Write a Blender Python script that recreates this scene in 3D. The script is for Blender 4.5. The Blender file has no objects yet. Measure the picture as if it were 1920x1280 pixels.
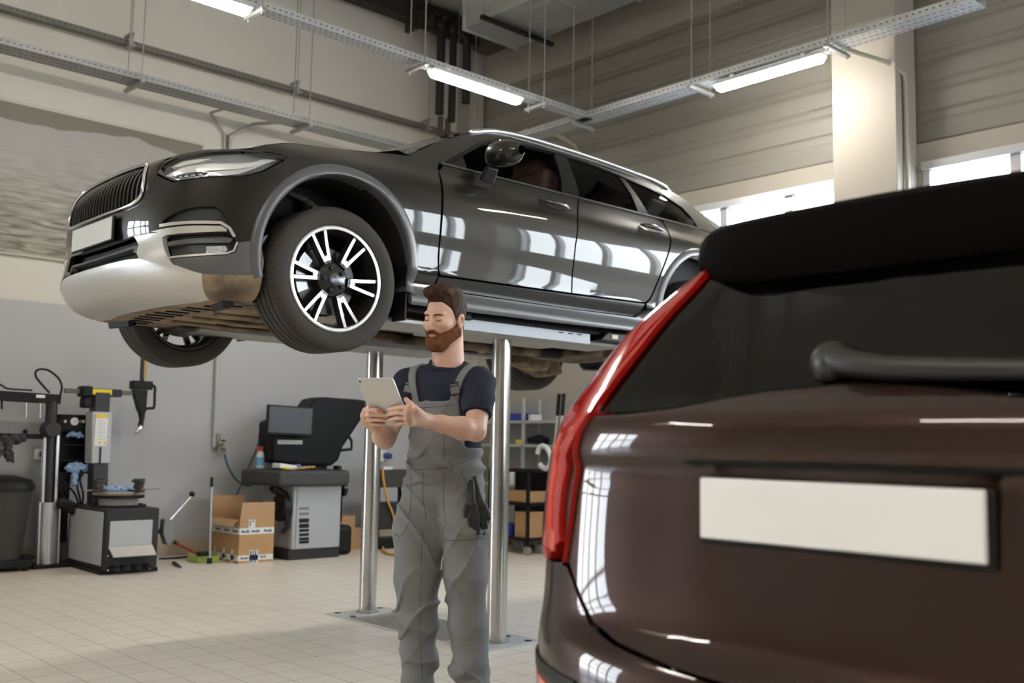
import bpy, bmesh, math, random, bisect
import numpy as np
from mathutils import Vector, Matrix, noise
random.seed(7)
SC = bpy.context.scene
COL = SC.collection
# ---------------------------------------------------------------- camera
F_PX, CAM_H = 1911.9, 1.15
TH, PI_, RO = math.radians(47.1708), math.radians(5.7368), math.radians(0.9906)
_fw = np.array([math.cos(TH)*math.cos(PI_), math.sin(TH)*math.cos(PI_), math.sin(PI_)])
_r0 = np.array([math.sin(TH), -math.cos(TH), 0.0]); _u0 = np.cross(_r0, _fw)
_R = math.cos(RO)*_r0 + math.sin(RO)*_u0
_U = -math.sin(RO)*_r0 + math.cos(RO)*_u0
cam_data = bpy.data.cameras.new('camera'); cam = bpy.data.objects.new('camera', cam_data); COL.objects.link(cam)
cam.matrix_world = Matrix(((_R[0], _U[0], -_fw[0], 0), (_R[1], _U[1], -_fw[1], 0), (_R[2], _U[2], -_fw[2], CAM_H), (0, 0, 0, 1)))
cam_data.sensor_width = 36.0; cam_data.lens = F_PX*36/1920
cam_data.clip_start = 0.05; cam_data.clip_end = 200
cam_data.dof.use_dof = True; cam_data.dof.focus_distance = 4.5; cam_data.dof.aperture_fstop = 2.9
SC.camera = cam
# ---------------------------------------------------------------- sky, daylight, exposure
SC.view_settings.view_transform = 'Standard'; SC.view_settings.look = 'None'
SC.view_settings.gamma = 1.0; SC.view_settings.use_curve_mapping = False
SC.view_settings.exposure = 1.5
W = bpy.data.worlds.new('sky'); SC.world = W; W.use_nodes = True
_n = W.node_tree.nodes; _l = W.node_tree.links
_bg = _n['Background']; _tc = _n.new('ShaderNodeTexCoord'); _sp = _n.new('ShaderNodeSeparateXYZ')
_ns = _n.new('ShaderNodeTexNoise'); _ns.inputs['Scale'].default_value = 3.0; _ns.inputs['Detail'].default_value = 5
_rp = _n.new('ShaderNodeValToRGB'); _mx = _n.new('ShaderNodeMix'); _mx.data_type = 'RGBA'
_rp.color_ramp.elements[0].position = 0.0; _rp.color_ramp.elements[0].color = (0.93, 0.96, 1.0, 1)
_rp.color_ramp.elements[1].position = 0.65; _rp.color_ramp.elements[1].color = (0.50, 0.68, 1.0, 1)
_cr = _n.new('ShaderNodeValToRGB'); _cr.color_ramp.elements[0].position = 0.42; _cr.color_ramp.elements[1].position = 0.62
_l.new(_tc.outputs['Generated'], _sp.inputs[0]); _l.new(_sp.outputs['Z'], _rp.inputs[0])
_l.new(_tc.outputs['Generated'], _ns.inputs['Vector']); _l.new(_ns.outputs['Fac'], _cr.inputs[0])
_l.new(_cr.outputs[0], _mx.inputs[0]); _l.new(_rp.outputs[0], _mx.inputs[6]); _mx.inputs[7].default_value = (1, 1, 1, 1)
_l.new(_mx.outputs[2], _bg.inputs['Color']); _bg.inputs['Strength'].default_value = 7.5

def daylight(name, loc, rot, sx, sy):
    """a portal in a window opening: it only guides the sky's light in"""
    d = bpy.data.lights.new(name, 'AREA'); d.shape = 'RECTANGLE'; d.size = sx; d.size_y = sy
    d.cycles.is_portal = True
    o = bpy.data.objects.new(name, d); COL.objects.link(o); o.location = loc; o.rotation_euler = rot
XR, YB, XL, YF, ZC = 8.25, 9.75, -7.0, -7.0, 6.5      # room faces: right, back, left, front wall and ceiling
WZ0, WZ1 = 2.32, 3.52                                   # window band in the right wall
daylight('daylight_right', (XR+.1, 1.0, (WZ0+WZ1)/2), (0, math.pi/2, 0), WZ1-WZ0, 9.6)
daylight('daylight_back', (-3.1, YB+.1, 1.7), (math.pi/2, 0, 0), 3.0, 3.2)
daylight('daylight_front', (6.2, YF-.1, 2.0), (-math.pi/2, 0, 0), 3.6, 3.7)

# ---------------------------------------------------------------- pixel helpers (1920 x 1280)
def ray(x, y): return _fw + (x-960)/F_PX*_R + (640-y)/F_PX*_U
def onZ(x, y, z): d = ray(x, y); t = (z-CAM_H)/d[2]; return Vector((t*d[0], t*d[1], z))
def onY(x, y, Y): d = ray(x, y); t = Y/d[1]; return Vector((t*d[0], Y, CAM_H+t*d[2]))
def onX(x, y, X): d = ray(x, y); t = X/d[0]; return Vector((X, t*d[1], CAM_H+t*d[2]))

# ---------------------------------------------------------------- materials
MATS = {}
def M(name, col, rough=.5, metal=0.0, coat=0.0, var=.06, scale=8.0, bump=0.0, bscale=60.0, spec=.5, sheen=0, contrast=0):
    if name in MATS: return MATS[name]
    m = bpy.data.materials.new(name); m.use_nodes = True; MATS[name] = m
    nt = m.node_tree; b = nt.nodes['Principled BSDF']; L = nt.links.new
    b.inputs['Roughness'].default_value = rough; b.inputs['Metallic'].default_value = metal
    b.inputs['Coat Weight'].default_value = coat; b.inputs['Coat Roughness'].default_value = .02
    b.inputs['Specular IOR Level'].default_value = spec
    if sheen: b.inputs['Sheen Weight'].default_value = sheen
    tc = nt.nodes.new('ShaderNodeTexCoord'); nz = nt.nodes.new('ShaderNodeTexNoise')
    nz.inputs['Scale'].default_value = scale; nz.inputs['Detail'].default_value = 4
    L(tc.outputs['Object'], nz.inputs['Vector'])
    mx = nt.nodes.new('ShaderNodeMix'); mx.data_type = 'RGBA'
    mx.inputs[6].default_value = (*[max(0, c*(1-var)) for c in col], 1); mx.inputs[7].default_value = (*[min(1, c*(1+var)) for c in col], 1)
    fac = nz.outputs['Fac']
    if contrast:
        mr = nt.nodes.new('ShaderNodeMapRange'); mr.inputs[1].default_value = .5-.5/contrast; mr.inputs[2].default_value = .5+.5/contrast
        L(fac, mr.inputs[0]); fac = mr.outputs[0]
    L(fac, mx.inputs[0]); L(mx.outputs[2], b.inputs['Base Color'])
    if bump:
        n2 = nt.nodes.new('ShaderNodeTexNoise'); n2.inputs['Scale'].default_value = bscale; n2.inputs['Detail'].default_value = 3
        bp = nt.nodes.new('ShaderNodeBump'); bp.inputs['Strength'].default_value = bump; bp.inputs['Distance'].default_value = .01
        L(tc.outputs['Object'], n2.inputs['Vector']); L(n2.outputs['Fac'], bp.inputs['Height']); L(bp.outputs[0], b.inputs['Normal'])
    return m
def EM(name, col, strength):
    m = bpy.data.materials.new(name); m.use_nodes = True; MATS[name] = m
    b = m.node_tree.nodes['Principled BSDF']; b.inputs['Base Color'].default_value = (*col, 1)
    b.inputs['Emission Color'].default_value = (*col, 1); b.inputs['Emission Strength'].default_value = strength
    nz = m.node_tree.nodes.new('ShaderNodeTexNoise'); nz.inputs['Scale'].default_value = 5
    return m
def GLASS(name, tint=(.9, .95, .95), rough=.0, refl=1.0):
    """thin pane: fresnel reflection over a tinted see-through body"""
    if name in MATS: return MATS[name]
    m = bpy.data.materials.new(name); m.use_nodes = True; MATS[name] = m
    nt = m.node_tree; nt.nodes.clear(); L = nt.links.new
    o = nt.nodes.new('ShaderNodeOutputMaterial'); t = nt.nodes.new('ShaderNodeBsdfTransparent'); g = nt.nodes.new('ShaderNodeBsdfGlossy')
    t.inputs[0].default_value = (*tint, 1); g.inputs['Roughness'].default_value = rough
    f = nt.nodes.new('ShaderNodeFresnel'); f.inputs[0].default_value = 1.5
    mu = nt.nodes.new('ShaderNodeMath'); mu.operation = 'MULTIPLY'; mu.inputs[1].default_value = refl
    geo = nt.nodes.new('ShaderNodeNewGeometry'); inv = nt.nodes.new('ShaderNodeMath'); inv.operation = 'SUBTRACT'; inv.inputs[0].default_value = 1
    mu2 = nt.nodes.new('ShaderNodeMath'); mu2.operation = 'MULTIPLY'
    mx = nt.nodes.new('ShaderNodeMixShader')
    L(f.outputs[0], mu.inputs[0]); L(geo.outputs['Backfacing'], inv.inputs[1]); L(mu.outputs[0], mu2.inputs[0]); L(inv.outputs[0], mu2.inputs[1])
    L(mu2.outputs[0], mx.inputs[0]); L(t.outputs[0], mx.inputs[1]); L(g.outputs[0], mx.inputs[2]); L(mx.outputs[0], o.inputs[0])
    return m

# ---------------------------------------------------------------- mesh builder
def rotm(rx=0, ry=0, rz=0): return Matrix.Rotation(rz, 4, 'Z') @ Matrix.Rotation(ry, 4, 'Y') @ Matrix.Rotation(rx, 4, 'X')
class MB:
    def __init__(s): s.v = []; s.f = []
    def add(s, vs, fs):
        n = len(s.v); s.v += [tuple(v) for v in vs]; s.f += [tuple(i+n for i in f) for f in fs]; return s
    def box(s, c, d, rot=None, taper=1.0):
        x, y, z = d[0]/2, d[1]/2, d[2]/2; t = taper
        vs = [(-x, -y, -z), (x, -y, -z), (x, y, -z), (-x, y, -z), (-x*t, -y*t, z), (x*t, -y*t, z), (x*t, y*t, z), (-x*t, y*t, z)]
        c = Vector(c)
        vs = [c + (rot @ Vector(v) if rot else Vector(v)) for v in vs]
        return s.add(vs, [(0, 3, 2, 1), (4, 5, 6, 7), (0, 1, 5, 4), (1, 2, 6, 5), (2, 3, 7, 6), (3, 0, 4, 7)])
    def bx(s, x0, x1, y0, y1, z0, z1): return s.box(((x0+x1)/2, (y0+y1)/2, (z0+z1)/2), (abs(x1-x0), abs(y1-y0), abs(z1-z0)))
    def cyl(s, p0, p1, r, r2=None, n=16, caps=True):
        return s.tube([p0, p1], [r, r if r2 is None else r2], n, caps)
    def tube(s, pts, r, n=8, caps=True, flat=None):
        pts = [Vector(p) for p in pts]; m = len(pts); rr = r if isinstance(r, (list, tuple)) else [r]*m
        t0 = (pts[1]-pts[0]).normalized(); up = Vector((0, 0, 1)) if abs(t0.z) < .9 else Vector((1, 0, 0))
        a = t0.cross(up).normalized(); vs = []; fs = []
        for i, p in enumerate(pts):
            t = (pts[min(i+1, m-1)]-pts[max(i-1, 0)]).normalized()
            a = (a - t*a.dot(t)).normalized(); b = t.cross(a)
            for k in range(n):
                q = 2*math.pi*k/n; ca, sb = math.cos(q), math.sin(q)
                vs.append(p + a*ca*rr[i] + b*sb*rr[i]*(flat or 1))
        for i in range(m-1):
            for k in range(n):
                k2 = (k+1) % n; fs.append((i*n+k, i*n+k2, (i+1)*n+k2, (i+1)*n+k))
        if caps: fs.append(tuple(range(n-1, -1, -1))); fs.append(tuple((m-1)*n+k for k in range(n)))
        return s.add(vs, fs)
    def lathe(s, prof, o, axis=(0, 1, 0), n=48, a0=0, a1=2*math.pi, ref=None):
        """prof: (radius, along-axis)"""
        ax = Vector(axis).normalized(); u = Vector(ref) if ref else (Vector((0, 0, 1)) if abs(ax.z) < .9 else Vector((1, 0, 0)))
        u = (u-ax*u.dot(ax)).normalized(); w = ax.cross(u); o = Vector(o); full = abs(a1-a0-2*math.pi) < 1e-6
        k = n if full else n+1; m = len(prof); vs = []; fs = []
        for i in range(k):
            q = a0+(a1-a0)*i/n; d = u*math.cos(q)+w*math.sin(q)
            for r, h in prof: vs.append(o+d*r+ax*h)
        for i in range(n):
            j = (i+1) % k
            for p in range(m-1): fs.append((i*m+p, j*m+p, j*m+p+1, i*m+p+1))
        return s.add(vs, fs)
    def sph(s, c, r, n=16, m=10, rot=None):
        r = (r, r, r) if isinstance(r, (int, float)) else tuple(float(q) for q in r); vs = []; fs = []; c = Vector(c)
        for i in range(m+1):
            p = math.pi*i/m
            for k in range(n):
                q = 2*math.pi*k/n; d = Vector((r[0]*math.sin(p)*math.cos(q), r[1]*math.sin(p)*math.sin(q), r[2]*math.cos(p)))
                vs.append(c+(rot @ d if rot else d))
        for i in range(m):
            for k in range(n): fs.append((i*n+k, (i+1)*n+k, (i+1)*n+(k+1) % n, i*n+(k+1) % n))
        return s.add(vs, fs)
    def grid(s, rows, closed=False):
        m = len(rows); n = len(rows[0]); fs = []
        for i in range(m-1):
            for k in range(n if closed else n-1):
                k2 = (k+1) % n; fs.append((i*n+k, i*n+k2, (i+1)*n+k2, (i+1)*n+k))
        return s.add([p for r in rows for p in r], fs)
    def prism(s, poly, o, ex, ey, ez, depth):
        """poly in (ex, ey) from o, extruded along ez by depth"""
        o, ex, ey, ez = Vector(o), Vector(ex), Vector(ey), Vector(ez); n = len(poly)
        a = [o+ex*p[0]+ey*p[1] for p in poly]; b = [v+ez*depth for v in a]
        return s.add(a+b, [tuple(range(n-1, -1, -1)), tuple(range(n, 2*n))]+[(i, (i+1) % n, n+(i+1) % n, n+i) for i in range(n)])
    def build(s, name, mat, parent=None, smooth=None, bevel=0, seg=2, solid=0, sub=0, fix=True):
        me = bpy.data.meshes.new(name); me.from_pydata(s.v, [], s.f); me.validate()
        if fix:
            bm = bmesh.new(); bm.from_mesh(me); bmesh.ops.remove_doubles(bm, verts=bm.verts, dist=1e-6)
            bmesh.ops.recalc_face_normals(bm, faces=bm.faces); bm.to_mesh(me); bm.free()
        return finish(me, name, mat, parent, smooth, bevel, seg, solid, sub)
def finish(me, name, mat, parent=None, smooth=None, bevel=0, seg=2, solid=0, sub=0):
    for m in (mat if isinstance(mat, (list, tuple)) else [mat]): me.materials.append(m)
    if smooth is not None:
        for p in me.polygons: p.use_smooth = True
        if smooth < 180: me.set_sharp_from_angle(angle=math.radians(smooth))
    o = bpy.data.objects.new(name, me); COL.objects.link(o)
    if parent is not None: o.parent = parent; o.matrix_parent_inverse = Matrix()
    if solid: md = o.modifiers.new('solid', 'SOLIDIFY'); md.thickness = solid; md.offset = -1
    if bevel: md = o.modifiers.new('bevel', 'BEVEL'); md.width = bevel; md.segments = seg; md.limit_method = 'ANGLE'; md.angle_limit = math.radians(40); md.harden_normals = False
    if bevel and smooth is None:
        for p in me.polygons: p.use_smooth = True
        me.set_sharp_from_angle(angle=math.radians(50))
    if sub: md = o.modifiers.new('sub', 'SUBSURF'); md.levels = sub; md.render_levels = sub
    return o
def tag(o, label=None, cat=None, group=None, kind=None):
    if label: o['label'] = label
    if cat: o['category'] = cat
    if group: o['group'] = group
    if kind: o['kind'] = kind
    return o
def thing(name, label, cat, loc=(0, 0, 0), rz=0, group=None):
    o = bpy.data.objects.new(name, None); COL.objects.link(o); o.location = loc; o.rotation_euler = (0, 0, rz); o.empty_display_size = .1
    return tag(o, label, cat, group)
def struct(o): return tag(o, kind='structure')
def dup(root, loc, rz, label=None, group=None):
    r = root.copy(); COL.objects.link(r); r.location = loc; r.rotation_euler = (0, 0, rz)
    if label: r['label'] = label
    if group: r['group'] = group
    for ch in list(root.children):
        c = ch.copy(); COL.objects.link(c); c.parent = r
        for g in ch.children:
            d = g.copy(); COL.objects.link(d); d.parent = c
    return r
def lerp(a, b, t): return tuple(x+(y-x)*t for x, y in zip(a, b))
def catmull(pts, n=400, closed=False):
    pts = [tuple(p) for p in pts]; out = []
    if closed: P = [pts[-1]]+pts+[pts[0], pts[1]]; m = len(pts)
    else:
        P = [tuple(2*a-b for a, b in zip(pts[0], pts[1]))]+pts+[tuple(2*a-b for a, b in zip(pts[-1], pts[-2]))]; m = len(pts)-1
    k = max(2, n//m)
    for i in range(m):
        p0, p1, p2, p3 = P[i:i+4]
        for j in range(k):
            t = j/k
            out.append(tuple(.5*(2*b+(c-a)*t+(2*a-5*b+4*c-d)*t*t+(3*b-a-3*c+d)*t**3) for a, b, c, d in zip(p0, p1, p2, p3)))
    if not closed: out.append(pts[-1])
    return out
def text_mesh(body, size, name, mat, mw, parent=None, extrude=.0006, align='CENTER'):
    cu = bpy.data.curves.new(name, 'FONT'); cu.body = body; cu.size = size; cu.extrude = extrude; cu.align_x = align; cu.align_y = 'CENTER'
    t = bpy.data.objects.new(name, cu); COL.objects.link(t)
    dg = bpy.context.evaluated_depsgraph_get(); me = bpy.data.meshes.new_from_object(t.evaluated_get(dg))
    bpy.data.objects.remove(t); me.transform(mw)
    return finish(me, name, mat, parent)
# ================================================================ the room
def tile_mat():
    m = bpy.data.materials.new('floor_tiles'); m.use_nodes = True; nt = m.node_tree; b = nt.nodes['Principled BSDF']; L = nt.links.new; N = nt.nodes.new
    g = N('ShaderNodeNewGeometry'); sp = N('ShaderNodeSeparateXYZ'); L(g.outputs['Position'], sp.inputs[0])
    def math_(op, a, bb=None):
        n = N('ShaderNodeMath'); n.operation = op
        for i, v in enumerate((a, bb)):
            if v is None: continue
            if isinstance(v, (int, float)): n.inputs[i].default_value = v
            else: L(v, n.inputs[i])
        return n.outputs[0]
    cells = []; edges = []
    for ax, off, per in (('X', 1.72, .192), ('Y', 5.01, .203)):
        q = math_('DIVIDE', math_('SUBTRACT', sp.outputs[ax], off), per)
        cells.append(math_('FLOOR', q)); fr = math_('SUBTRACT', q, cells[-1])
        edges.append(math_('MULTIPLY', math_('MINIMUM', fr, math_('SUBTRACT', 1.0, fr)), per))
    e = math_('MINIMUM', *edges); gr = math_('LESS_THAN', e, .0022)
    cb = N('ShaderNodeCombineXYZ'); L(cells[0], cb.inputs[0]); L(cells[1], cb.inputs[1])
    wn = N('ShaderNodeTexWhiteNoise'); wn.noise_dimensions = '2D'; L(cb.outputs[0], wn.inputs['Vector'])
    nz = N('ShaderNodeTexNoise'); nz.inputs['Scale'].default_value = 1.3; nz.inputs['Detail'].default_value = 6; L(g.outputs['Position'], nz.inputs['Vector'])
    rp = N('ShaderNodeValToRGB'); rp.color_ramp.elements[0].color = (.68, .61, .505, 1); rp.color_ramp.elements[1].color = (.76, .69, .59, 1)
    mixf = math_('ADD', math_('MULTIPLY', wn.outputs['Value'], .45), math_('MULTIPLY', nz.outputs['Fac'], .55)); L(mixf, rp.inputs[0])
    mx = N('ShaderNodeMix'); mx.data_type = 'RGBA'; L(gr, mx.inputs[0]); L(rp.outputs[0], mx.inputs[6]); mx.inputs[7].default_value = (.30, .26, .21, 1)
    L(mx.outputs[2], b.inputs['Base Color'])
    L(math_('ADD', math_('MULTIPLY', nz.outputs['Fac'], .25), .25), b.inputs['Roughness'])
    bp = N('ShaderNodeBump'); bp.inputs['Strength'].default_value = .25; bp.inputs['Distance'].default_value = .002
    L(math_('SUBTRACT', 1.0, gr), bp.inputs['Height']); L(bp.outputs[0], b.inputs['Normal'])
    return m
def wall_mat(name, low, up, split):
    m = bpy.data.materials.new(name); m.use_nodes = True; nt = m.node_tree; b = nt.nodes['Principled BSDF']; L = nt.links.new; N = nt.nodes.new
    g = N('ShaderNodeNewGeometry'); sp = N('ShaderNodeSeparateXYZ'); L(g.outputs['Position'], sp.inputs[0])
    c = N('ShaderNodeMath'); c.operation = 'GREATER_THAN'; L(sp.outputs['Z'], c.inputs[0]); c.inputs[1].default_value = split
    mx = N('ShaderNodeMix'); mx.data_type = 'RGBA'; L(c.outputs[0], mx.inputs[0]); mx.inputs[6].default_value = (*low, 1); mx.inputs[7].default_value = (*up, 1)
    nz = N('ShaderNodeTexNoise'); nz.inputs['Scale'].default_value = 1.5; nz.inputs['Detail'].default_value = 6; L(g.outputs['Position'], nz.inputs['Vector'])
    m2 = N('ShaderNodeMix'); m2.data_type = 'RGBA'; m2.blend_type = 'MULTIPLY'; m2.inputs[0].default_value = .12
    L(mx.outputs[2], m2.inputs[6]); L(nz.outputs['Fac'], m2.inputs[7]); L(m2.outputs[2], b.inputs['Base Color'])
    b.inputs['Roughness'].default_value = .75
    return m
M_FLOOR = tile_mat()
M_WALL = wall_mat('back_wall_paint', (.43, .43, .435), (.60, .575, .515), 2.37)
M_PLAST = M('cream_plaster', (.35, .32, .275), .75, var=.04, scale=1.5)
M_PANEL = M('ribbed_panel', (.22, .205, .178), .5, var=.03, scale=1.0)
M_CEIL = M('ceiling_sheet', (.78, .74, .66), .7, var=.05, scale=1.0)
M_BASE = M('beige_base_tile', (.42, .35, .26), .35, var=.12, scale=6)
M_GALV = M('galvanised_steel', (.55, .56, .57), .42, metal=.75, var=.18, scale=9)
M_GALVD = M('dull_galvanised', (.33, .33, .32), .5, metal=.6, var=.18, scale=9)
M_DARK = M('dark_steel', (.026, .024, .022), .5, metal=.2, var=.2, spec=.3)
M_BLACK = M('black_plastic', (.009, .009, .009), .5, var=.2, spec=.25)
M_RUBBER = M('black_rubber', (.014, .013, .012), .75, var=.2, spec=.25)
M_ALU = M('window_aluminium', (.52, .53, .55), .35, metal=.4)
M_WGLASS = GLASS('window_glass', (.93, .96, .97))
M_HOLE = M('slot_shadow', (.05, .05, .05), .8)
M_WHITEP = M('white_plastic', (.75, .75, .74), .4)
M_CHROME = M('chrome', (.72, .72, .73), .12, metal=1.0, var=.03)
M_STEEL = M('brushed_steel', (.56, .55, .54), .22, metal=1.0, var=.06, scale=30)

struct(MB().bx(XL, XR, YF, YB, -.1, 0).build('floor', M_FLOOR))
struct(MB().bx(-60, 60, -60, 60, -.4, -.12).build('ground', M('asphalt_yard', (.30, .30, .29), .85, var=.2, scale=.6)))  # unseen yard, added to keep bright sky light from below off the ceiling
struct(MB().bx(XL-.2, XR+.2, YF-.2, YB+.2, ZC, ZC+.15).build('ceiling', M_CEIL))
struct(MB().bx(-1.6, XR+.2, YB, YB+.2, -.1, ZC).bx(XL-.2, -4.6, YB, YB+.2, -.1, ZC).bx(-4.6, -1.6, YB, YB+.2, 3.3, ZC).build('wall_back', M_WALL))
struct(MB().bx(XL-.2, XL, YF, YB, -.1, ZC).build('wall_left', M_PLAST))
struct(MB().bx(-1.6, XR-.03, YB-.014, YB, 0, .16).build('baseboard_back', M_BASE, bevel=.003))
struct(MB().bx(XR-.014, XR, YF, YB-.02, 0, .16).build('baseboard_right', M_BASE, bevel=.003))
# right wall: parapet, window band between piers, plaster band, ribbed cladding, plaster head
PIERS = [(3.88, 4.46), (-1.15, -.57), (-6.2, -5.6)]           # spans in Y
WIN_Y = [(4.46, 6.75), (-.57, 3.83), (-5.6, -1.15)]
w = MB().bx(XR, XR+.2, YF, YB, -.1, WZ0-.03).bx(XR, XR+.2, YF, YB, WZ1+.05, 3.74).bx(XR, XR+.2, YF, YB, 5.58, ZC).bx(XR, XR+.2, 6.75, YB, WZ0-.03, WZ1+.05)
for a, b in PIERS: w.bx(XR, XR+.2, a, b, WZ0-.03, WZ1+.05)
w.bx(XR, XR+.2, YF, -6.2, WZ0-.03, WZ1+.05).bx(XR, XR+.2, 3.83, 3.88, WZ0-.03, WZ1+.05)
struct(w.build('wall_right', M_PLAST))
prof = []; z = 3.74
while z < 5.57:                                                  # horizontally ribbed steel sheet, recessed 3 cm
    for dz, dx in ((0, .045), (.012, .052), (.03, .040), (.13, .034), (.15, .030), (.17, .030), (.19, .036), (.205, .045)): prof.append((dx, z+dz))
    z += .262
prof.append((.045, 5.61))
p = MB()
p.grid([[(XR+d, y, min(zz, 5.60)) for d, zz in prof] for y in (YF, YB)])
struct(p.build('wall_right_cladding', M_PANEL, smooth=30))
for i, (a, b) in enumerate(PIERS):
    struct(MB().bx(XR-.36, XR, a, b, 0, ZC).build('column', M_PLAST, bevel=.006))
struct(MB().bx(8.02, XR, 9.5, YB, 0, ZC).build('column', M_PLAST, bevel=.006))
for i, (a, b) in enumerate(WIN_Y):
    n = max(2, round((b-a)/.745)); st = (b-a)/n; fr = MB(); g = .075
    fr.bx(XR-.045, XR+.09, a, b, WZ1-.02, WZ1+.05).bx(XR-.01, XR+.09, a, b, WZ0-.03, WZ0+.05)
    ys = [a+k*st for k in range(n+1)]
    if i == 0: ys = [4.46, 5.12, 5.85, 6.75]
    if i == 1: ys = [3.83, 3.08, 2.34, 1.6, .86, .12, -.57]
    ys = sorted(ys)
    for k, y in enumerate(ys):
        y0, y1 = (y, y+.06) if k == 0 else (y-.06, y) if k == len(ys)-1 else (y-.042, y+.042)
        fr.bx(XR-.01, XR+.08, y0, y1, WZ0+.05, WZ1-.02)
    f = struct(fr.build('window_%d' % (i+1), M_ALU, bevel=.004))
    for k in range(len(ys)-1):
        for z0, z1 in ((WZ0+.05, WZ1-.02),):
            MB().bx(XR+.03, XR+.036, ys[k]+.04, ys[k+1]-.04, z0, z1).build('pane', M_WGLASS, f)
# left and front walls: glazed sectional doors (they light the hall and show in the paintwork)
def glazed_wall(name, axis, at, lo, hi, doors, dn):
    w = MB(); out = .2 if at > 0 else -.2
    def put(a, b, z0, z1, d0=0, d1=out):
        if axis == 'x': return (min(at+d0, at+d1), max(at+d0, at+d1), a, b, z0, z1)
        return (a, b, min(at+d0, at+d1), max(at+d0, at+d1), z0, z1)
    e = lo
    for a, b in doors: w.bx(*put(e, a, -.1, 3.85)); e = b
    w.bx(*put(e, hi, -.1, 3.85)).bx(*put(lo, hi, 3.85, ZC))
    struct(w.build(name, M_PLAST))
    for k, (a, b) in enumerate(doors):
        f = MB(); rows, cols = 6, 4
        zb = .62 if axis == 'x' else .12
        f.bx(*put(a, b, 0, zb, -.02 if at < 0 else .02, out*.4))
        for r in range(rows+1):
            z = zb+(3.85-zb)*r/rows; f.bx(*put(a, b, z-.05, z+.05, 0, out*.4))
        for c in range(cols+1):
            y = a+(b-a)*c/cols; f.bx(*put(max(a, y-.05), min(b, y+.05), zb, 3.85, 0, out*.4))
        d = struct(f.build('door_%d' % (dn+k), M_ALU))
        MB().bx(*put(a, b, zb, 3.85, out*.18, out*.2)).build('glazing', M_WGLASS, d)
glazed_wall('wall_front', 'y', YF, XL, XR, [(4.4, 8.0)], 1)
fr = MB()
for k in range(5): fr.bx(-4.6+.73*k-.04+.04, -4.6+.73*k+.08, YB+.02, YB+.10, 0, 3.3)
for k in range(6): fr.bx(-4.6, -1.6, YB+.02, YB+.10, .02+.64*k, .10+.64*k)
fr = struct(fr.build('door_2', M_ALU)); MB().bx(-4.6, -1.6, YB+.05, YB+.056, .02, 3.3).build('glazing', M_WGLASS, fr)

# ceiling beams, pipes and duct in the corner
struct(MB().bx(XL, XR, 9.42, 9.62, 6.17, 6.42).bx(XL, XR, 9.55, 9.75, 6.42, 6.5).build('beam', M_DARK, bevel=.01))
struct(MB().bx(7.95, 8.2, YF, 9.4, 6.02, 6.27).bx(8.1, 8.25, YF, 9.4, 6.27, 6.5).build('beam', M('brown_steel', (.07, .055, .042), .5, var=.2), bevel=.01))
for y in (1.6, 5.2):
    struct(MB().bx(XL, 7.9, y, y+.18, 6.2, 6.5).build('beam', M_CEIL, bevel=.01))
def pipe(label, pts, r, mat, name='insulated_pipe', group=None):
    return tag(MB().tube(pts, r, 14).build(name, mat, smooth=60), label, 'pipe', group)
M_PIPEB = M('brown_pipe', (.10, .06, .045), .45, var=.1)
a = onY(826, 120, 9.3); b_ = onY(849, 120, 9.3); c_ = onY(878, 70, 9.2)
pipe('thick dark insulated pipe dropping from the beam beside the hall corner', [(a.x, 9.3, 6.15), (a.x, 9.3, 5.05)], .052, M_DARK)
pipe('dark insulated pipe hung second from the hall corner column', [(b_.x, 9.3, 6.12), (b_.x, 9.3, 5.0)], .046, M_DARK)
pipe('short dark pipe on the face of the corner column', [(c_.x-.10, 9.24, 6.1), (c_.x-.04, 9.23, 6.08), (c_.x, 9.22, 6.0), (c_.x, 9.22, 5.25)], .05, M_DARK)
for dx, lb in ((-.028, 'thin brown riser running down from the dark pipes, farther from the column'), (.06, 'thin brown riser running down from the dark pipes, next to the column')):
    x = onY(836, 200, 9.45).x+dx*1.3
    o = pipe(lb, [(x, 9.5, 5.1), (x, 9.5, 3.0)], .034, M_PIPEB, 'brown_riser')
    MB().cyl((x, 9.5, 4.42), (x, 9.5, 4.46), .045).build('clamp', M_GALV, o)
t = thing('pipe_valve_cluster', 'cluster of dark valves where pipes leave the beam in the corner', 'valve', (a.x-.05, 9.3, 6.05))
MB().tube([(-.35, 0, .03), (.65, 0, .03)], .045, 12).build('header', M_DARK, t, smooth=60)
for k, x in enumerate((-.3, -.14, .02, .2)):
    MB().sph((x, -.02, .08), .075, 12, 8).cyl((x, -.02, .1), (x, -.14, .16), .02).build('valve', M_DARK, t, smooth=60)
MB().bx(-.42, -.36, -.1, .1, -.1, .06).build('bracket', M_DARK, t)
d = thing('air_duct', 'galvanised rectangular air duct hung high beside the ribbed wall', 'air duct', (0, 0, 0))
DX0, DX1, DY1, DZ = 6.98, 7.78, 8.42, 5.72
du = MB().bx(DX0, DX1, -3.0, DY1, DZ, DZ+.48)
for y in (DY1-.02, 6.55, 4.9, 3.2, 1.5): du.bx(DX0-.02, DX1+.02, y-.02, y+.02, DZ-.02, DZ+.5)
du.build('duct_body', M_GALV, d, bevel=.008)
gr = MB().bx(7.1, 7.62, 7.12, 7.75, DZ-.02, DZ-.004).build('grille_frame', M_GALV, d)
sl = MB()
for k in range(14): sl.box((7.13+k*.036, 7.435, DZ-.026), (.026, .57, .004), rotm(0, .5, 0))
sl.build('slat', M_GALVD, gr)
for y in (7.95, 5.9):
    MB().bx(DX0-.14, DX1+.14, y-.025, y+.025, DZ-.06, DZ-.02).build('duct_bracket', M_DARK, d)
    for x in (DX0-.1, DX1+.1): MB().cyl((x, y, DZ-.05), (x, y, ZC), .007, n=8).build('duct_rod', M_GALVD, d)

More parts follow.
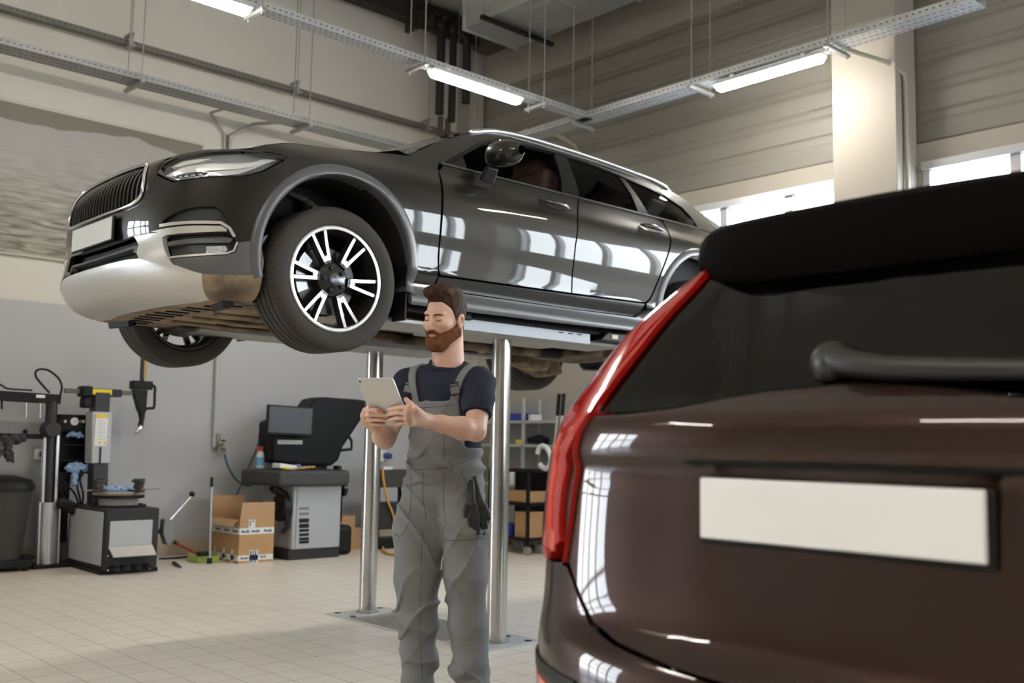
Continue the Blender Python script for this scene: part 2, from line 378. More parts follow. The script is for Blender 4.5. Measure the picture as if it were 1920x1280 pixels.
# perforated cable trays
TZ = 4.40
def tray(label, p0, p1, w=.2, h=.06, mat=None, group=None, open_side=None):
    p0, p1 = Vector(p0), Vector(p1); L = (p1-p0).length; ex = (p1-p0)/L; ey = Vector((0, 0, 1)).cross(ex)
    t = thing('cable_tray', label, 'cable tray', p0)
    R = lambda x, y, z: ex*x+ey*y+Vector((0, 0, z))
    m = MB(); th = .003
    def slab(x0, x1, y0, y1, z0, z1):
        c = R((x0+x1)/2, (y0+y1)/2, (z0+z1)/2); rot = Matrix((ex, ey, (0, 0, 1))).transposed().to_4x4()
        m.box(c, (x1-x0, y1-y0, z1-z0), rot)
    slab(0, L, -w/2, w/2, 0, th)
    for s in (-1, 1):
        slab(0, L, s*w/2-th/2, s*w/2+th/2, 0, h); slab(0, L, s*(w/2-.006)-.006, s*(w/2-.006)+.006, h-.003, h)
    nch = len(m.f); hb = m; n = int(L/.052); rows = [(-.36, .03), (0, .03), (.36, .03)] if w > .12 else [(-.2, .025), (.2, .025)]
    def quad(q): hb.add(q, [(0, 1, 2, 3)])
    for k in range(n):
        x = .03+k*.052
        for j, (fy, ln) in enumerate(rows):
            xx = x+(.026 if j % 2 else 0)
            quad([R(xx, fy*w-.005, -.0008), R(xx, fy*w+.005, -.0008), R(xx+ln, fy*w+.005, -.0008), R(xx+ln, fy*w-.005, -.0008)])
        for s in (-1, 1):
            yy = s*(w/2+th/2+.0006)
            quad([R(x, yy, h*.42), R(x+.016, yy, h*.42), R(x+.016, yy, h*.42+.011), R(x, yy, h*.42+.011)])
    o = m.build('channel', [mat or M_GALV, M_HOLE], t, fix=False)
    for p in o.data.polygons: p.material_index = 1 if p.index >= nch else 0
    return t
TX, T3Y, TLY = 7.33, 6.83, 9.08
tray('wide perforated cable tray along the back wall, above the sea picture', (-4, TLY, TZ), (TX-.1, TLY, TZ), .24, .06, M_GALVD)
tray('narrow dark cable tray on the back wall ending at the brown risers', (-4, 9.55, 4.91), (7.95, 9.55, 4.91), .09, .05, M('aged_galvanised', (.16, .155, .135), .6, metal=.3, var=.2))
tray('cable tray carrying two long lamps over the lifted car', (-4, T3Y, TZ), (TX+.0, T3Y, TZ), .13, .055)
tray('cable tray along the ribbed wall passing in front of the column', (TX, 2.95, TZ), (TX, TLY+.1, TZ), .2, .06)
# hangers
def hanger(p, along, half, label, group, top=None):
    top = top or ZC
    t = thing('tray_hanger', label, 'hanger', (p[0], p[1], p[2]-.03), 0, group)
    e = Vector((0, 1, 0)) if along == 'x' else Vector((1, 0, 0)); v = e*(half+.05)
    MB().box((0, 0, -.005), (.04 if along == 'x' else 2*half+.12, 2*half+.12 if along == 'x' else .04, .03)).build('bracket', M_GALVD, t, bevel=.004)
    for s in (-1, 1):
        MB().cyl(e*s*(half+.02)+Vector((0, 0, -.04)), e*s*(half+.02)+Vector((0, 0, top-p[2]+.03)), .006, n=8).build('rod', M_GALVD, t)
    return t
for k, (x, y) in enumerate(((257, 152), (568, 234), (878, 312))):
    p = onZ(x, y, TZ); hanger((p.x, TLY, TZ), 'x', .14, 'rod pair hanger of the tray above the sea picture', 'hangers of the wide back wall tray')
for k, (x, y) in enumerate(((485, 14), (785, 118), (1010, 192))):
    p = onZ(x, y, TZ); hanger((p.x, T3Y, TZ), 'x', .085, 'thin rod pair hanger holding the lamp tray over the car', 'hangers of the lamp tray')
for k, (x, y) in enumerate(((1098, 232), (1318, 165), (1578, 92))):
    p = onZ(x, y, TZ); hanger((TX, p.y, TZ), 'y', .12, 'rod pair hanger of the tray beside the ribbed wall', 'hangers of the ribbed wall tray', DZ-.03)
for x, y in ((240, 78), (550, 165), (795, 232)):
    p = onY(x, y, 9.55); t = thing('wall_hook', 'small hook hanger above the narrow dark tray', 'hook', (p.x, 9.5, 4.91), 0, 'hooks of the narrow tray')
    MB().bx(-.02, .02, -.06, .1, .09, .11).bx(-.015, .015, -.05, -.03, -.02, .1).bx(-.03, .03, -.08, .05, -.03, -.012).build('clip', M_GALVD, t)
    MB().cyl((0, -.04, .1), (0, -.04, ZC-4.91), .005, n=8).build('rod', M_GALVD, t)
# lamps
M_LAMP = EM('lamp_diffuser', (1.0, .95, .87), 37.0)
M_HOUS = M('lamp_housing', (.62, .62, .60), .45)
def lamp(c, along, label, L=1.06, group=None, rod=False, top=None):
    t = thing('strip_lamp', label, 'lamp', c, 0 if along == 'x' else math.pi/2, group)
    pr = lambda z0, z1, w0, w1, l0, l1: MB().add([(-l0/2, -w0/2, z0), (l0/2, -w0/2, z0), (l0/2, w0/2, z0), (-l0/2, w0/2, z0), (-l1/2, -w1/2, z1), (l1/2, -w1/2, z1), (l1/2, w1/2, z1), (-l1/2, w1/2, z1)], [(0, 3, 2, 1), (4, 5, 6, 7), (0, 1, 5, 4), (1, 2, 6, 5), (2, 3, 7, 6), (3, 0, 4, 7)])
    pr(0, .035, .108, .075, L, L-.05).build('housing', M_HOUS, t, bevel=.004)
    pr(-.052, 0, .066, .100, L-.06, L-.01).build('diffuser', M_LAMP, t, bevel=.006)
    for s in (-1, 1): MB().bx(s*L*.33-.02, s*L*.33+.02, -.03, .03, .035, .062).build('clip', M_WHITEP, t)
    if rod:
        for s in (-1, 1): MB().cyl((s*L*.33, 0, .06), (s*L*.33, 0, (top or ZC)-c[2]), .005, n=8).build('rod', M_GALVD, t)
    return t
a = onZ(810, 139, TZ-.09); b_ = onZ(975, 189, TZ-.09); lamp(((a.x+b_.x)/2, T3Y-.1, TZ-.065), 'x', 'lit strip lamp hanging under the tray above the car windscreen')
b_ = onZ(474, 22, TZ-.09); lamp((b_.x-.53, T3Y-.1, TZ-.065), 'x', 'lit strip lamp cut by the top edge above the car bonnet')
a = onZ(1355, 168, TZ-.09); b_ = onZ(1550, 117, TZ-.09); lamp((TX-.06, (a.y+b_.y)/2, TZ-.065), 'y', 'lit strip lamp under the tray beside the column')
for y in (-2.3, -.8, .7, 2.2):
    lamp((-2.3, y, 4.6), 'y', 'lit strip lamp hung on rods behind the brown car', 1.3, 'lamp row behind the brown car', rod=True)
lamp((-2.6, 6.6, 4.6), 'x', 'lit strip lamp hung on rods before the back door', 1.2, rod=True)  # out of view, added to help light the hall
lamp((7.25, .9, 4.4), 'y', 'lit strip lamp hung on rods by the ribbed wall beyond the tray end', 1.2, rod=True, top=DZ)
# conduits on the walls
def conduit(label, pts, r=.014, mat=None): return tag(MB().tube(pts, r, 10).build('conduit', mat or M_GALVD, smooth=60), label, 'conduit')
p = onY(432, 225, YB-.03)
tt = conduit('branching grey conduit on the back wall beside the sea picture', [(p.x, YB-.03, 3.3), (p.x, YB-.03, 4.32), (p.x+.22, YB-.12, 4.48), (p.x+.3, TLY+.1, 4.42)], .02)
MB().tube([(p.x-.055, YB-.03, 3.3), (p.x-.055, YB-.03, 4.33), (p.x-.25, YB-.08, 4.5), (p.x-.32, TLY+.1, 4.42)], .014, 10).build('branch', M_GALVD, tt, smooth=60)
p = onY(408, 700, YB-.03)
conduit('pale grey conduit running down the back wall to the air tap', [(p.x-.01, YB-.025, 2.7), (p.x, YB-.025, 1.06)], .022, M('grey_conduit', (.42, .42, .38), .5))
q0, q1, q2 = onX(1660, 76, XR-.38), onX(1693, 95, XR-.30), onX(1698, 300, XR-.2)
conduit('beige conduit bending down the side of the column', [(TX+.1, 4.12, TZ+.03), (XR-.37, 3.95, TZ-.02), (XR-.26, 3.853, TZ-.12), (XR-.24, 3.853, TZ-.2), (XR-.24, 3.853, 2.4)], .02, M('beige_conduit', (.36, .34, .28), .5))
q = onX(1093, 275, XR-.03)
conduit('curved conduit dropping down the ribbed wall above the car roof', [(TX+.11, q.y+.12, 4.55), (TX+.5, q.y+.10, 4.62), (XR-.12, q.y+.04, 4.52), (XR-.035, q.y, 4.30), (XR-.03, q.y, 3.4)], .03, M('tan_conduit', (.30, .26, .20), .5))
# sea picture
def sea_mat():
    m = bpy.data.materials.new('sea_print'); m.use_nodes = True; nt = m.node_tree; b = nt.nodes['Principled BSDF']; L = nt.links.new; N = nt.nodes.new
    tc = N('ShaderNodeTexCoord'); sp = N('ShaderNodeSeparateXYZ'); L(tc.outputs['Object'], sp.inputs[0])
    mp = N('ShaderNodeMapping'); mp.inputs['Scale'].default_value = (1.2, 1, 9); L(tc.outputs['Object'], mp.inputs[0])
    mp.inputs['Rotation'].default_value = (0, math.radians(2), 0)
    nz = N('ShaderNodeTexNoise'); nz.inputs['Scale'].default_value = 3.2; nz.inputs['Detail'].default_value = 7; nz.inputs['Distortion'].default_value = .6; L(mp.outputs[0], nz.inputs['Vector'])
    wave = N('ShaderNodeValToRGB'); wave.color_ramp.elements[0].position = .35; wave.color_ramp.elements[0].color = (.10, .085, .06, 1); wave.color_ramp.elements[1].position = .68; wave.color_ramp.elements[1].color = (.36, .33, .28, 1)
    L(nz.outputs['Fac'], wave.inputs[0])
    sky = N('ShaderNodeValToRGB'); sky.color_ramp.elements[0].color = (.30, .29, .28, 1); sky.color_ramp.elements[1].color = (.36, .33, .30, 1); L(nz.outputs['Fac'], sky.inputs[0])
    mr = N('ShaderNodeMapRange'); L(sp.outputs['Z'], mr.inputs[0]); mr.inputs[1].default_value = .25; mr.inputs[2].default_value = 1.05
    mx = N('ShaderNodeMix'); mx.data_type = 'RGBA'; L(mr.outputs[0], mx.inputs[0]); L(wave.outputs[0], mx.inputs[6]); L(sky.outputs[0], mx.inputs[7])
    # dark far shore: a band under the top edge whose lower border bulges into headlands
    n1 = N('ShaderNodeTexNoise'); n1.noise_dimensions = '1D'; n1.inputs['Scale'].default_value = 1.1; L(sp.outputs['X'], n1.inputs['W'])
    th = N('ShaderNodeMapRange'); L(n1.outputs['Fac'], th.inputs[0]); th.inputs[1].default_value = .3; th.inputs[2].default_value = .75; th.inputs[3].default_value = 1.30; th.inputs[4].default_value = 1.16
    gt = N('ShaderNodeMath'); gt.operation = 'GREATER_THAN'; L(sp.outputs['Z'], gt.inputs[0]); L(th.outputs[0], gt.inputs[1])
    m2 = N('ShaderNodeMix'); m2.data_type = 'RGBA'; L(gt.outputs[0], m2.inputs[0]); L(mx.outputs[2], m2.inputs[6]); m2.inputs[7].default_value = (.17, .15, .115, 1)
    L(m2.outputs[2], b.inputs['Base Color']); b.inputs['Roughness'].default_value = .55
    return m
pb = onY(379, 265, YB-.03)
pic = thing('wall_picture', 'huge print of a grey rippled sea on the back wall', 'picture', (-1.2, YB-.03, 2.78))
MB().bx(0, pb.x+1.2, -.012, .03, 0, 1.37).build('canvas', sea_mat(), pic)
MB().bx(-.01, pb.x+1.215, -.02, .03, 1.37, 1.40).bx(pb.x+1.2, pb.x+1.215, -.02, .03, 0, 1.37).bx(-.01, pb.x+1.215, -.016, .03, -.012, 0).build('border', M('pale_border', (.50, .46, .39), .6), pic)
# ================================================================ car body surfaces
class Outline:
    def __init__(s,pts,n=600):
        s.p=catmull(pts,n); s.l=[0]
        for a,b in zip(s.p,s.p[1:]): s.l.append(s.l[-1]+math.hypot(b[0]-a[0],b[1]-a[1]))
        s.L=s.l[-1]
    def at(s,u):
        u=min(max(u,0),s.L-1e-9); i=min(bisect.bisect_right(s.l,u)-1,len(s.p)-2)
        t=(u-s.l[i])/(s.l[i+1]-s.l[i]); a,b=s.p[i],s.p[i+1]
        return a[0]+(b[0]-a[0])*t,a[1]+(b[1]-a[1])*t
    def nrm(s,u):
        a=s.at(u-.03);b=s.at(u+.03)
        if u<.03: a=(2*0+s.at(.03)[0],-s.at(.03)[1]) 
        tx,ty=b[0]-a[0],b[1]-a[1]; l=math.hypot(tx,ty) or 1
        return -ty/l, tx/l      # outward: nose (tx=0,ty=1)->(-1,0)
    def u_of_x(s,x,lo=None):
        best=min(range(len(s.p)),key=lambda i:abs(s.p[i][0]-x)+(0 if s.p[i][1]>.3 else 9)); return s.l[best]
def spl(tab,z):
    # monotone-ish smooth interpolation (cubic hermite with limited slopes)
    n=len(tab)
    if z<=tab[0][0]:
        m=(tab[1][1]-tab[0][1])/(tab[1][0]-tab[0][0]); return tab[0][1]+m*(z-tab[0][0])
    if z>=tab[-1][0]:
        m=(tab[-1][1]-tab[-2][1])/(tab[-1][0]-tab[-2][0]); return tab[-1][1]+m*(z-tab[-1][0])
    i=0
    while tab[i+1][0]<z: i+=1
    def sl(k):
        if k<=0: return (tab[1][1]-tab[0][1])/(tab[1][0]-tab[0][0])
        if k>=n-1: return (tab[-1][1]-tab[-2][1])/(tab[-1][0]-tab[-2][0])
        return (tab[k+1][1]-tab[k-1][1])/(tab[k+1][0]-tab[k-1][0])
    x0,y0=tab[i];x1,y1=tab[i+1];h=x1-x0;t=(z-x0)/h
    m0,m1=sl(i)*h,sl(i+1)*h
    return (2*t**3-3*t*t+1)*y0+(t**3-2*t*t+t)*m0+(-2*t**3+3*t*t)*y1+(t**3-t*t)*m1
def sm(a,b,x):
    t=min(max((x-a)/(b-a),0),1); return t*t*(3-2*t)
EST=Outline([(-.832,0),(-.828,.2),(-.811,.4),(-.776,.58),(-.715,.73),(-.59,.84),(-.42,.905),(-.2,.935),(.2,.945),(.9,.945),(1.6,.945),(2.3,.945),(2.9,.94),(3.35,.915),(3.7,.87),(3.92,.79),(4.03,.65),(4.07,.45),(4.09,.2),(4.095,0)])
NOSE=[(.1,.3),(.16,.2),(.21,.09),(.26,.03),(.32,.0),(.38,-.012),(.44,.0),(.5,.008),(.58,.0),(.66,.0),(.74,.008),(.80,.018),(.84,.034),(.88,.062),(.91,.105),(.94,.18)]
FEND=[(.1,.16),(.2,.09),(.26,.055),(.32,.035),(.40,.028),(.5,.02),(.6,.012),(.7,.004),(.8,.0),(.88,.006),(.93,.02),(.97,.045),(1.0,.08),(1.03,.125),(1.06,.19)]
DOOR=[(.14,.2),(.20,.11),(.24,.055),(.28,.03),(.315,.022),(.345,.035),(.37,.055),(.41,.06),(.435,.045),(.46,.03),(.5,.028),(.6,.02),(.7,.008),(.8,.0),(.88,.004),(.93,.014),(.97,.03),(1.0,.05),(1.03,.07),(1.2,.155),(1.4,.27),(1.47,.325)]
REAR=[(.1,.3),(.2,.12),(.3,.02),(.5,.0),(.7,.0),(.85,.02),(.95,.06),(1.05,.12),(1.2,.25),(1.4,.45)]
def off(u,z):
    a=sm(.35,1.15,u); b=sm(1.35,2.0,u); c=sm(EST.L-1.25,EST.L-.55,u)
    v=0
    if a<1: v+=(1-a)*spl(NOSE,z)
    if a*(1-b)>0: v+=a*(1-b)*spl(FEND,z)
    if a*b*(1-c)>0: v+=a*b*(1-c)*spl(DOOR,z)
    if c>0: v+=c*spl(REAR,z)
    return v
def S(u,z,d=0):
    x,y=EST.at(u); nx,ny=EST.nrm(u); o=off(u,z)+d
    return (x-nx*o, y-ny*o, z)
BRN=Outline([(0,0),(.008,.25),(.035,.5),(.09,.68),(.19,.82),(.34,.905),(.55,.94),(.9,.95),(1.6,.95),(2.4,.95),(3.2,.945),(3.8,.92),(4.2,.84),(4.45,.7),(4.6,.5),(4.66,.25),(4.68,0)])
BREAR=[(.3,.06),(.4,.012),(.55,0),(.68,.004),(.74,.02),(.79,.06),(.85,.08),(.95,.094),(1.05,.10),(1.105,.102),(1.125,.083),(1.16,.078),(1.21,.09),(1.25,.13),(1.30,.17),(1.44,.285),(1.55,.375),(1.62,.44)]
BSIDE=[(.25,.09),(.35,.045),(.5,.032),(.7,.020),(.85,.018),(1.0,.026),(1.1,.036),(1.18,.062),(1.24,.09),(1.27,.112),(1.35,.17),(1.43,.235),(1.5,.32),(1.56,.40),(1.6,.44),(1.66,.48)]
BNOSE=[(.2,.1),(.3,.02),(.5,0),(.8,.02),(.95,.08),(1.05,.2),(1.3,.7),(1.6,1.0)]
def offb(u,z):
    a=sm(.35,1.08,u); c=sm(BRN.L-1.4,BRN.L-.6,u); v=0
    if a<1: v+=(1-a)*spl(BREAR,z)
    if a*(1-c)>0: v+=a*(1-c)*spl(BSIDE,z)
    if c>0: v+=c*spl(BNOSE,z)
    return v
def SB(u,z,d=0):
    x,y=BRN.at(u); nx,ny=BRN.nrm(u); o=offb(u,z)+d
    return (x-nx*o, y-ny*o, z)
# ---------------------------------------------------------------- panels cut out of a body surface
def fill_poly(loops, step):
    bm = bmesh.new(); edges = []
    for lp in loops:
        vs = [bm.verts.new((a, b, 0)) for a, b in lp]
        edges += [bm.edges.new((vs[i], vs[(i+1) % len(vs)])) for i in range(len(vs))]
    bmesh.ops.triangle_fill(bm, use_beauty=False, use_dissolve=False, edges=edges)
    for ax in (0, 1):
        lo = min(v.co[ax] for v in bm.verts); hi = max(v.co[ax] for v in bm.verts); k = math.floor(lo/step)+1
        while k*step < hi:
            no = (1, 0, 0) if ax == 0 else (0, 1, 0); co = (k*step, 0, 0) if ax == 0 else (0, k*step, 0)
            bmesh.ops.bisect_plane(bm, geom=bm.verts[:]+bm.edges[:]+bm.faces[:], dist=1e-6, plane_co=co, plane_no=no)
            k += 1
    bm.verts.index_update()
    vs = [(v.co.x, v.co.y) for v in bm.verts]; fs = []
    for f in bm.faces:
        ids = [v.index for v in f.verts]; a = sum(vs[ids[i]][0]*vs[ids[(i+1) % len(ids)]][1]-vs[ids[(i+1) % len(ids)]][0]*vs[ids[i]][1] for i in range(len(ids)))
        fs.append(ids if a > 0 else ids[::-1])
    bnd = []
    cnt = {}
    for f in fs:
        for i in range(len(f)): cnt[(f[i], f[(i+1) % len(f)])] = 1
    for (a, b) in cnt:
        if (b, a) not in cnt: bnd.append((a, b))
    bm.free(); return vs, fs, bnd
def panel(surf, loops, name, mat, parent, d=0.0, th=.014, step=.035, side=-1, centre=False, bulge=0):
    """loops in (u, z): outer then holes. d > 0 sits deeper. side -1/+1 picks the flank; centre joins both halves."""
    if not isinstance(loops[0][0], (tuple, list)): loops = [loops]
    vs, fs, bnd = fill_poly(loops, step)
    V = []; Fc = []; LN = []
    def nrm(u, z):
        e = .004
        a = Vector(surf(u+e, z, d))-Vector(surf(u-e, z, d)) if u > e else Vector(surf(u+e, z, d))-Vector((surf(e, z, d)[0], -surf(e, z, d)[1], z))
        b = Vector(surf(u, z+e, d))-Vector(surf(u, z-e, d)); return a.cross(b).normalized()
    P = [Vector(surf(max(u, 0), z, d)) for u, z in vs]; Nn = [nrm(max(u, 0), z) for u, z in vs]
    sgn0 = None
    for sd in ((-1, 1) if centre else (side,)):
        m = Vector((1, sd, 1)); o = len(V)
        pts = [Vector((p.x, p.y*sd, p.z)) for p in P]; nn = [Vector((q.x, q.y*sd, q.z)) for q in Nn]
        # outward check: body centre is inside
        if sgn0 is None:
            c = Vector((surf(0, .6)[0]+2.2, 0, .6)); s = sum(1 if q.dot(p-c) > 0 else -1 for p, q in zip(P, Nn)); sgn0 = 1 if s > 0 else -1
        nn = [q*sgn0 for q in nn]
        V += pts
        for f in fs:
            a, b, c_ = (pts[f[0]], pts[f[1]], pts[f[2]]); g = (b-a).cross(c_-a)
            ff = f if g.dot(nn[f[0]]) > 0 else f[::-1]
            Fc.append([i+o for i in ff]); LN += [nn[i] for i in ff]
        if th:
            ib = {}
            for a, b in bnd:
                for i in (a, b):
                    if i not in ib:
                        ib[i] = len(V); V.append(pts[i]); V.append(pts[i]-nn[i]*th)
            for a, b in bnd:
                if centre and vs[a][0] < 1e-4 and vs[b][0] < 1e-4: continue
                q = [ib[a], ib[a]+1, ib[b]+1, ib[b]]
                fn = (V[q[1]]-V[q[0]]).cross(V[q[3]]-V[q[0]])
                mid = (pts[a]+pts[b])/2
                # faces outwards from the panel: away from the neighbouring triangle
                Fc.append(q); LN += [fn.normalized() if fn.length > 1e-12 else nn[a]]*4
    me = bpy.data.meshes.new(name); me.from_pydata(V, [], Fc)
    me.materials.append(mat)
    for p in me.polygons: p.use_smooth = True
    me.normals_split_custom_set([tuple(n) for n in LN])
    o = bpy.data.objects.new(name, me); COL.objects.link(o)
    if parent is not None: o.parent = parent
    return o
def both(surf, loops, name, mat, parent, **k): return [panel(surf, loops, name, mat, parent, side=s, **k) for s in (-1, 1)]
def inset(poly, g):
    """shrink a closed polygon by g (panel gap)"""
    n = len(poly); A = sum(poly[i][0]*poly[(i+1) % n][1]-poly[(i+1) % n][0]*poly[i][1] for i in range(n)); s = 1 if A > 0 else -1; out = []
    for i in range(n):
        p, q, r = poly[i-1], poly[i], poly[(i+1) % n]
        a = (q[0]-p[0], q[1]-p[1]); b = (r[0]-q[0], r[1]-q[1]); la = math.hypot(*a) or 1; lb = math.hypot(*b) or 1
        na = (-a[1]/la*s, a[0]/la*s); nb = (-b[1]/lb*s, b[0]/lb*s); m = (na[0]+nb[0], na[1]+nb[1]); k = max(.5, 1+na[0]*nb[0]+na[1]*nb[1])
        out.append((q[0]+m[0]*g/k, q[1]+m[1]*g/k))
    return out
def strip_poly(line, w0, w1):
    """polygon around an open polyline"""
    L = []; R = []
    for i, p in enumerate(line):
        a = line[max(i-1, 0)]; b = line[min(i+1, len(line)-1)]; t = (b[0]-a[0], b[1]-a[1]); l = math.hypot(*t) or 1; n = (-t[1]/l, t[0]/l)
        L.append((p[0]+n[0]*w0, p[1]+n[1]*w0)); R.append((p[0]-n[0]*w1, p[1]-n[1]*w1))
    return L+R[::-1]
def arc(cx, cz, r, a0, a1, n=24): return [(cx+r*math.cos(math.radians(a0+(a1-a0)*i/n)), cz+r*math.sin(math.radians(a0+(a1-a0)*i/n))) for i in range(n+1)]
def paint(name, col, spec=.12):
    return M(name, col, .34, metal=.6, coat=.85, var=.05, scale=2, spec=spec)
# ================================================================ the car on the lift
PAINT = paint('bronze_grey_paint', (.021, .019, .016))
CLAD = M('satin_grey_cladding', (.085, .086, .088), .34, var=.05, scale=4, spec=.6)
CLADD = M('dark_cladding', (.02, .02, .02), .42, var=.1)
SILV = M('satin_silver', (.60, .58, .55), .32, metal=.55, var=.05)
DIRT = M('dusty_undertray', (.19, .138, .085), .85, var=.5, scale=6, contrast=3.5)
DIRTD = M('dusty_underbody', (.085, .060, .038), .9, var=.95, scale=5, contrast=4)
TINT = GLASS('tinted_glass', (.022, .022, .02), refl=.65)
CLEAR = GLASS('clear_lens', (.93, .94, .95), refl=1.2)
WSCR = GLASS('windscreen_glass', (.62, .68, .62), refl=1.2)
CAR = thing('lifted_car', 'bronze grey estate car with silver skid plate raised high on the lift', 'car', (2.726, 5.14, 1.58))
def ux(x): return EST.u_of_x(x)
def xz(pts): return [(ux(x), z) for x, z in pts]
G = .0028
# arches: centre and radius in (x, z); u runs one to one with x on the flank
AF, AR = (.022, .452), (2.945, .452)
RA = .425
uf = lambda x: ux(0)+x
def uz(pts): return [(uf(x), z) for x, z in pts]
arcF = arc(AF[0], AF[1], RA+.03, 197, -12, 40)
# --- front bumper with holes for lamps, grille and pockets
headlamp = [(.567, .80), (.585, .843), (.666, .868), (.766, .874), (.829, .885), (.91, .892), (1.018, .902), (1.10, .910), (1.171, .911), (1.219, .903), (1.16, .862), (1.10, .822), (1.045, .80), (.982, .781), (.847, .769), (.75, .757), (.685, .752), (.625, .775)]
grille = catmull([(0, .662), (.2, .664), (.33, .668), (.42, .68), (.468, .71), (.474, .77), (.455, .83), (.425, .868), (.36, .886), (.2, .893), (0, .895)], 60)
pocketU = [(.605, .548), (.645, .578), (.694, .600), (.775, .622), (.84, .631), (.895, .632), (.922, .618), (.945, .585), (.958, .553), (.93, .545), (.8, .538)]
pocketL = [(.628, .497), (.793, .500), (.955, .512), (.985, .498), (1.005, .478), (.992, .435), (.958, .418), (.80, .402), (.676, .392), (.655, .43)]
intake = [(0, .405), (.25, .408), (.42, .418), (.475, .43), (.47, .47), (.43, .515), (.40, .521), (.25, .512), (0, .508)]
ft = [(uf(-.318), .885), (uf(-.29), .86)]     # bumper / wing seam
bumper = [(0, .395), (.3, .397), (.505, .41), (.56, .40), (.676, .372), (.74, .345), (.85, .318), (.95, .322), (1.03, .328), (1.11, .335), (1.135, .34)]
bumper += [(uf(x), z) for x, z in arc(AF[0], AF[1], RA+.03, 194, 128, 14)]
bumper += [(1.235, .895), (1.215, .912), (1.16, .918), (1.02, .909), (.905, .899), (.76, .881), (.655, .875), (.56, .878), (.50, .905), (.40, .912), (.2, .916), (0, .918)]
hg = [(u, z) for u, z in grille]
grh = [(0.0001 if u == 0 else u, z) for u, z in grille]
# centre holes are cut by closing the outline round them
outer = [(0, .530)]+[(0, .64)]
def cut_centre(outline, *notches):
    """outline starts at u=0 bottom and ends at u=0 top; notches (u=0 .. u=0 loops) bite into it from the centre line"""
    out = list(outline)
    for n in sorted(notches, key=lambda n: -n[0][1]):
        lo, hi = n[0][1], n[-1][1]
        out += list(reversed(n))
    return out
bump = cut_centre(bumper, [(0, .655)]+[(u+.012 if u > .05 else u, z) for u, z in grille[1:-1]]+[(0, .902)], intake)
big = panel(EST_S := S, [bump, inset(headlamp, -.006), pocketU, pocketL], 'front_bumper', PAINT, CAR, centre=True, step=.03, th=.022)
# bumper/pocket inner skins
both(S, pocketU, 'bumper_pocket', CLADD, CAR, d=.022, th=0)
for s, o in zip((-1, 1), both(S, pocketL, 'fog_lamp_pocket', CLADD, CAR, d=.03, th=0)):
    panel(S, [(.80, .485), (.97, .497), (.985, .49), (.97, .472), (.80, .462), (.66, .452), (.64, .47)], 'fin', CLAD, o, d=.008, th=.02, side=s)
    panel(S, [(.76, .452), (.965, .46), (.975, .43), (.95, .42), (.82, .406)], 'fog_lamp_panel', M('fog_panel', (.035, .035, .036), .35), o, d=.016, th=.01, side=s)
    panel(S, [(.86, .448), (.95, .458), (.962, .44), (.95, .426), (.86, .415)], 'fog_lamp', M('fog_lens', (.62, .62, .63), .15, metal=.8, bump=1.0, bscale=160), o, d=.010, th=.008, side=s)
    panel(S, strip_poly([(.655, .392), (.80, .404), (.955, .421), (.99, .436), (1.004, .478)], .004, .005), 'rim_strip', SILV, o, d=-.003, th=.01, side=s)
for s in (-1, 1):
    panel(S, strip_poly([(.612, .549), (.80, .556), (.925, .560), (.965, .538), (.99, .50)], .007, .007), 'bright_strip', SILV, CAR, d=-.006, th=.014, side=s)
    panel(S, [(.55, .527), (.62, .533), (.80, .541), (.93, .545), (.955, .53), (.80, .526), (.64, .517)], 'bright_strip', SILV, CAR, d=-.004, th=.014, side=s)
    panel(S, inset([(.829, .706), (.846, .742), (.94, .752), (.945, .742), (.931, .708)], .0), 'washer_cover', PAINT, CAR, d=-.0022, th=.004, side=s)
# lower corner cladding under the pockets and silver bracket (continues the skid plate up beside the pocket)
for s in (-1, 1):
    panel(S, inset([(.69, .386), (.80, .397), (.955, .414), (.998, .43), (1.01, .478), (1.10, .50), (uf(-.372), .53), (uf(-.40), .47), (1.138, .40), (1.135, .338), (1.03, .326), (.95, .32), (.85, .314), (.74, .342)], G), 'corner_cladding', CLAD, CAR, d=-.004, th=.02, side=s)
    panel(S, [(.43, .518), (.47, .515), (.64, .519), (.80, .528), (.945, .534), (.955, .521), (.80, .507), (.66, .500), (.636, .49), (.66, .43), (.69, .388), (.72, .352), (.60, .372), (.50, .402), (.47, .432), (.475, .47)], 'skid_bracket', SILV, CAR, d=-.012, th=.03, side=s)
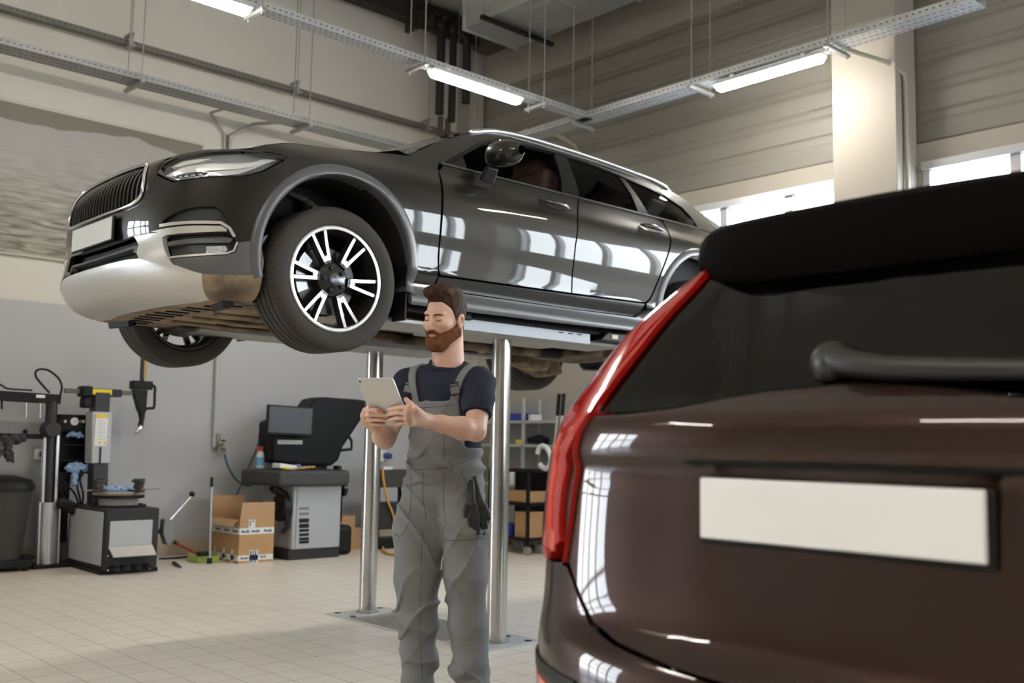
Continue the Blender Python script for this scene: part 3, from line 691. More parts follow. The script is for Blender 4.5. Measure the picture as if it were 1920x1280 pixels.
# grille: chrome frame, dark backing, slats
gfo = [(u, z) for u, z in grille]
fp = []
for k in range(61):
    u, z = grille[k]; p = S(max(u, 0), z, -.006); fp.append((p[0], p[1], p[2]))
loop = fp+[(x, -y, z) for x, y, z in fp[::-1][1:]]
MB().tube(loop, .0115, 8, flat=.8).build('grille_frame', M_CHROME, CAR, smooth=60)
gb = panel(S, [(u*.985, z) for u, z in grille], 'grille_backing', M_BLACK, CAR, d=.035, th=0, centre=True, step=.05)
edge_z = lambda y: (.668+.022*max(0, (abs(y)-.34)/.12)**2, .888-.03*max(0, (abs(y)-.34)/.12)**2)
for k in range(-11, 12):
    y = k*.0405; z0, z1 = edge_z(y); pts = []
    for j in range(9):
        z = z0+(z1-z0)*j/8; p = S(abs(y), z, .012-.010*math.sin(math.pi*j/8)); pts.append((p[0], y, z))
    mb = MB(); mb.grid([[(x, yy-.0014, z) for x, yy, z in pts], [(x-.006, yy, z) for x, yy, z in pts], [(x, yy+.0014, z) for x, yy, z in pts]])
    sl = mb.build('slat', M('dark_chrome', (.20, .20, .20), .2, metal=1.0), gb, smooth=60)
    MB().grid([[(x+.0008, yy-.0035, z) for x, yy, z in pts], [(x+.0006, yy+.0035, z) for x, yy, z in pts], [(x+.02, yy+.003, z) for x, yy, z in pts], [(x+.02, yy-.003, z) for x, yy, z in pts], [(x+.0008, yy-.0035, z) for x, yy, z in pts]]).build('slat_body', M_BLACK, gb)
# lower intake
it = panel(S, intake, 'intake_backing', M_BLACK, CAR, d=.06, th=0, centre=True, step=.05)
panel(S, [(0, .452), (.25, .456), (.40, .464), (.40, .446), (.43, .44), (.465, .45), (.468, .476), (.40, .478), (.25, .468), (0, .464)], 'intake_bar', CLAD, it, d=.012, th=.03, centre=True)
# plate
pl = MB().box((-.845, 0, .577), (.012, .54, .122)).build('plate_holder', M_BLACK, CAR, bevel=.004)
MB().box((-.853, 0, .578), (.005, .52, .112)).build('licence_plate', M('blank_plate', (.60, .585, .55), .4, var=.03), pl, bevel=.003)
# headlamps
for s in (-1, 1):
    hb = panel(S, headlamp, 'headlamp', M('lamp_housing_grey', (.30, .30, .30), .35, metal=.2), CAR, d=.045, th=-.045, side=s)
    panel(S, [(.60, .795), (.70, .822), (.85, .84), (1.0, .845), (1.12, .868), (1.17, .885), (1.10, .86), (1.02, .83), (.95, .815), (.80, .80), (.70, .79), (.63, .785)], 'reflector', M('lamp_reflector', (.86, .86, .85), .25, metal=.35), hb, d=.020, th=.02, side=s)
    panel(S, [(.62, .835), (.70, .855), (.80, .862), (.86, .866), (.80, .845), (.68, .83)], 'reflector', MATS['lamp_reflector'], hb, d=.020, th=.02, side=s)
    panel(S, [(.90, .842), (.98, .85), (1.06, .865), (1.12, .89), (1.18, .895), (1.12, .865), (1.07, .835), (1.0, .80), (.93, .787), (.86, .782), (.86, .80), (.96, .815)], 'daylight_guide', M('lamp_grey', (.66, .66, .66), .3, metal=.2), hb, d=.026, th=.015, side=s)
    for k in range(4):
        u = .705+k*.036; p = S(u, .775+k*.003, .028); MB().sph((p[0], s*p[1], p[2]), (.012, .012, .010), 12, 8).build('lamp_element', M('lens_element', (.55, .6, .66), .05, metal=.8), hb, smooth=180)
    panel(S, strip_poly([(.60, .80), (.69, .765), (.84, .778), (.86, .79)], .004, .004), 'lamp_bezel', M_CHROME, hb, d=.022, th=.012, side=s)
    panel(S, inset(headlamp, .003), 'lens', CLEAR, hb, d=.002, th=0, side=s)
# --- wings
wing = [(uf(-.29), .862)]+[(uf(x), z) for x, z in arc(AF[0], AF[1], RA+.03, 126, -8, 34)]+[(uf(.50), .40), (uf(.60), .405), (uf(.645), .44), (uf(.632), .56), (uf(.628), .79), (uf(.637), .94), (uf(.663), 1.05), (uf(.69), 1.10), (uf(.62), 1.12), (uf(.47), 1.094), (uf(.264), 1.074), (uf(-.058), 1.035), (uf(-.20), 1.018), (uf(-.294), .995), (uf(-.40), .96), (uf(-.49), .925), (1.10, .921), (1.18, .918), (1.222, .913)]
both(S, inset(wing, G), 'front_wing', PAINT, CAR)
# --- doors
fdoor = [(.655, .462), (1.668, .480), (1.663, .60), (1.668, .77), (1.70, .95), (1.80, 1.098), (1.2, 1.094), (.72, 1.09), (.672, 1.05), (.647, .94), (.638, .79), (.638, .60), (.643, .49)]
rdoor = [(1.674, .480), (2.36, .497), (2.40, .525), (2.434, .58), (2.475, .67), (2.51, .75), (2.555, .84), (2.60, .93), (2.632, 1.02), (2.618, 1.075), (2.56, 1.102), (1.806, 1.098), (1.706, .95), (1.674, .77), (1.669, .60)]
for poly, nm, hx in ((fdoor, 'front_door', (1.40, 1.65)), (rdoor, 'rear_door', (2.33, 2.56))):
    for s in (-1, 1):
        d = panel(S, inset(uz(poly), G), nm, PAINT, CAR, side=s)
        # pull handle: dark cup with a bridge over it
        x0, x1 = hx; zc = 1.005
        panel(S, catmull([(uf(x0+.07), zc-.025), (uf(x0+.15), zc-.032), (uf(x0+.205), zc-.012), (uf(x0+.15), zc+.008), (uf(x0+.07), zc+.005)], 30, True), 'handle_cup', M_BLACK, d, d=-.0012, th=.003, side=s)
        pts = []
        for j in range(9):
            t = j/8; p = S(uf(x0+(x1-x0)*t), zc+.006-.012*t, -.012-.024*math.sin(math.pi*t)); pts.append((p[0], s*p[1], p[2]))
        MB().tube(pts, [.007, .012, .0145, .0155, .016, .0155, .0145, .012, .007], 10).build('handle', PAINT, d, smooth=60)
# recessed dark door feet and sills
both(S, inset(uz([(.652, .455), (1.668, .473), (2.362, .490), (2.33, .43), (2.28, .402), (1.66, .392), (.80, .392), (.655, .398)]), .002), 'door_foot_cladding', CLADD, CAR, d=.004)
both(S, uz([(.475, .388), (.9, .385), (1.7, .388), (2.30, .395), (2.40, .44), (2.47, .46), (2.47, .34), (2.30, .30), (1.5, .288), (.9, .284), (.462, .284), (.462, .36)]), 'sill', CLAD, CAR, d=-.004, th=.03)
both(S, uz([(.462, .40), (.64, .403), (.64, .39), (.462, .387)]), 'sill_strip', SILV, CAR, d=-.006, th=.01)
both(S, uz([(.47, .484), (.64, .455), (.64, .404), (.462, .404)]), 'wing_foot_cladding', CLADD, CAR, d=.002)
# rear quarter with wheel arch, then simple tail
qtr = [(2.372, .494)]+[(2.37, .46), (2.46, .455)]+arc(AR[0], AR[1], RA+.03, 176, 6, 40)+[(3.42, .42), (3.6, .42), (3.6, .80), (3.55, 1.09), (3.12, 1.105), (2.65, 1.105), (2.63, 1.075), (2.643, 1.02), (2.61, .93), (2.565, .84), (2.52, .75), (2.485, .67), (2.444, .58), (2.408, .522)]
both(S, inset(uz(qtr), G), 'rear_wing', PAINT, CAR)
uE = EST.L
uq = uf(3.6)
tail = [(uq+.006, .36), (uE, .36), (uE, 1.05), (uq+.25, 1.06), (uq+.006, 1.02)]
panel(S, tail, 'tailgate', PAINT, CAR, side=-1, step=.06); panel(S, tail, 'tailgate', PAINT, CAR, side=1, step=.06)
both(S, [(uq+.006, .20), (uE, .20), (uE, .355), (uq+.006, .355)], 'rear_bumper', CLAD, CAR, step=.06)
# --- arch claddings
def arch_trim(c, s, a0, a1):
    mb = MB(); rows = []
    for k in range(57):
        a = math.radians(a0+(a1-a0)*k/56); row = []
        for r, out in ((RA+.056, -.0015), (RA+.052, .007), (RA+.035, .013), (RA+.012, .016), (RA+.002, .012), (RA-.002, .002), (RA-.004, -.03), (RA-.004, -.09)):
            x, z = c[0]+r*math.cos(a), c[1]+r*math.sin(a); p = S(uf(x), z, -out); row.append((p[0], s*p[1], p[2]))
        rows.append(row)
    mb.grid(rows); return mb.build('arch_cladding', CLAD, CAR, smooth=50)
for s in (-1, 1):
    arch_trim(AF, s, 197, -14); arch_trim(AR, s, 178, -4)
    for c in (AF, AR):
        w = MB(); w.lathe([(RA-.003, 0), (RA-.003, .30)], (c[0], s*.895, c[1]), (0, -s, 0), 40, math.radians(-100), math.radians(100), ref=(0, 0, 1))
        w.lathe([(RA-.003, .30), (.02, .30)], (c[0], s*.895, c[1]), (0, -s, 0), 40, math.radians(-100), math.radians(100), ref=(0, 0, 1))
        w.build('wheel_well', M('liner_black', (.006, .006, .006), .9), CAR, smooth=60)
# --- glasshouse: roof sides, pillars, glass
topw = [(.704, 1.098), (.858, 1.19), (.975, 1.262), (1.08, 1.325), (1.173, 1.362), (1.308, 1.398), (1.479, 1.42), (1.75, 1.436), (2.0, 1.432), (2.343, 1.402), (2.55, 1.37), (2.799, 1.33), (2.967, 1.268), (3.03, 1.20), (3.055, 1.11)]
topo = [(.47, 1.098), (.60, 1.165), (.794, 1.272), (.95, 1.335), (1.083, 1.386), (1.2, 1.425), (1.317, 1.452), (1.50, 1.468), (1.75, 1.472), (2.19, 1.462), (2.63, 1.43), (2.877, 1.395), (3.05, 1.35), (3.15, 1.29), (3.27, 1.19), (3.40, 1.105)]
both(S, uz(topo+topw[::-1]), 'roof_side', PAINT, CAR, th=.02)
both(S, uz(strip_poly(topw[:-1], .0, .016)), 'window_trim', M_BLACK, CAR, d=-.003, th=.02)
both(S, uz(strip_poly([(.70, 1.10), (1.2, 1.102), (1.8, 1.104), (2.4, 1.105), (3.06, 1.108)], .006, .006)), 'belt_strip', M('dark_bright_trim', (.22, .22, .21), .22, metal=.9), CAR, d=-.006, th=.012)
both(S, uz([(1.66, 1.105), (1.815, 1.105), (1.845, 1.21), (1.868, 1.40), (1.865, 1.43), (1.765, 1.432), (1.745, 1.36), (1.71, 1.22)]), 'door_pillar', M('gloss_black', (.007, .007, .007), .2, spec=.35), CAR, d=.003, th=.02)
both(S, uz([(2.385, 1.108), (2.50, 1.108), (2.46, 1.25), (2.40, 1.392), (2.345, 1.398), (2.395, 1.25)]), 'rear_pillar', MATS['gloss_black'], CAR, d=.003, th=.02)
both(S, uz([(1.823, 1.108), (2.383, 1.108), (2.39, 1.25), (2.345, 1.40), (2.0, 1.43), (1.872, 1.428), (1.85, 1.22)]), 'rear_door_glass', TINT, CAR, d=.012, th=0)
both(S, uz([(2.50, 1.108), (3.05, 1.11), (3.02, 1.20), (2.96, 1.265), (2.80, 1.325), (2.55, 1.368), (2.41, 1.388), (2.465, 1.25)]), 'quarter_glass', TINT, CAR, d=.008, th=0)
both(S, uz([(.715, 1.104), (.90, 1.104), (.90, 1.115), (.90, 1.205), (.86, 1.18)]), 'mirror_sail', M_BLACK, CAR, d=.008, th=.01)
panel(S, uz([(.90, 1.104), (1.66, 1.104), (1.70, 1.22), (1.745, 1.36), (1.76, 1.43), (1.48, 1.414), (1.17, 1.355), (.975, 1.255), (.90, 1.205)]), 'front_door_glass', CLEAR, CAR, d=.012, th=0, side=1)
# rails
rail = [(1.02, 1.378), (1.2, 1.437), (1.317, 1.462), (1.50, 1.479), (1.75, 1.484), (2.19, 1.474), (2.63, 1.443), (2.80, 1.418), (2.90, 1.385)]
for s in (-1, 1):
    pts = []
    for x, z in catmull(rail, 40):
        p = S(uf(x), z, -.008); pts.append((p[0], s*p[1], p[2]))
    MB().tube(pts, [.004]+[.013]*(len(pts)-2)+[.004], 10).build('roof_rail', M('satin_rail', (.62, .62, .62), .25, metal=.9), CAR, smooth=60)
# bonnet, windscreen, roof, rear screen as sheets between the edge lines
def sheet(rows, name, mat, th=.01):
    return MB().grid(rows).build(name, mat, CAR, smooth=60)
side_e = [(.60, .896), (.70, .898), (.85, .905), (.95, .915), (1.03, .928)]+[(uf(x), z) for x, z in ((-.44, .945), (-.40, .962), (-.294, .998), (-.2, 1.02), (-.058, 1.037), (.1, 1.056), (.264, 1.075), (.47, 1.096), (.60, 1.115))]
rows = []
nE = len(side_e)
for i, (u, z) in enumerate(side_e):
    e = S(u, z, .004); t = i/(nE-1); xc = -.745+t*(.56+.745); zc = .925+.235*math.sin(t*math.pi/2); row = []
    for k in range(-12, 13):
        q = k/12; a = abs(q); w = a**2.2
        if i == 0: p = S(.60*a+.001, .925-.027*a**3, .012); row.append((p[0], (p[1] if q > 0 else -p[1]), p[2]))
        else: row.append((xc+(e[0]-xc)*w, q*e[1], zc+(e[2]-zc)*a**2.6))
    rows.append(row)
sheet(rows, 'bonnet', PAINT)
ws = []
for j in range(9):
    t = j/8; x = .50+(1.30-.50)*t; ez = spl([(.47, 1.10), (.60, 1.167), (.794, 1.274), (1.083, 1.388), (1.317, 1.454)], x); e = S(uf(x), ez, -.004)
    cx, cz = .36+.86*t, 1.14+.375*t; ws.append([(cx+(e[0]-cx)*abs(k/10)**2, e[1]*k/10, cz+(e[2]-cz)*abs(k/10)**2.2) for k in range(-10, 11)])
sheet(ws, 'windscreen', WSCR)
MB().grid([[(.56-.10*(1-abs(k/8)**2), .8*k/8, 1.105+.045*(1-abs(k/8)**2)) for k in range(-8, 9)], [(.44-.10*(1-abs(k/8)**2), .8*k/8, 1.125+.035*(1-abs(k/8)**2)) for k in range(-8, 9)]]).build('wiper_cowl', M_BLACK, CAR, smooth=60)
rf = []
for j in range(19):
    x = 1.30+1.75*j/18; ez = spl(topo[6:14], x); e = S(uf(x), ez, 0); cz = ez+.03
    rf.append([(x-(.09*(1-abs(k/10)**2) if j == 0 else 0), e[1]*k/10, cz+(e[2]-cz)*abs(k/10)**2.4) for k in range(-10, 11)])
sheet(rf, 'roof', PAINT)
rs = []
for j in range(7):
    t = j/6; x = 3.05+.85*t; z = 1.38-.33*t**1.3; hw = .58+.16*t; rs.append([(x+.08*(1-abs(k/8)**2), hw*k/8, z+.03*(1-abs(k/8)**2)) for k in range(-8, 9)])
sheet(rs, 'rear_window', TINT)
for s in (-1, 1):
    pts = [(3.03, s*.60, 1.385), (3.14, s*.645, 1.31), (3.27, s*.69, 1.21), (3.42, s*.735, 1.10), (3.62, s*.76, 1.02)]
    MB().tube(pts, [.02, .035, .04, .045, .05], 10).build('tail_lamp', M('red_lens', (.45, .012, .008), .1, coat=1.0), CAR, smooth=60)
# mirrors
for s in (-1, 1):
    c = Vector((1.02, s*1.015, 1.185)); rot = rotm(0, 0, s*-.12)
    prf = []
    for j in range(13):
        t = j/12; y = -.125+.25*t; k = math.sqrt(max(0.0, 1-(2*t-1)**2*.93))**.7; rw = []
        for a in range(16):
            q = 2*math.pi*a/16; cx, cz = math.cos(q), math.sin(q)
            sx = .075 if cx < 0 else .045
            rw.append(c+rot @ Vector((math.copysign(abs(cx)**.7, cx)*sx*k, s*y, math.copysign(abs(cz)**.75, cz)*.078*k*(1.0-.12*t))))
        prf.append(rw)
    mo = MB().grid(prf, True).build('door_mirror', PAINT, CAR, smooth=70)
    MB().prism([(-.05, -.02), (.05, -.02), (.035, .07), (-.045, .07)], (.985, s*.90, 1.065), (1, 0, 0), (0, s*.62, .78), (0, s*.78, -.62), .03).build('mirror_foot', M_BLACK, mo, bevel=.008)
    MB().sph(c+Vector((.05, 0, 0)), (.012, .105, .062), 20, 10).build('mirror_glass', M_CHROME, mo, smooth=180)
# seats, dash, far door trim seen through the open window
LEA = M('brown_leather', (.060, .028, .022), .5, var=.12); INT = M('cabin_black', (.012, .012, .012), .8)
for s in (-1, 1):
    st = MB().box((1.50, s*.40, .72), (.52, .50, .16)).build('front_seat', LEA, CAR, bevel=.05, seg=3)
    MB().box((1.74, s*.40, 1.02), (.15, .48, .62), rotm(0, .2, 0)).build('seat_back', LEA, st, bevel=.05, seg=3)
    hr = MB().box((1.80, s*.40, 1.335), (.11, .26, .19), rotm(0, .15, 0)).build('headrest', LEA, st, bevel=.045, seg=3)
MB().box((2.62, 0, .95), (.18, 1.3, .75), rotm(0, .2, 0)).build('rear_bench', LEA, CAR, bevel=.05)
MB().box((.88, 0, .98), (.40, 1.5, .22)).build('dashboard', INT, CAR, bevel=.05)
MB().bx(.55, 3.45, -.86, .86, .33, .35).build('cabin_floor', INT, CAR)
for s in (-1, 1): MB().bx(.6, 3.4, s*.80-.008, s*.80+.008, .28, 1.07).build('door_lining', INT, CAR)
MB().bx(3.5, 3.52, -.8, .8, .3, 1.0).bx(.44, .46, -.8, .8, .3, 1.08).build('bulkhead', INT, CAR)
MB().lathe([(.185, -.014), (.20, 0), (.185, .014), (.172, 0), (.185, -.014)], (1.18, -.40, 1.08), (.85, 0, -.5), 24).build('steering_wheel', INT, CAR, smooth=60)
# --- underside
ztop = [(0, .405), (.45, .405), (.55, .396), (.68, .372), (.76, .345), (.85, .320), (.95, .322), (1.05, .329), (1.13, .338)]
us_ = [k*1.13/28 for k in range(29)]
LV = [(0, 1.0, 0), (.000, .90, -.006), (.004, .82, -.010), (.02, .62, -.004), (.055, .38, .02), (.12, .18, .075), (.21, .04, .16), (.27, 0, .22)]
def skid_pt(u, s, lv):
    zt = spl(ztop, u); inn, f, _ = lv; p = S(u, zt, -.007); e = EST.nrm(u); sc = 1-.45*sm(.55, 1.0, u)
    return (p[0]-e[0]*inn*sc, s*(p[1]-e[1]*inn*sc), .222+(zt-.222)*f)
def skid_rows(u0, u1, sides):
    return [[skid_pt(u, s, lv) for lv in LV] for s, us in sides for u in us if u0 <= u <= u1]
SU = .88
cen = [(-1, us_[::-1]), (1, us_[1:])]
MB().grid(skid_rows(0, SU, cen)).build('skid_plate', SILV, CAR, smooth=60)
for s in (-1, 1): MB().grid(skid_rows(SU-.04, 2, [(s, us_)])).build('corner_undertray', DIRT, CAR, smooth=60)
lastr = [skid_pt(u, s, LV[-1]) for s, us in cen for u in us]
tr = [lastr]
for t in (.1, .22, .36): tr.append([(p[0]+(.52-p[0])*t, p[1], .222) for p in lastr])
MB().grid(tr).build('front_undertray', DIRT, CAR, smooth=60)
tr = [[(p[0]-.02, max(-.62, min(.62, p[1])), .2195) for p in tr[-2]]]
for t in (.5, 1): tr.append([(tr[0][k][0]+(.52-tr[0][k][0])*t, tr[0][k][1], .2195) for k in range(len(lastr))])
ut = MB().grid(tr).build('engine_undertray', DIRT, CAR, smooth=60)
random.seed(3)
for k in range(11):
    y = -.56+k*.112; ln = .10+.06*random.random()
    x = -.47+.02*random.random()+.07*(abs(y)/.6)**2
    MB().box((x+.03, y, .2185), (ln, .022, .006), rotm(0, 0, .12*(1 if k % 2 else -1))).build('slot', M_BLACK, ut)
for x, y, a in ((-.05, .22, .1), (.12, .30, .3), (.2, -.05, -.2), (.28, .12, .1), (.33, -.28, .2), (.05, -.35, .0), (.38, .34, .2)):
    MB().prism([(0, 0), (.09, .012), (.11, .035), (.03, .04)], (x, y, .214), (math.cos(a), math.sin(a), 0), (-math.sin(a), math.cos(a), 0), (0, 0, 1), .006).build('opening', M_BLACK, ut)
for y in (-.25, .0, .25):
    MB().tube([(-.3, y, .213), (.1, y*1.1, .206), (.48, y*.9, .212)], .012, 8).build('rib', DIRT, ut, smooth=60)
for s in (-1, 1):
    MB().box((-.44, s*.60, .245), (.05, .20, .11), rotm(0, -.25, s*.2)).build('air_deflector', M_BLACK, CAR, bevel=.006)
fl = []
for j in range(25):
    x = .50+2.75*j/24; fl.append([(x, y, .272+.03*math.sin(x*9+y*7)*.35+.02*abs(math.sin(y*5.5))+(.05 if x > 2.5 else 0)*abs(y)) for y in [k/10*.80 for k in range(-10, 11)]])
MB().grid(fl).build('underbody', DIRTD, CAR, smooth=60)
for s in (-1, 1):
    MB().box((1.35, s*.22, .250), (1.75, .24, .02)).build('floor_shield', DIRT, CAR, bevel=.006)
    MB().bx(.52, 2.40, s*.79-.02, s*.79+.02, .262, .31).build('sill_flange', M_BLACK, CAR, bevel=.004)
    MB().bx(.50, 2.45, s*.66-.03, s*.66+.03, .262, .29).build('underbody_rib', DIRT, CAR, bevel=.005)
MB().tube([(.5, .05, .235), (1.2, .08, .225), (2.0, .05, .225), (2.6, .1, .23)], .035, 12).build('exhaust_pipe', DIRTD, CAR, smooth=60)
MB().box((2.85, .0, .26), (.55, .9, .10)).build('rear_subframe', DIRTD, CAR, bevel=.03)
for s in (-1, 1):
    MB().prism([(-.30, .02), (.10, -.10), (.34, -.06), (.30, .05), (.05, .07), (-.28, .12)], (2.85, s*.62, .20), (1, 0, 0), (0, 0, 1), (0, s, 0), .10).build('rear_lower_arm', DIRT, CAR, bevel=.02)
    MB().prism([(-.1, 0), (.16, -.04), (.2, .05), (-.05, .09)], (2.62, s*.38, .17), (1, 0, 0), (0, 0, 1), (0, s, 0), .22).build('arm_shield', DIRT, CAR, bevel=.02)
    MB().tube([(2.95, s*.25, .30), (2.95, s*.70, .32)], .03, 10).build('drive_shaft', DIRTD, CAR, smooth=60)
    MB().tube([(.02, s*.22, .30), (0, s*.70, .345)], [.035, .028], 12).build('drive_shaft', DIRTD, CAR, smooth=60)
    MB().prism([(-.18, 0), (.16, 0), (.03, .42), (-.03, .42)], (.03, s*.33, .215), (1, 0, 0), (0, s, .10), (0, 0, 1), .035).build('lower_control_arm', DIRT, CAR, bevel=.01)
    MB().tube([(-.05, s*.30, .25), (-.09, s*.68, .29)], .012, 8).tube([(.10, s*.30, .23), (.02, s*.70, .26)], .016, 8).build('tie_rod', DIRT, CAR, smooth=60)
    MB().prism([(-.05, -.16), (.05, -.16), (.06, .1), (.02, .40), (-.03, .40), (-.06, .1)], (0, s*.68, .36), (1, 0, 0), (0, 0, 1), (0, s, 0), .05).build('wheel_knuckle', DIRTD, CAR, bevel=.01)
    MB().tube([(-.10, s*.60, .83), (-.02, s*.66, .79), (.06, s*.58, .77)], .016, 8).sph((-.01, s*.66, .76), .035, 10, 8).cyl((-.01, s*.66, .76), (-.02, s*.60, .66), .02).build('upper_control_arm', M('dusty_dark', (.05, .045, .04), .8), CAR, smooth=60)
    MB().tube([(.03, s*.56, .40), (.03, s*.52, .86)], .045, 14).build('spring_strut', M_BLACK, CAR, smooth=60)
    MB().grid([[(.45, s*.60, .20), (.45, s*.90, .20)], [(.458, s*.60, .50), (.452, s*.905, .50)]]).build('splash_flap', M_BLACK, CAR, solid=.01)
# --- wheels
def tyre_mat():
    m = M('tyre_tread', (.034, .028, .023), .8, var=.18, scale=5)
    nt = m.node_tree; L = nt.links.new; N = nt.nodes.new; b = nt.nodes['Principled BSDF']
    tc = N('ShaderNodeTexCoord'); sp = N('ShaderNodeSeparateXYZ'); L(tc.outputs['Object'], sp.inputs[0])
    def mm(op, a, c=None):
        n = N('ShaderNodeMath'); n.operation = op
        for i, v in enumerate((a, c)):
            if v is None: continue
            if isinstance(v, (int, float)): n.inputs[i].default_value = v
            else: L(v, n.inputs[i])
        return n.outputs[0]
    at = mm('ARCTAN2', sp.outputs['Z'], sp.outputs['X']); fr = mm('FRACT', mm('ADD', mm('MULTIPLY', at, 78/(2*math.pi)), mm('MULTIPLY', sp.outputs['Y'], 6.0)))
    r2 = mm('ADD', mm('MULTIPLY', sp.outputs['X'], sp.outputs['X']), mm('MULTIPLY', sp.outputs['Z'], sp.outputs['Z']))
    on = mm('MULTIPLY', mm('LESS_THAN', fr, .13), mm('GREATER_THAN', r2, .342**2))
    on = mm('MULTIPLY', on, mm('GREATER_THAN', mm('ABSOLUTE', sp.outputs['Y']), .052))
    bp = N('ShaderNodeBump'); bp.inputs['Strength'].default_value = 1; bp.inputs['Distance'].default_value = .006; L(mm('SUBTRACT', 1.0, on), bp.inputs['Height']); L(bp.outputs[0], b.inputs['Normal'])
    old = b.inputs['Base Color'].links[0].from_socket; mx = N('ShaderNodeMix'); mx.data_type = 'RGBA'; L(on, mx.inputs[0]); L(old, mx.inputs[6]); mx.inputs[7].default_value = (.008, .007, .006, 1); L(mx.outputs[2], b.inputs['Base Color'])
    return m
TYRE = tyre_mat(); POL = M('polished_alloy', (.60, .59, .575), .3, metal=.75, var=.03); ALB = M('black_alloy', (.028, .027, .026), .3, metal=.4, coat=.4)
def make_wheel(c, s):
    """rim faces outwards along s*y"""
    w = bpy.data.objects.new('wheel', None); COL.objects.link(w); w.parent = CAR; w.location = c; w.rotation_euler = (0, 0, 0 if s < 0 else math.pi)
    # local: outward = -y
    R0 = .359
    rim = MB().lathe([(.247, -.108), (.257, -.112), (.262, -.108), (.262, -.102), (.25, -.09), (.238, -.06), (.232, .06), (.245, .10), (.258, .105), (.252, .108), (.238, .09), (.224, .05), (.228, -.06), (.243, -.10)], (0, 0, 0), n=72).build('rim', ALB, w, smooth=40)
    MB().lathe([(.243, -.1105), (.249, -.1125), (.257, -.1135), (.263, -.110), (.262, -.106)], (0, 0, 0), n=72).build('rim_edge', POL, w, smooth=60)
    tp = [(.262, -.100), (.268, -.112), (.29, -.121), (.318, -.122), (.338, -.116), (.350, -.108), (R0-.003, -.098), (R0-.001, -.094)]
    gr = [-.062, -.022, .022, .062]; prof = list(tp)
    for g in gr: prof += [(R0, g-.0055), (R0-.007, g-.0045), (R0-.007, g+.0045), (R0, g+.0055)]
    prof += [(r, -y) for r, y in reversed(tp)]
    MB().lathe(prof, (0, 0, 0), n=96).build('tyre', TYRE, w, smooth=35)
    # hub
    MB().lathe([(.0, -.088), (.034, -.088), (.04, -.084), (.072, -.080), (.084, -.072), (.088, -.04), (.06, -.02)], (0, 0, 0), n=40).build('hub', ALB, w, smooth=40)
    MB().lathe([(0, -.098), (.022, -.0975), (.030, -.094), (.032, -.086)], (0, 0, 0), n=28).build('centre_cap', M('cap_grey', (.10, .105, .115), .3, metal=.5), w, smooth=40)
    for k in range(5):
        a = math.radians(90+18+72*k); x, z = .057*math.cos(a), .057*math.sin(a)
        MB().cyl((x, -.075, z), (x, -.092, z), .0125, .011, 6).build('wheel_bolt', M_BLACK, w, bevel=.002)
    for k in range(6):
        a0 = math.radians(-5+60*k); e = Vector((math.cos(a0), 0, math.sin(a0))); g = Vector((-math.sin(a0), 0, math.cos(a0)))
        for sd in (-1, 1):
            body = MB(); face = MB(); rows = []; fr = []
            for t in (0, .08, .3, .65, 1.0):
                r = .082+(.246-.082)*t; off_ = sd*(.010+.028*t); y = -.086-.012*t+.004*math.sin(t*3.1); wd = .0098-.001*t
                c0 = e*r+g*off_
                rows.append([c0+g*(-wd)+Vector((0, y, 0)), c0+g*wd+Vector((0, y, 0)), c0+g*(wd+.008)+Vector((0, y+.035, 0)), c0+g*(-wd-.008)+Vector((0, y+.035, 0))])
                if t > .05: fr.append([c0+g*(-wd+.001)+Vector((0, y-.0012, 0)), c0+g*(wd-.001)+Vector((0, y-.0012, 0))])
            body.grid(rows, True).build('spoke', ALB, w, smooth=35)
            face.grid(fr)
            if sd == -1: face.add([e*.10+g*-.022+Vector((0, -.0882, 0)), e*.097+Vector((0, -.0880, 0)), e*.124+Vector((0, -.0895, 0))], [(0, 1, 2)])
            else: face.add([e*.10+g*.022+Vector((0, -.0882, 0)), e*.124+Vector((0, -.0895, 0)), e*.097+Vector((0, -.0880, 0))], [(0, 1, 2)])
            face.build('spoke_face', POL, w)
    d = MB().lathe([(.08, -.01), (.168, -.01), (.168, .016), (.08, .016)], (0, 0, 0), n=48).build('brake_disc', M('disc_steel', (.10, .098, .095), .45, metal=.7), w, smooth=40)
    MB().lathe([(.13, -.045), (.19, -.045), (.19, .04), (.13, .04), (.13, -.045)], (0, 0, 0), n=12, a0=math.radians(-115), a1=math.radians(-50)).build('brake_caliper', M('caliper_grey', (.45, .46, .47), .4, metal=.6), w, smooth=40)
    MB().lathe([(.175, .03), (.09, .03), (.09, .05), (.02, .06)], (0, 0, 0), n=40).build('brake_shield', DIRTD, w, smooth=40)
    return w
for x in (0, 2.941):
    for s in (-1, 1): make_wheel((x, s*.818, .36), s)
# ================================================================ the brown car in front, seen from behind
BROWN = paint('dark_brown_paint', (.028, .0115, .0075))
RED = M('red_lens', (.45, .012, .008), .1, coat=1.0)
SUV = thing('brown_car', 'dark brown car with red tail lamps and blank white plate seen from behind', 'car', (1.49, .91, 0))
uB = lambda x: BRN.u_of_x(x)
def xb(pts): return [(uB(x), z) for x, z in pts]
lamp_in = [(.594, 1.535), (.634, 1.465), (.676, 1.385), (.668, 1.30), (.640, 1.222), (.675, 1.165), (.715, 1.11), (.735, 1.03), (.732, .96), (.70, .895)]
lamp_in = catmull(lamp_in, 60)
lamp_out = [(.80, .893), (.95, .915), (1.07, .945), (1.10, 1.04), (1.08, 1.14), (1.03, 1.215), (.93, 1.30), (.85, 1.40), (.775, 1.49), (.665, 1.57), (.60, 1.575)]
glass_low = [(0, 1.262), (.163, 1.254), (.28, 1.238), (.37, 1.224), (.50, 1.215), (.632, 1.219)]
gate = [(0, .742), (.18, .744), (.30, .750), (.463, .767), (.56, .79), (.62, .83), (.665, .87), (.697, .90)]+[p for p in lamp_in[::-1] if p[1] < 1.222]+glass_low[::-1][1:]
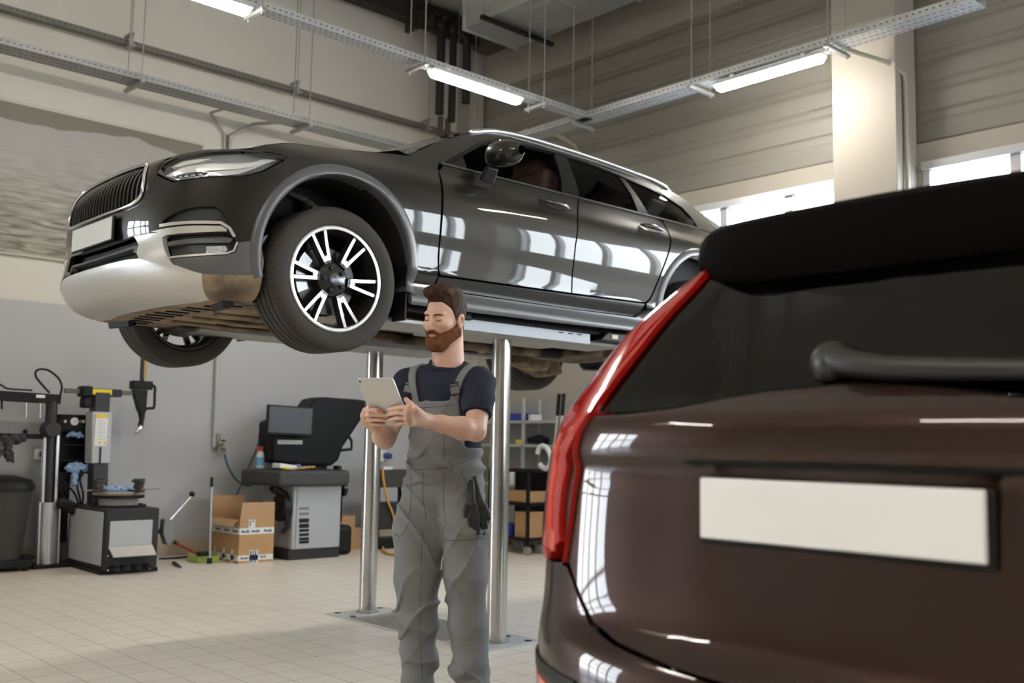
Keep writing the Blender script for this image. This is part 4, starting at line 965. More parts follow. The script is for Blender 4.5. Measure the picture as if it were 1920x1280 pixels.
gate = [(u-.004 if u > .1 else u, z) for u, z in gate]
panel(SB, gate, 'tailgate', BROWN, SUV, centre=True, step=.02, th=.03)
gl = glass_low+[p for p in lamp_in[::-1] if p[1] > 1.225]+[(.55, 1.60), (.3, 1.62), (0, 1.625)]
gl = [(max(0, u-.006) if u > .1 else u, z+(.004 if z < 1.27 else 0)) for u, z in gl]
rg = panel(SB, gl, 'rear_window', TINT, SUV, centre=True, d=.006, th=0)
M_FRIT = MATS['gloss_black']
panel(SB, [(0, 1.266), (.163, 1.258), (.28, 1.243), (.37, 1.229), (.50, 1.22), (.618, 1.226), (.60, 1.25), (.45, 1.252), (.28, 1.275), (.1, 1.29), (0, 1.292)], 'frit_band', M_FRIT, rg, centre=True, d=.008, th=0)
for s in (-1, 1):
    tl = panel(SB, lamp_out[::-1]+[p for p in lamp_in], 'tail_lamp', RED, SUV, side=s, d=-.012, th=.05, step=.025)
    panel(SB, [(.765, .93), (.80, .925), (.815, 1.03), (.80, 1.11), (.775, 1.165), (.76, 1.16), (.778, 1.10), (.79, 1.02)], 'light_guide', M('lamp_orange_red', (.75, .06, .02), .2), tl, side=s, d=-.0135, th=.004)
    panel(SB, [(.745, .915), (.86, .925), (.86, .935), (.80, .965), (.745, .955)], 'lower_lens', M('pale_red_lens', (.62, .10, .07), .15, coat=.6), tl, side=s, d=-.014, th=.004)
    panel(SB, [(.90, .955), (.98, .97), (1.0, 1.05), (.98, 1.14), (.93, 1.20), (.90, 1.14)], 'lens_window', M('deep_red_lens', (.22, .006, .006), .08, coat=1.0), tl, side=s, d=-.0135, th=.004)
bump2 = [(0, .50), (.4, .50), (.8, .50), (1.2, .48), (1.31, .47), (1.33, .62), (1.36, .76), (1.45, .86), (1.30, .935), (1.10, .938), (.95, .908), (.80, .886), (.702, .886), (.668, .86), (.625, .822), (.565, .782), (.463, .759), (.30, .742), (.18, .736), (0, .734)]
bo = panel(SB, bump2, 'rear_bumper', BROWN, SUV, centre=True, step=.03, th=.03)
panel(SB, [(0, .30), (.5, .30), (1.0, .31), (1.3, .32), (1.31, .462), (1.2, .472), (.8, .492), (.4, .492), (0, .492)], 'lower_cladding', CLADD, SUV, centre=True, step=.05)
for s in (-1, 1):
    panel(SB, [(.55, .652), (.80, .660), (1.05, .672), (1.25, .685), (1.25, .70), (1.05, .694), (.80, .684), (.55, .676)], 'bumper_strip', M_BLACK, bo, side=s, d=-.006, th=.012)
    panel(SB, [(.62, .60), (.98, .612), (1.0, .64), (.98, .65), (.62, .642)], 'reflector', MATS['pale_red_lens'], bo, side=s, d=-.004, th=.01)
# plate in its recess
MB().box((.100, 0, 1.034), (.012, .545, .125)).build('plate_holder', M_BLACK, SUV, bevel=.006)
MB().box((.088, 0, 1.038), (.012, .525, .112)).build('licence_plate', M('blank_white_plate', (.74, .74, .735), .35, var=.05, scale=5), SUV, bevel=.004)
panel(SB, [(0, 1.112), (.30, 1.112), (.32, 1.122), (0, 1.124)], 'plate_lamp_bar', M_BLACK, SUV, centre=True, d=-.002, th=.01)
# spoiler: closed loft across the car
rows = []
for k in range(-24, 25):
    q = k/24; a = abs(q); y = .575*q
    xe = .315+.03*a**2+.165*max(0, (a-.62)/.38)**2.0; dz = -.012*a**2-.055*max(0, (a-.78)/.22)**2; ff = .28+.0*a
    zt = 1.640+dz; zbm = 1.492+.012*a+.055*max(0, (a-.55)/.45)**1.2
    if a > .999: xe += .02
    rows.append([(xe+ff, y*.985, zt+.022), (xe+.12, y, zt+.012), (xe+.012, y, zt), (xe-.006, y, zt-.014), (xe-.002, y, zt-.05), (xe+.022, y, zbm+.012), (xe+.036, y, zbm), (xe+.06, y, zbm+.004), (xe+.12, y*.98, zbm+.05), (xe+ff, y*.97, zbm+.10)])
sp_ = MB().grid(rows, True)
n0 = len(rows[0]); m0 = len(rows)
sp_.f += [tuple(range(n0)), tuple((m0-1)*n0+k for k in range(n0))[::-1]]
sp_.build('roof_spoiler', M('spoiler_shaded_brown', (.003, .002, .0018), .6, spec=.04), SUV, smooth=50)  # near black, uncoated: the spoiler's shade is put into its colour
# wiper
MB().sph((.172, .035, 1.305), (.035, .042, .040), 20, 12).tube([(.165, .035, 1.312), (.155, .0, 1.302), (.150, -.07, 1.290), (.147, -.2, 1.282), (.150, -.34, 1.276), (.160, -.46, 1.27)], [.026, .025, .022, .020, .017, .012], 12).build('rear_wiper', M('wiper_black', (.016, .017, .016), .38), SUV, smooth=60)
# flanks, glass and roof, front end
ARB, AFB, RB = (.92, .40), (3.78, .40), .40
body = [(1.46, .862), (1.372, .76)]
flank = xb([(.46, .95)])
fl = [(uB(.56), .47)]+[(uB(x), z) for x, z in arc(ARB[0], ARB[1], RB, 172, 8, 30)]+[(uB(1.36), .34), (uB(3.34), .34)]+[(uB(x), z) for x, z in arc(AFB[0], AFB[1], RB, 172, 30, 26)]+[(uB(4.2), .62), (uB(4.2), .92), (uB(3.5), 1.10), (uB(2.4), 1.19), (uB(1.4), 1.215), (uB(.75), 1.215), (1.13, 1.19), (1.115, 1.14), (1.125, 1.04), (1.12, .95), (1.31, .945), (1.46, .872), (1.372, .76), (1.34, .62)]
both(SB, fl, 'flank', BROWN, SUV, step=.08)
both(SB, [(1.04, 1.225), (1.13, 1.20), (uB(.75), 1.225), (uB(1.4), 1.225), (uB(2.4), 1.20), (uB(3.3), 1.12), (uB(2.9), 1.33), (uB(2.55), 1.50), (uB(2.3), 1.56), (uB(1.4), 1.585), (uB(.9), 1.57), (.90, 1.50), (.86, 1.41), (.94, 1.31)], 'side_window', TINT, SUV, d=.008, th=0, step=.08)
both(SB, [(.62, 1.585), (.78, 1.50), (.86, 1.41), (.90, 1.50), (uB(.9), 1.575), (uB(1.4), 1.59), (uB(2.3), 1.565), (uB(2.55), 1.505), (uB(3.35), 1.12), (uB(3.48), 1.11), (uB(2.7), 1.545), (uB(2.3), 1.63), (uB(1.4), 1.65), (uB(.9), 1.645), (.80, 1.62)], 'roof_side', BROWN, SUV, step=.08)
rf = []
for j in range(13):
    x = .50+2.0*j/12; z = 1.645+.02*math.sin(math.pi*min(1, j/9))-.06*max(0, (j-8)/4)**2
    rf.append([(x, .60*k/8, z-.035*abs(k/8)**3) for k in range(-8, 9)])
MB().grid(rf).build('roof', BROWN, SUV, smooth=60)
wsb = [[(2.5+1.05*t+.12*(1-abs(k/8)**2), (.60+.14*t)*k/8, 1.585-.47*t-.03*abs(k/8)**3) for k in range(-8, 9)] for t in (0, .25, .5, .75, 1)]
MB().grid(wsb).build('windscreen', TINT, SUV, smooth=60)
hb = [[(3.5+1.12*t, (.80-.12*t)*k/8, 1.11-.16*t-.12*t**4-.04*abs(k/8)**3) for k in range(-8, 9)] for t in [i/8 for i in range(9)]]
MB().grid(hb).build('bonnet', BROWN, SUV, smooth=60)
nose = [(uB(4.21), .30), (BRN.L, .30), (BRN.L, .86), (uB(4.5), .86), (uB(4.21), .92)]
for s in (-1, 1): panel(SB, nose, 'front_bumper', BROWN, SUV, side=s, step=.1)
MB().bx(.25, 4.3, -.82, .82, .26, .30).build('underbody', M_BLACK, SUV)
MB().box((1.15, 0, .9), (.5, 1.3, .7)).box((2.4, .38, .85), (.5, .5, 1.0)).box((2.4, -.38, .85), (.5, .5, 1.0)).build('cabin', MATS['cabin_black'], SUV, bevel=.08)
for x in (ARB[0], AFB[0]):
    for s in (-1, 1):
        w = MB().lathe([(.255, -.12), (.30, -.125), (.345, -.11), (.365, -.09), (.365, .09), (.345, .11), (.255, .12)], (x, s*.83, .366), n=48).build('wheel', M_RUBBER, SUV, smooth=40)
        MB().lathe([(0, .09*s), (.05, .10*s), (.20, .095*s), (.245, .11*s), (.257, .12*s), (.25, .0)], (x, s*.83, .366), n=40).build('rim', M('grey_alloy', (.3, .3, .3), .3, metal=.8), w, smooth=40)
        wl = MB().lathe([(RB+.005, 0), (RB+.005, .25), (.05, .25)], (x, s*.90, ARB[1]), (0, -s, 0), 30, math.radians(-100), math.radians(100), ref=(0, 0, 1)).build('wheel_well', MATS['liner_black'], SUV, smooth=60)

# ================================================================ the in-ground lift
LIFT = thing('car_lift', 'two polished in-ground lift pistons with steel carriers holding up the car', 'lift', (4.08, 5.14, 0))
ST_B = M('pale_steel_beam', (.33, .345, .37), .5, metal=.25, var=.08)
PIST = M('polished_piston', (.50, .49, .48), .24, metal=1.0, var=.03, scale=60)
cp = MB().bx(-.255, .235, -.80, .775, .0, .008).build('floor_plate', M('plate_steel', (.50, .49, .47), .5, metal=.25, var=.2, scale=20), LIFT, bevel=.002)
MB().bx(-.235, .20, -.44, .50, .008, .012).build('tread_plate', M('worn_tread_plate', (.30, .27, .235), .6, metal=.4, var=.35, scale=40, bump=.9, bscale=90), cp)
for s in (-1, 1):
    ps = MB().cyl((0, s*.65, .008), (0, s*.65, 1.77), .0575, n=48).build('piston', PIST, LIFT, smooth=40)
    MB().lathe([(.058, .0), (.075, .0), (.075, .012), (.058, .016)], (0, s*.65, .008), (0, 0, 1), 40).build('collar', M_GALVD, ps, smooth=40)
    for dx, dy in ((.16, .12), (-.18, .12), (.16, -.14), (-.18, -.14)): MB().cyl((dx, s*.65+dy*.7, .008), (dx, s*.65+dy*.7, .0105), .022, n=16).build('plug', M_DARK, cp)
    # carrier: flat box beam along the car, flap arms at both ends, rubber pads
    ca = MB().bx(-.47, .56, s*.62-.23, s*.62+.23, 1.772, 1.838).build('carrier', ST_B, LIFT, bevel=.004)
    MB().bx(-.45, .54, s*.62-.20, s*.62+.20, 1.768, 1.774).build('carrier_underside', M_GALVD, ca)
    MB().box((0, s*.65, 1.80), (.26, .26, .06)).build('head_plate', M_GALVD, ca, bevel=.01)
    for e, x0, x1 in ((-1, -1.42, -.47), (1, .54, .96)):
        MB().bx(x0, x1, s*.62-.17, s*.62+.17, 1.780, 1.806).build('arm', M_GALVD, ca, bevel=.006)
    MB().bx(-1.50, -1.38, s*.62-.17, s*.62+.17, 1.776, 1.81).build('arm_end', M_DARK, ca, bevel=.012)
    p1 = MB().box((-.52, s*.80, 1.855), (.20, .13, .055)).build('rubber_pad', M_BLACK, ca, bevel=.008)
    p2 = MB().prism([(-.17, 0), (.17, 0), (.15, .055), (-.10, .055)], (.80, s*.80-.075, 1.806), (1, 0, 0), (0, 0, 1), (0, 1, 0), .15).build('rubber_pad', M_DARK, ca, bevel=.006)
    MB().box((.76, s*.80-s*-.0765, 1.835), (.055, .004, .025)).build('sticker', M('cream_sticker', (.62, .60, .48), .5), p2)
    for k in range(3): MB().bx(.28+.08*k, .32+.08*k, s*.62+s*.229, s*.62+s*.232, 1.822, 1.829).build('slot', M_BLACK, ca)
# ================================================================ the mechanic
class Field:
    """signed distance grid; shapes are melted together and skinned by surface nets"""
    def __init__(s, lo, hi, h):
        s.lo = np.array(lo, float); s.h = h; n = np.ceil((np.array(hi)-s.lo)/h).astype(int)+1
        s.F = np.full(n, .12, np.float32); s.ax = [np.float32(s.lo[i]+h*np.arange(n[i])) for i in range(3)]
    def box(s, lo, hi, pad):
        sl = []
        for i in range(3):
            a = max(0, int((lo[i]-pad-s.lo[i])/s.h)); b = min(s.F.shape[i], int((hi[i]+pad-s.lo[i])/s.h)+2); sl.append(slice(a, max(a, b)))
        return tuple(sl), s.ax[0][sl[0]][:, None, None], s.ax[1][sl[1]][None, :, None], s.ax[2][sl[2]][None, None, :]
    def add(s, fn, lo, hi, k=.01, pad=.05):
        sl, X, Y, Z = s.box(lo, hi, pad)
        d = fn(X, Y, Z); f = s.F[sl]
        if k <= 0: s.F[sl] = np.minimum(f, d); return
        q = np.clip(.5+.5*(f-d)/k, 0, 1); s.F[sl] = f*(1-q)+d*q-k*q*(1-q)
    def cut(s, fn, lo, hi, k=.006, pad=.02):
        sl, X, Y, Z = s.box(lo, hi, pad); d = -fn(X, Y, Z); f = s.F[sl]
        q = np.clip(.5-.5*(f-d)/k, 0, 1); s.F[sl] = f*(1-q)+d*q+k*q*(1-q)
    def cone(s, a, b, ra, rb=None, k=.012):
        a = np.array(a, float); b = np.array(b, float); rb = ra if rb is None else rb; ab = b-a; L2 = max(1e-9, ab@ab)
        def fn(X, Y, Z):
            x, y, z = X-a[0], Y-a[1], Z-a[2]; t = np.clip((x*ab[0]+y*ab[1]+z*ab[2])/L2, 0, 1)
            return np.sqrt((x-t*ab[0])**2+(y-t*ab[1])**2+(z-t*ab[2])**2)-(ra+(rb-ra)*t)
        r = max(ra, rb); s.add(fn, np.minimum(a, b)-r, np.maximum(a, b)+r, k)
    def chain(s, pts, rs, k=.012):
        for i in range(len(pts)-1): s.cone(pts[i], pts[i+1], rs[i], rs[i+1], k)
    def ell(s, c, r, M3=None, k=.012, cut=False):
        c = np.array(c, float); r = np.array(r, float); A = np.eye(3) if M3 is None else M3
        def fn(X, Y, Z):
            x, y, z = X-c[0], Y-c[1], Z-c[2]
            p = [A[0, i]*x+A[1, i]*y+A[2, i]*z for i in range(3)]
            k0 = np.sqrt(sum((p[i]/r[i])**2 for i in range(3))); k1 = np.sqrt(sum((p[i]/r[i]**2)**2 for i in range(3)))+1e-9
            return k0*(k0-1)/k1
        m = max(r); (s.cut if cut else s.add)(fn, c-m, c+m, k)
    def mesh(s, name, mat, parent, smooth=2):
        F = s.F; ins = F < 0
        n = ins[:-1, :-1, :-1].astype(np.int8)
        for i, j, k in ((1, 0, 0), (0, 1, 0), (0, 0, 1), (1, 1, 0), (1, 0, 1), (0, 1, 1), (1, 1, 1)):
            n = n+ins[i:F.shape[0]-1+i, j:F.shape[1]-1+j, k:F.shape[2]-1+k]
        act = (n > 0) & (n < 8); idx = np.argwhere(act); vid = np.full(act.shape, -1, np.int32); vid[act] = np.arange(len(idx))
        cs = np.array([(i, j, k) for i in (0, 1) for j in (0, 1) for k in (0, 1)])
        val = np.stack([F[idx[:, 0]+c[0], idx[:, 1]+c[1], idx[:, 2]+c[2]] for c in cs], 1)
        acc = np.zeros((len(idx), 3)); cnt = np.zeros(len(idx))
        for p in range(8):
            for q in range(p+1, 8):
                if abs(cs[p]-cs[q]).sum() != 1: continue
                m = (val[:, p] < 0) != (val[:, q] < 0); t = np.where(m, val[:, p]/np.where(m, val[:, p]-val[:, q], 1), 0)
                acc += (cs[p]+(cs[q]-cs[p])*t[:, None])*m[:, None]; cnt += m
        V = (idx+acc/cnt[:, None])*s.h+s.lo
        Q = []
        for ax in range(3):
            a = [slice(1, d-1) for d in F.shape]; b = list(a); a[ax] = slice(0, F.shape[ax]-1); b[ax] = slice(1, F.shape[ax])
            i0, i1 = ins[tuple(a)], ins[tuple(b)]; c = np.argwhere(i0 != i1); st = i0[i0 != i1]
            off = np.array([1, 1, 1]); off[ax] = 0; c = c+off; u, v = [(1, 2), (2, 0), (0, 1)][ax]
            eu = np.zeros(3, int); eu[u] = 1; ev = np.zeros(3, int); ev[v] = 1
            g = lambda w: vid[w[:, 0], w[:, 1], w[:, 2]]
            q = np.stack([g(c-eu-ev), g(c-ev), g(c), g(c-eu)], 1); q[~st] = q[~st][:, ::-1]; Q.append(q)
        Q = np.concatenate(Q); Q = Q[(Q >= 0).all(1)]
        me = bpy.data.meshes.new(name); me.vertices.add(len(V)); me.vertices.foreach_set('co', V.astype(np.float32).ravel())
        me.loops.add(Q.size); me.loops.foreach_set('vertex_index', Q.astype(np.int32).ravel()); me.polygons.add(len(Q))
        me.polygons.foreach_set('loop_start', np.arange(0, Q.size, 4, dtype=np.int32)); me.update(calc_edges=True); me.validate()
        if smooth:
            bm = bmesh.new(); bm.from_mesh(me)
            for _ in range(smooth): bmesh.ops.smooth_vert(bm, verts=bm.verts, factor=.5, use_axis_x=True, use_axis_y=True, use_axis_z=True)
            bm.to_mesh(me); bm.free()
        return finish(me, name, mat, parent, 180)
# person frame: a = camera right, b = away, z up, origin on the floor below the mechanic
PB = ray(835, 832)*4.27; PB = Vector((PB[0], PB[1], 0))
_rh = Vector((_r0[0], _r0[1], 0)).normalized(); _fh = Vector((_fw[0], _fw[1], 0)).normalized()
MAN = thing('person', 'bearded mechanic in grey overalls and navy t-shirt holding a tablet and looking down', 'person', PB)
MAN.matrix_world = Matrix(((_rh.x, _fh.x, 0, PB.x), (_rh.y, _fh.y, 0, PB.y), (0, 0, 1, 0), (0, 0, 0, 1)))
def toL(w): w = Vector(w)-PB; return np.array([w.dot(_rh), w.dot(_fh), w.z])
def Lp(x, y, b):
    """pixel and distance offset b -> person frame"""
    d = ray(x, y); k = Vector(d).dot(_fh); t = (b+PB.dot(_fh))/k; return toL((t*d[0], t*d[1], CAM_H+t*d[2]))
YAW = math.radians(24); FR = np.array([-math.sin(YAW), -math.cos(YAW), 0]); LF = np.array([math.cos(YAW), -math.sin(YAW), 0]); UP = np.array([0, 0, 1.0])
SKIN = M('skin', (.62, .375, .28), .5, var=.08, scale=18, bump=.06, bscale=240, spec=.4)
SKIN.node_tree.nodes['Principled BSDF'].inputs['Subsurface Weight'].default_value = .12
SKIN.node_tree.nodes['Principled BSDF'].inputs['Subsurface Radius'].default_value = (.012, .005, .003)
NAVY = M('navy_cotton', (.021, .0245, .041), .85, var=.12, scale=30, bump=.15, bscale=400, spec=.2)
GREY = M('grey_workcloth', (.172, .172, .173), .8, var=.07, scale=25, bump=.12, bscale=350)
HAIR = M('dark_brown_hair', (.042, .019, .010), .6, var=.5, scale=60, bump=.35, bscale=220, spec=.15)
BEARD = M('reddish_beard', (.18, .068, .026), .75, spec=.15, var=.5, scale=90, bump=.8, bscale=260)
def wrinkle(m, scale, dist, st):
    nt = m.node_tree; N = nt.nodes.new; L = nt.links.new; b = nt.nodes['Principled BSDF']
    tc = N('ShaderNodeTexCoord'); mp = N('ShaderNodeMapping'); mp.inputs['Rotation'].default_value = (.3, .5, .6); mp.inputs['Scale'].default_value = (1, 1, 1.9)
    nz = N('ShaderNodeTexNoise'); nz.noise_type = 'RIDGED_MULTIFRACTAL'; nz.inputs['Scale'].default_value = scale; nz.inputs['Detail'].default_value = 1.5; nz.inputs['Distortion'].default_value = 1.0
    bp = N('ShaderNodeBump'); bp.inputs['Strength'].default_value = st; bp.inputs['Distance'].default_value = dist
    L(tc.outputs['Object'], mp.inputs[0]); L(mp.outputs[0], nz.inputs['Vector']); L(nz.outputs['Fac'], bp.inputs['Height'])
    old = b.inputs['Normal'].links[0].from_socket; L(old, bp.inputs['Normal']); L(bp.outputs[0], b.inputs['Normal'])
wrinkle(GREY, 5.5, .016, .55); wrinkle(NAVY, 6.5, .010, .4)
# joints
shL = Lp(900, 716, -.075); shR = Lp(764, 717, .075)
elL = Lp(892, 808, -.20); wrL = Lp(806, 790, -.335)
elR = Lp(722, 822, -.06); wrR = Lp(712, 803, -.30)
neck0 = Lp(838, 700, .02)
# tablet plane (back face towards the camera)
tTL = Lp(667.5, 710, -.47); tTR = Lp(735.5, 709, -.54); tBL = Lp(710, 797, -.35)
ew = (tTR-tTL); TW = np.linalg.norm(ew); ew /= TW; eh = tBL-tTL; eh -= ew*(eh@ew); TH_ = np.linalg.norm(eh); eh /= TH_
tn = np.cross(eh, ew); tn = tn/np.linalg.norm(tn)
if tn[1] > 0: tn = -tn
_cam = toL((0, 0, CAM_H))
def Tp(x, y, off):
    d = Lp(x, y, -.4)-_cam; d /= np.linalg.norm(d); p0 = tTL+tn*off; t = ((p0-_cam)@tn)/(d@tn); return _cam+d*t
# ---- head frame
HY = math.radians(33); PIT = math.radians(-8)
hf = np.array([-math.sin(HY)*math.cos(PIT), -math.cos(HY)*math.cos(PIT), math.sin(PIT)]); hl = np.array([math.cos(HY), -math.sin(HY), 0])
rl = math.radians(-3); hu = np.cross(hf, hl); hl, hu = hl*math.cos(rl)+hu*math.sin(rl), hu*math.cos(rl)-hl*math.sin(rl)
HC = Lp(833.5, 598, .0); HS = .965
HM = np.stack([hl, hf, hu], 1)
def H(x, y, z): return HC+HM @ (np.array([x, y, z])*HS)
def hcoord(X, Y, Z):
    x, y, z = X-HC[0], Y-HC[1], Z-HC[2]
    return [(HM[0, i]*x+HM[1, i]*y+HM[2, i]*z)/HS for i in range(3)]
def head(S_, grow=0.0, ears=True, nose=True):
    e = lambda c, r, k=.012, **kw: S_.ell(H(*c), np.array(r)*HS+grow, HM, k, **kw)
    c = lambda a, b, ra, rb, k=.012: S_.cone(H(*a), H(*b), ra*HS+grow, rb*HS+grow, k)
    e((0, -.018, .045), (.0755, .097, .083)); e((0, .018, -.012), (.066, .074, .088), .02); e((0, .035, -.07), (.050, .052, .052), .02)
    for s in (-1, 1):
        c((s*.054, -.005, -.058), (s*.020, .066, -.104), .024, .021, .02)
        e((s*.043, .058, -.022), (.024, .026, .02), .02)
        c((s*.010, .0865, .024), (s*.045, .072, .026), .010, .009, .014)
    c((0, .062, -.104), (0, .075, -.102), .022, .019, .015)
    if nose:
        for s in (-1, 1): e((s*.031, .098, .005), (.018, .020, .0125), .010, cut=True)
        for s in (-1, 1): e((s*.0315, .0755, .004), (.0165, .0145, .0125), .004)
        c((0, .083, .012), (0, .109, -.030), .0085, .0115, .008); c((0, .108, -.031), (0, .109, -.033), .0125, .012, .005)
        for s in (-1, 1): e((s*.0125, .097, -.037), (.0085, .012, .008), .006)
        c((-.016, .0865, -.0605), (.016, .0865, -.0605), .0065, .0065, .006); c((-.015, .0855, -.0725), (.015, .0855, -.0725), .0075, .0075, .005)
        S_.cut(lambda X, Y, Z: (lambda q: np.sqrt((q[0]/.022)**2+((q[1]-.096)/.012)**2+((q[2]+.0665)/.0016)**2)*.0016-.0016)(hcoord(X, Y, Z)), H(0, .095, -.0665)-.03, H(0, .095, -.0665)+.03, .002)
    if ears:
        for s in (-1, 1):
            e((s*.0775, -.012, -.012), (.009, .019, .031), .006); e((s*.081, -.018, .004), (.008, .016, .020), .006); e((s*.084, -.012, -.006), (.006, .009, .017), .003, cut=True)
S_ = Field((-.42, -.64, .98), (.30, .20, 1.86), .0027)
head(S_)
S_.cone(H(0, -.022, -.05), neck0+np.array([0, .0, -.01]), .053, .060, .02)
for s, p in ((1, shL), (-1, shR)): S_.cone(H(0, -.02, -.08), neck0*.72+p*.28+np.array([0, .025, .010]), .044, .032, .03)
S_.cone(H(0, -.03, -.02), neck0+np.array([.01, .035, -.02]), .05, .06, .03)
for s, p in ((1, shL), (-1, shR)): S_.cone(neck0+np.array([0, 0, -.02]), p+np.array([0, 0, .01]), .05, .05, .03)
S_.ell(neck0+np.array([0, .01, -.19]), (.14, .09, .20), np.stack([LF, FR, UP], 1), .03)
# arms
def arm(sh, el, wr):
    m = sh+(el-sh)*.45; S_.chain([sh, m, el], [.055, .051, .041], .02)
    f = el+(wr-el)*.30; S_.chain([el, f, el+(wr-el)*.75, wr], [.040, .0455, .033, .027], .015)
arm(shL, elL, wrL); arm(shR, elR, wrR)
# hands: palm wedge, four fingers, thumb
def finger(pts, r): S_.chain(pts, r, .004)
# his left hand: back of the hand to the camera, fingers flat on the tablet back, thumb up along its edge
kn = [Tp(768, 764, .022), Tp(765, 774, .026), Tp(765.5, 784, .024), Tp(769, 793.5, .020)]
for k_ in kn: S_.cone(wrL+np.array([-.012, -.004, .003]), k_, .021, .0125, .016)
for i in range(3): S_.cone(kn[i], kn[i+1], .0125, .0125, .012)
fl = [[(752, 763.5, .024), (738, 765.5, .017), (729, 768, .0095)], [(748.5, 773, .026), (736, 774.5, .018), (727.5, 777, .0095)], [(749.5, 783, .024), (738, 784.5, .017), (731, 786.5, .0095)], [(756, 792.5, .020), (748, 794, .015), (741.5, 795.5, .0095)]]
for k_, f in zip(kn, fl): finger([k_]+[Tp(*q) for q in f], [.0105, .0095, .0086, .0076])
S_.chain([wrL+np.array([-.015, .0, .012]), Tp(778, 767, .004), Tp(769, 757.5, -.004), Tp(761, 748.5, -.012)], [.017, .0145, .0115, .009], .008)
# his right hand: wraps the lower corner from the far edge, fingers across the back
kn = [Tp(686, 770.5, .004), Tp(683.5, 779, .006), Tp(685.5, 788, .006), Tp(691, 796, .004)]
for k_ in kn: S_.cone(wrR+np.array([-.006, -.02, .01]), k_, .022, .0125, .018)
for i in range(3): S_.cone(kn[i], kn[i+1], .0125, .0125, .012)
fl = [[(694, 768.5, .019), (706, 769.5, .018), (715, 773, .0095)], [(693, 777, .022), (708, 777.5, .019), (725, 780, .0095)], [(695, 786, .021), (711, 786, .018), (726.5, 787.5, .0095)], [(699, 794.5, .018), (710, 795, .015), (719, 795.5, .0095)]]
for k_, f in zip(kn, fl): finger([k_]+[Tp(*q) for q in f], [.0105, .0098, .0088, .0078])
S_.chain([wrR+np.array([-.01, -.015, .02]), Tp(692, 782, -.022), Tp(704, 772, -.020), Tp(714, 766, -.018)], [.016, .0135, .011, .009], .008)
body = S_.mesh('body', SKIN, MAN, 1)
del S_
# eyes: lid line and brows
for s in (-1, 1):
    MB().tube([H(s*(.0315+dx), yy, zz) for dx, yy, zz in ((-.015, .084, -.0015), (-.008, .0893, -.0045), (0, .0912, -.0055), (.008, .0893, -.0045), (.015, .082, .000))], [.0006, .0011, .0013, .0012, .0006], 6).build('eyelash', HAIR, body, smooth=60)
    MB().tube([H(s*x, yy, zz) for x, yy, zz in ((.011, .0945, .018), (.022, .0945, .0205), (.036, .0885, .022), (.051, .076, .0175))], [.0030, .0046, .0044, .0014], 8, flat=.6).build('eyebrow', HAIR, body, smooth=60)
MB().sph(H(0, .0905, -.0735), np.array((.0165, .0055, .0042))*HS, 18, 10, Matrix(HM.tolist())).build('lip', M('lip_pink', (.42, .17, .13), .45), body, smooth=180)
# hair and beard
rng = np.random.RandomState(4)
def lump(X, Y, Z, f, amp, seed=0):
    r = np.random.RandomState(seed); o = 0
    for i in range(5):
        w = r.normal(size=3)*f; o = o+np.sin(w[0]*X+w[1]*Y+w[2]*Z+r.rand()*6.28)
    return o*amp/5
Hh = Field(HC-.17, HC+.17, .0028); head(Hh, .004, ears=False, nose=False)
Hh.ell(H(.004, .030, .120), np.array((.058, .062, .034))*HS, HM, .02); Hh.ell(H(0, -.02, .098), np.array((.074, .082, .052))*HS, HM, .02); Hh.ell(H(-.012, .066, .118), np.array((.048, .032, .028))*HS, HM, .015)
sl, X, Y, Z = Hh.box(HC-.17, HC+.17, 0); q = hcoord(X, Y, Z)
comb = np.sin(q[0]*330+q[1]*70+np.sin(q[1]*90)*1.2+q[2]*60)*.0016+lump(X, Y, Z, 90, .003, 1)
side = np.abs(q[0])
line = np.where(q[1] > .062, .076, np.where(q[1] > .034, .076-(.062-q[1])*1.2, np.where(q[1] > -.004, .042-(.034-q[1])*1.9, -.030-np.clip(-.004-q[1], 0, .04)*1.1)))
line = line+np.where(side < .045, 0, 0)
hair = np.maximum(Hh.F[sl]+comb, (line-q[2])*HS*.8); hair = np.maximum(hair, (-.085-q[2])*HS)
hair = np.maximum(hair, -(np.sqrt(((side-.080)/.016)**2+((q[1]+.010)/.024)**2+((q[2]+.016)/.032)**2)-1)*.012)
Hh.F[sl] = hair; Hh.mesh('hair', HAIR, MAN, 0)
Bh = Field(HC-.17, HC+.12, .0024); head(Bh, .0062, ears=False)
Bh.ell(H(0, .054, -.112), np.array((.042, .040, .030))*HS, HM, .02)
sl, X, Y, Z = Bh.box(HC-.17, HC+.12, 0); q = hcoord(X, Y, Z); side = np.abs(q[0])
top = np.where(q[1] < .02, -.004-(q[1]+.012)*.9, -.033-(q[1]-.02)*.42)
top = np.where((side < .030) & (q[1] > .07), -.0455-side*.30, top)
bd = np.maximum(Bh.F[sl]+lump(X, Y, Z, 260, .0022, 2)+np.sin(q[0]*420+q[2]*120)*.0005, (q[2]-top)*HS)
bd = np.maximum(bd, (-.004-q[1])*HS-.010); bd = np.maximum(bd, (-.142+.25*np.clip(.05-q[1], 0, .1)-q[2])*HS)
lipc = (np.sqrt((q[0]/.0205)**2+((q[1]-.095)/.035)**2+((q[2]+.0675)/.0062)**2)-1)*.007
bd = np.maximum(bd, -lipc)
bd = np.maximum(bd, -(np.sqrt((q[0]/.024)**2+((q[1]-.10)/.03)**2+((q[2]+.030)/.0145)**2)-1)*.012)
Bh.F[sl] = bd; Bh.mesh('beard', BEARD, MAN, 0)
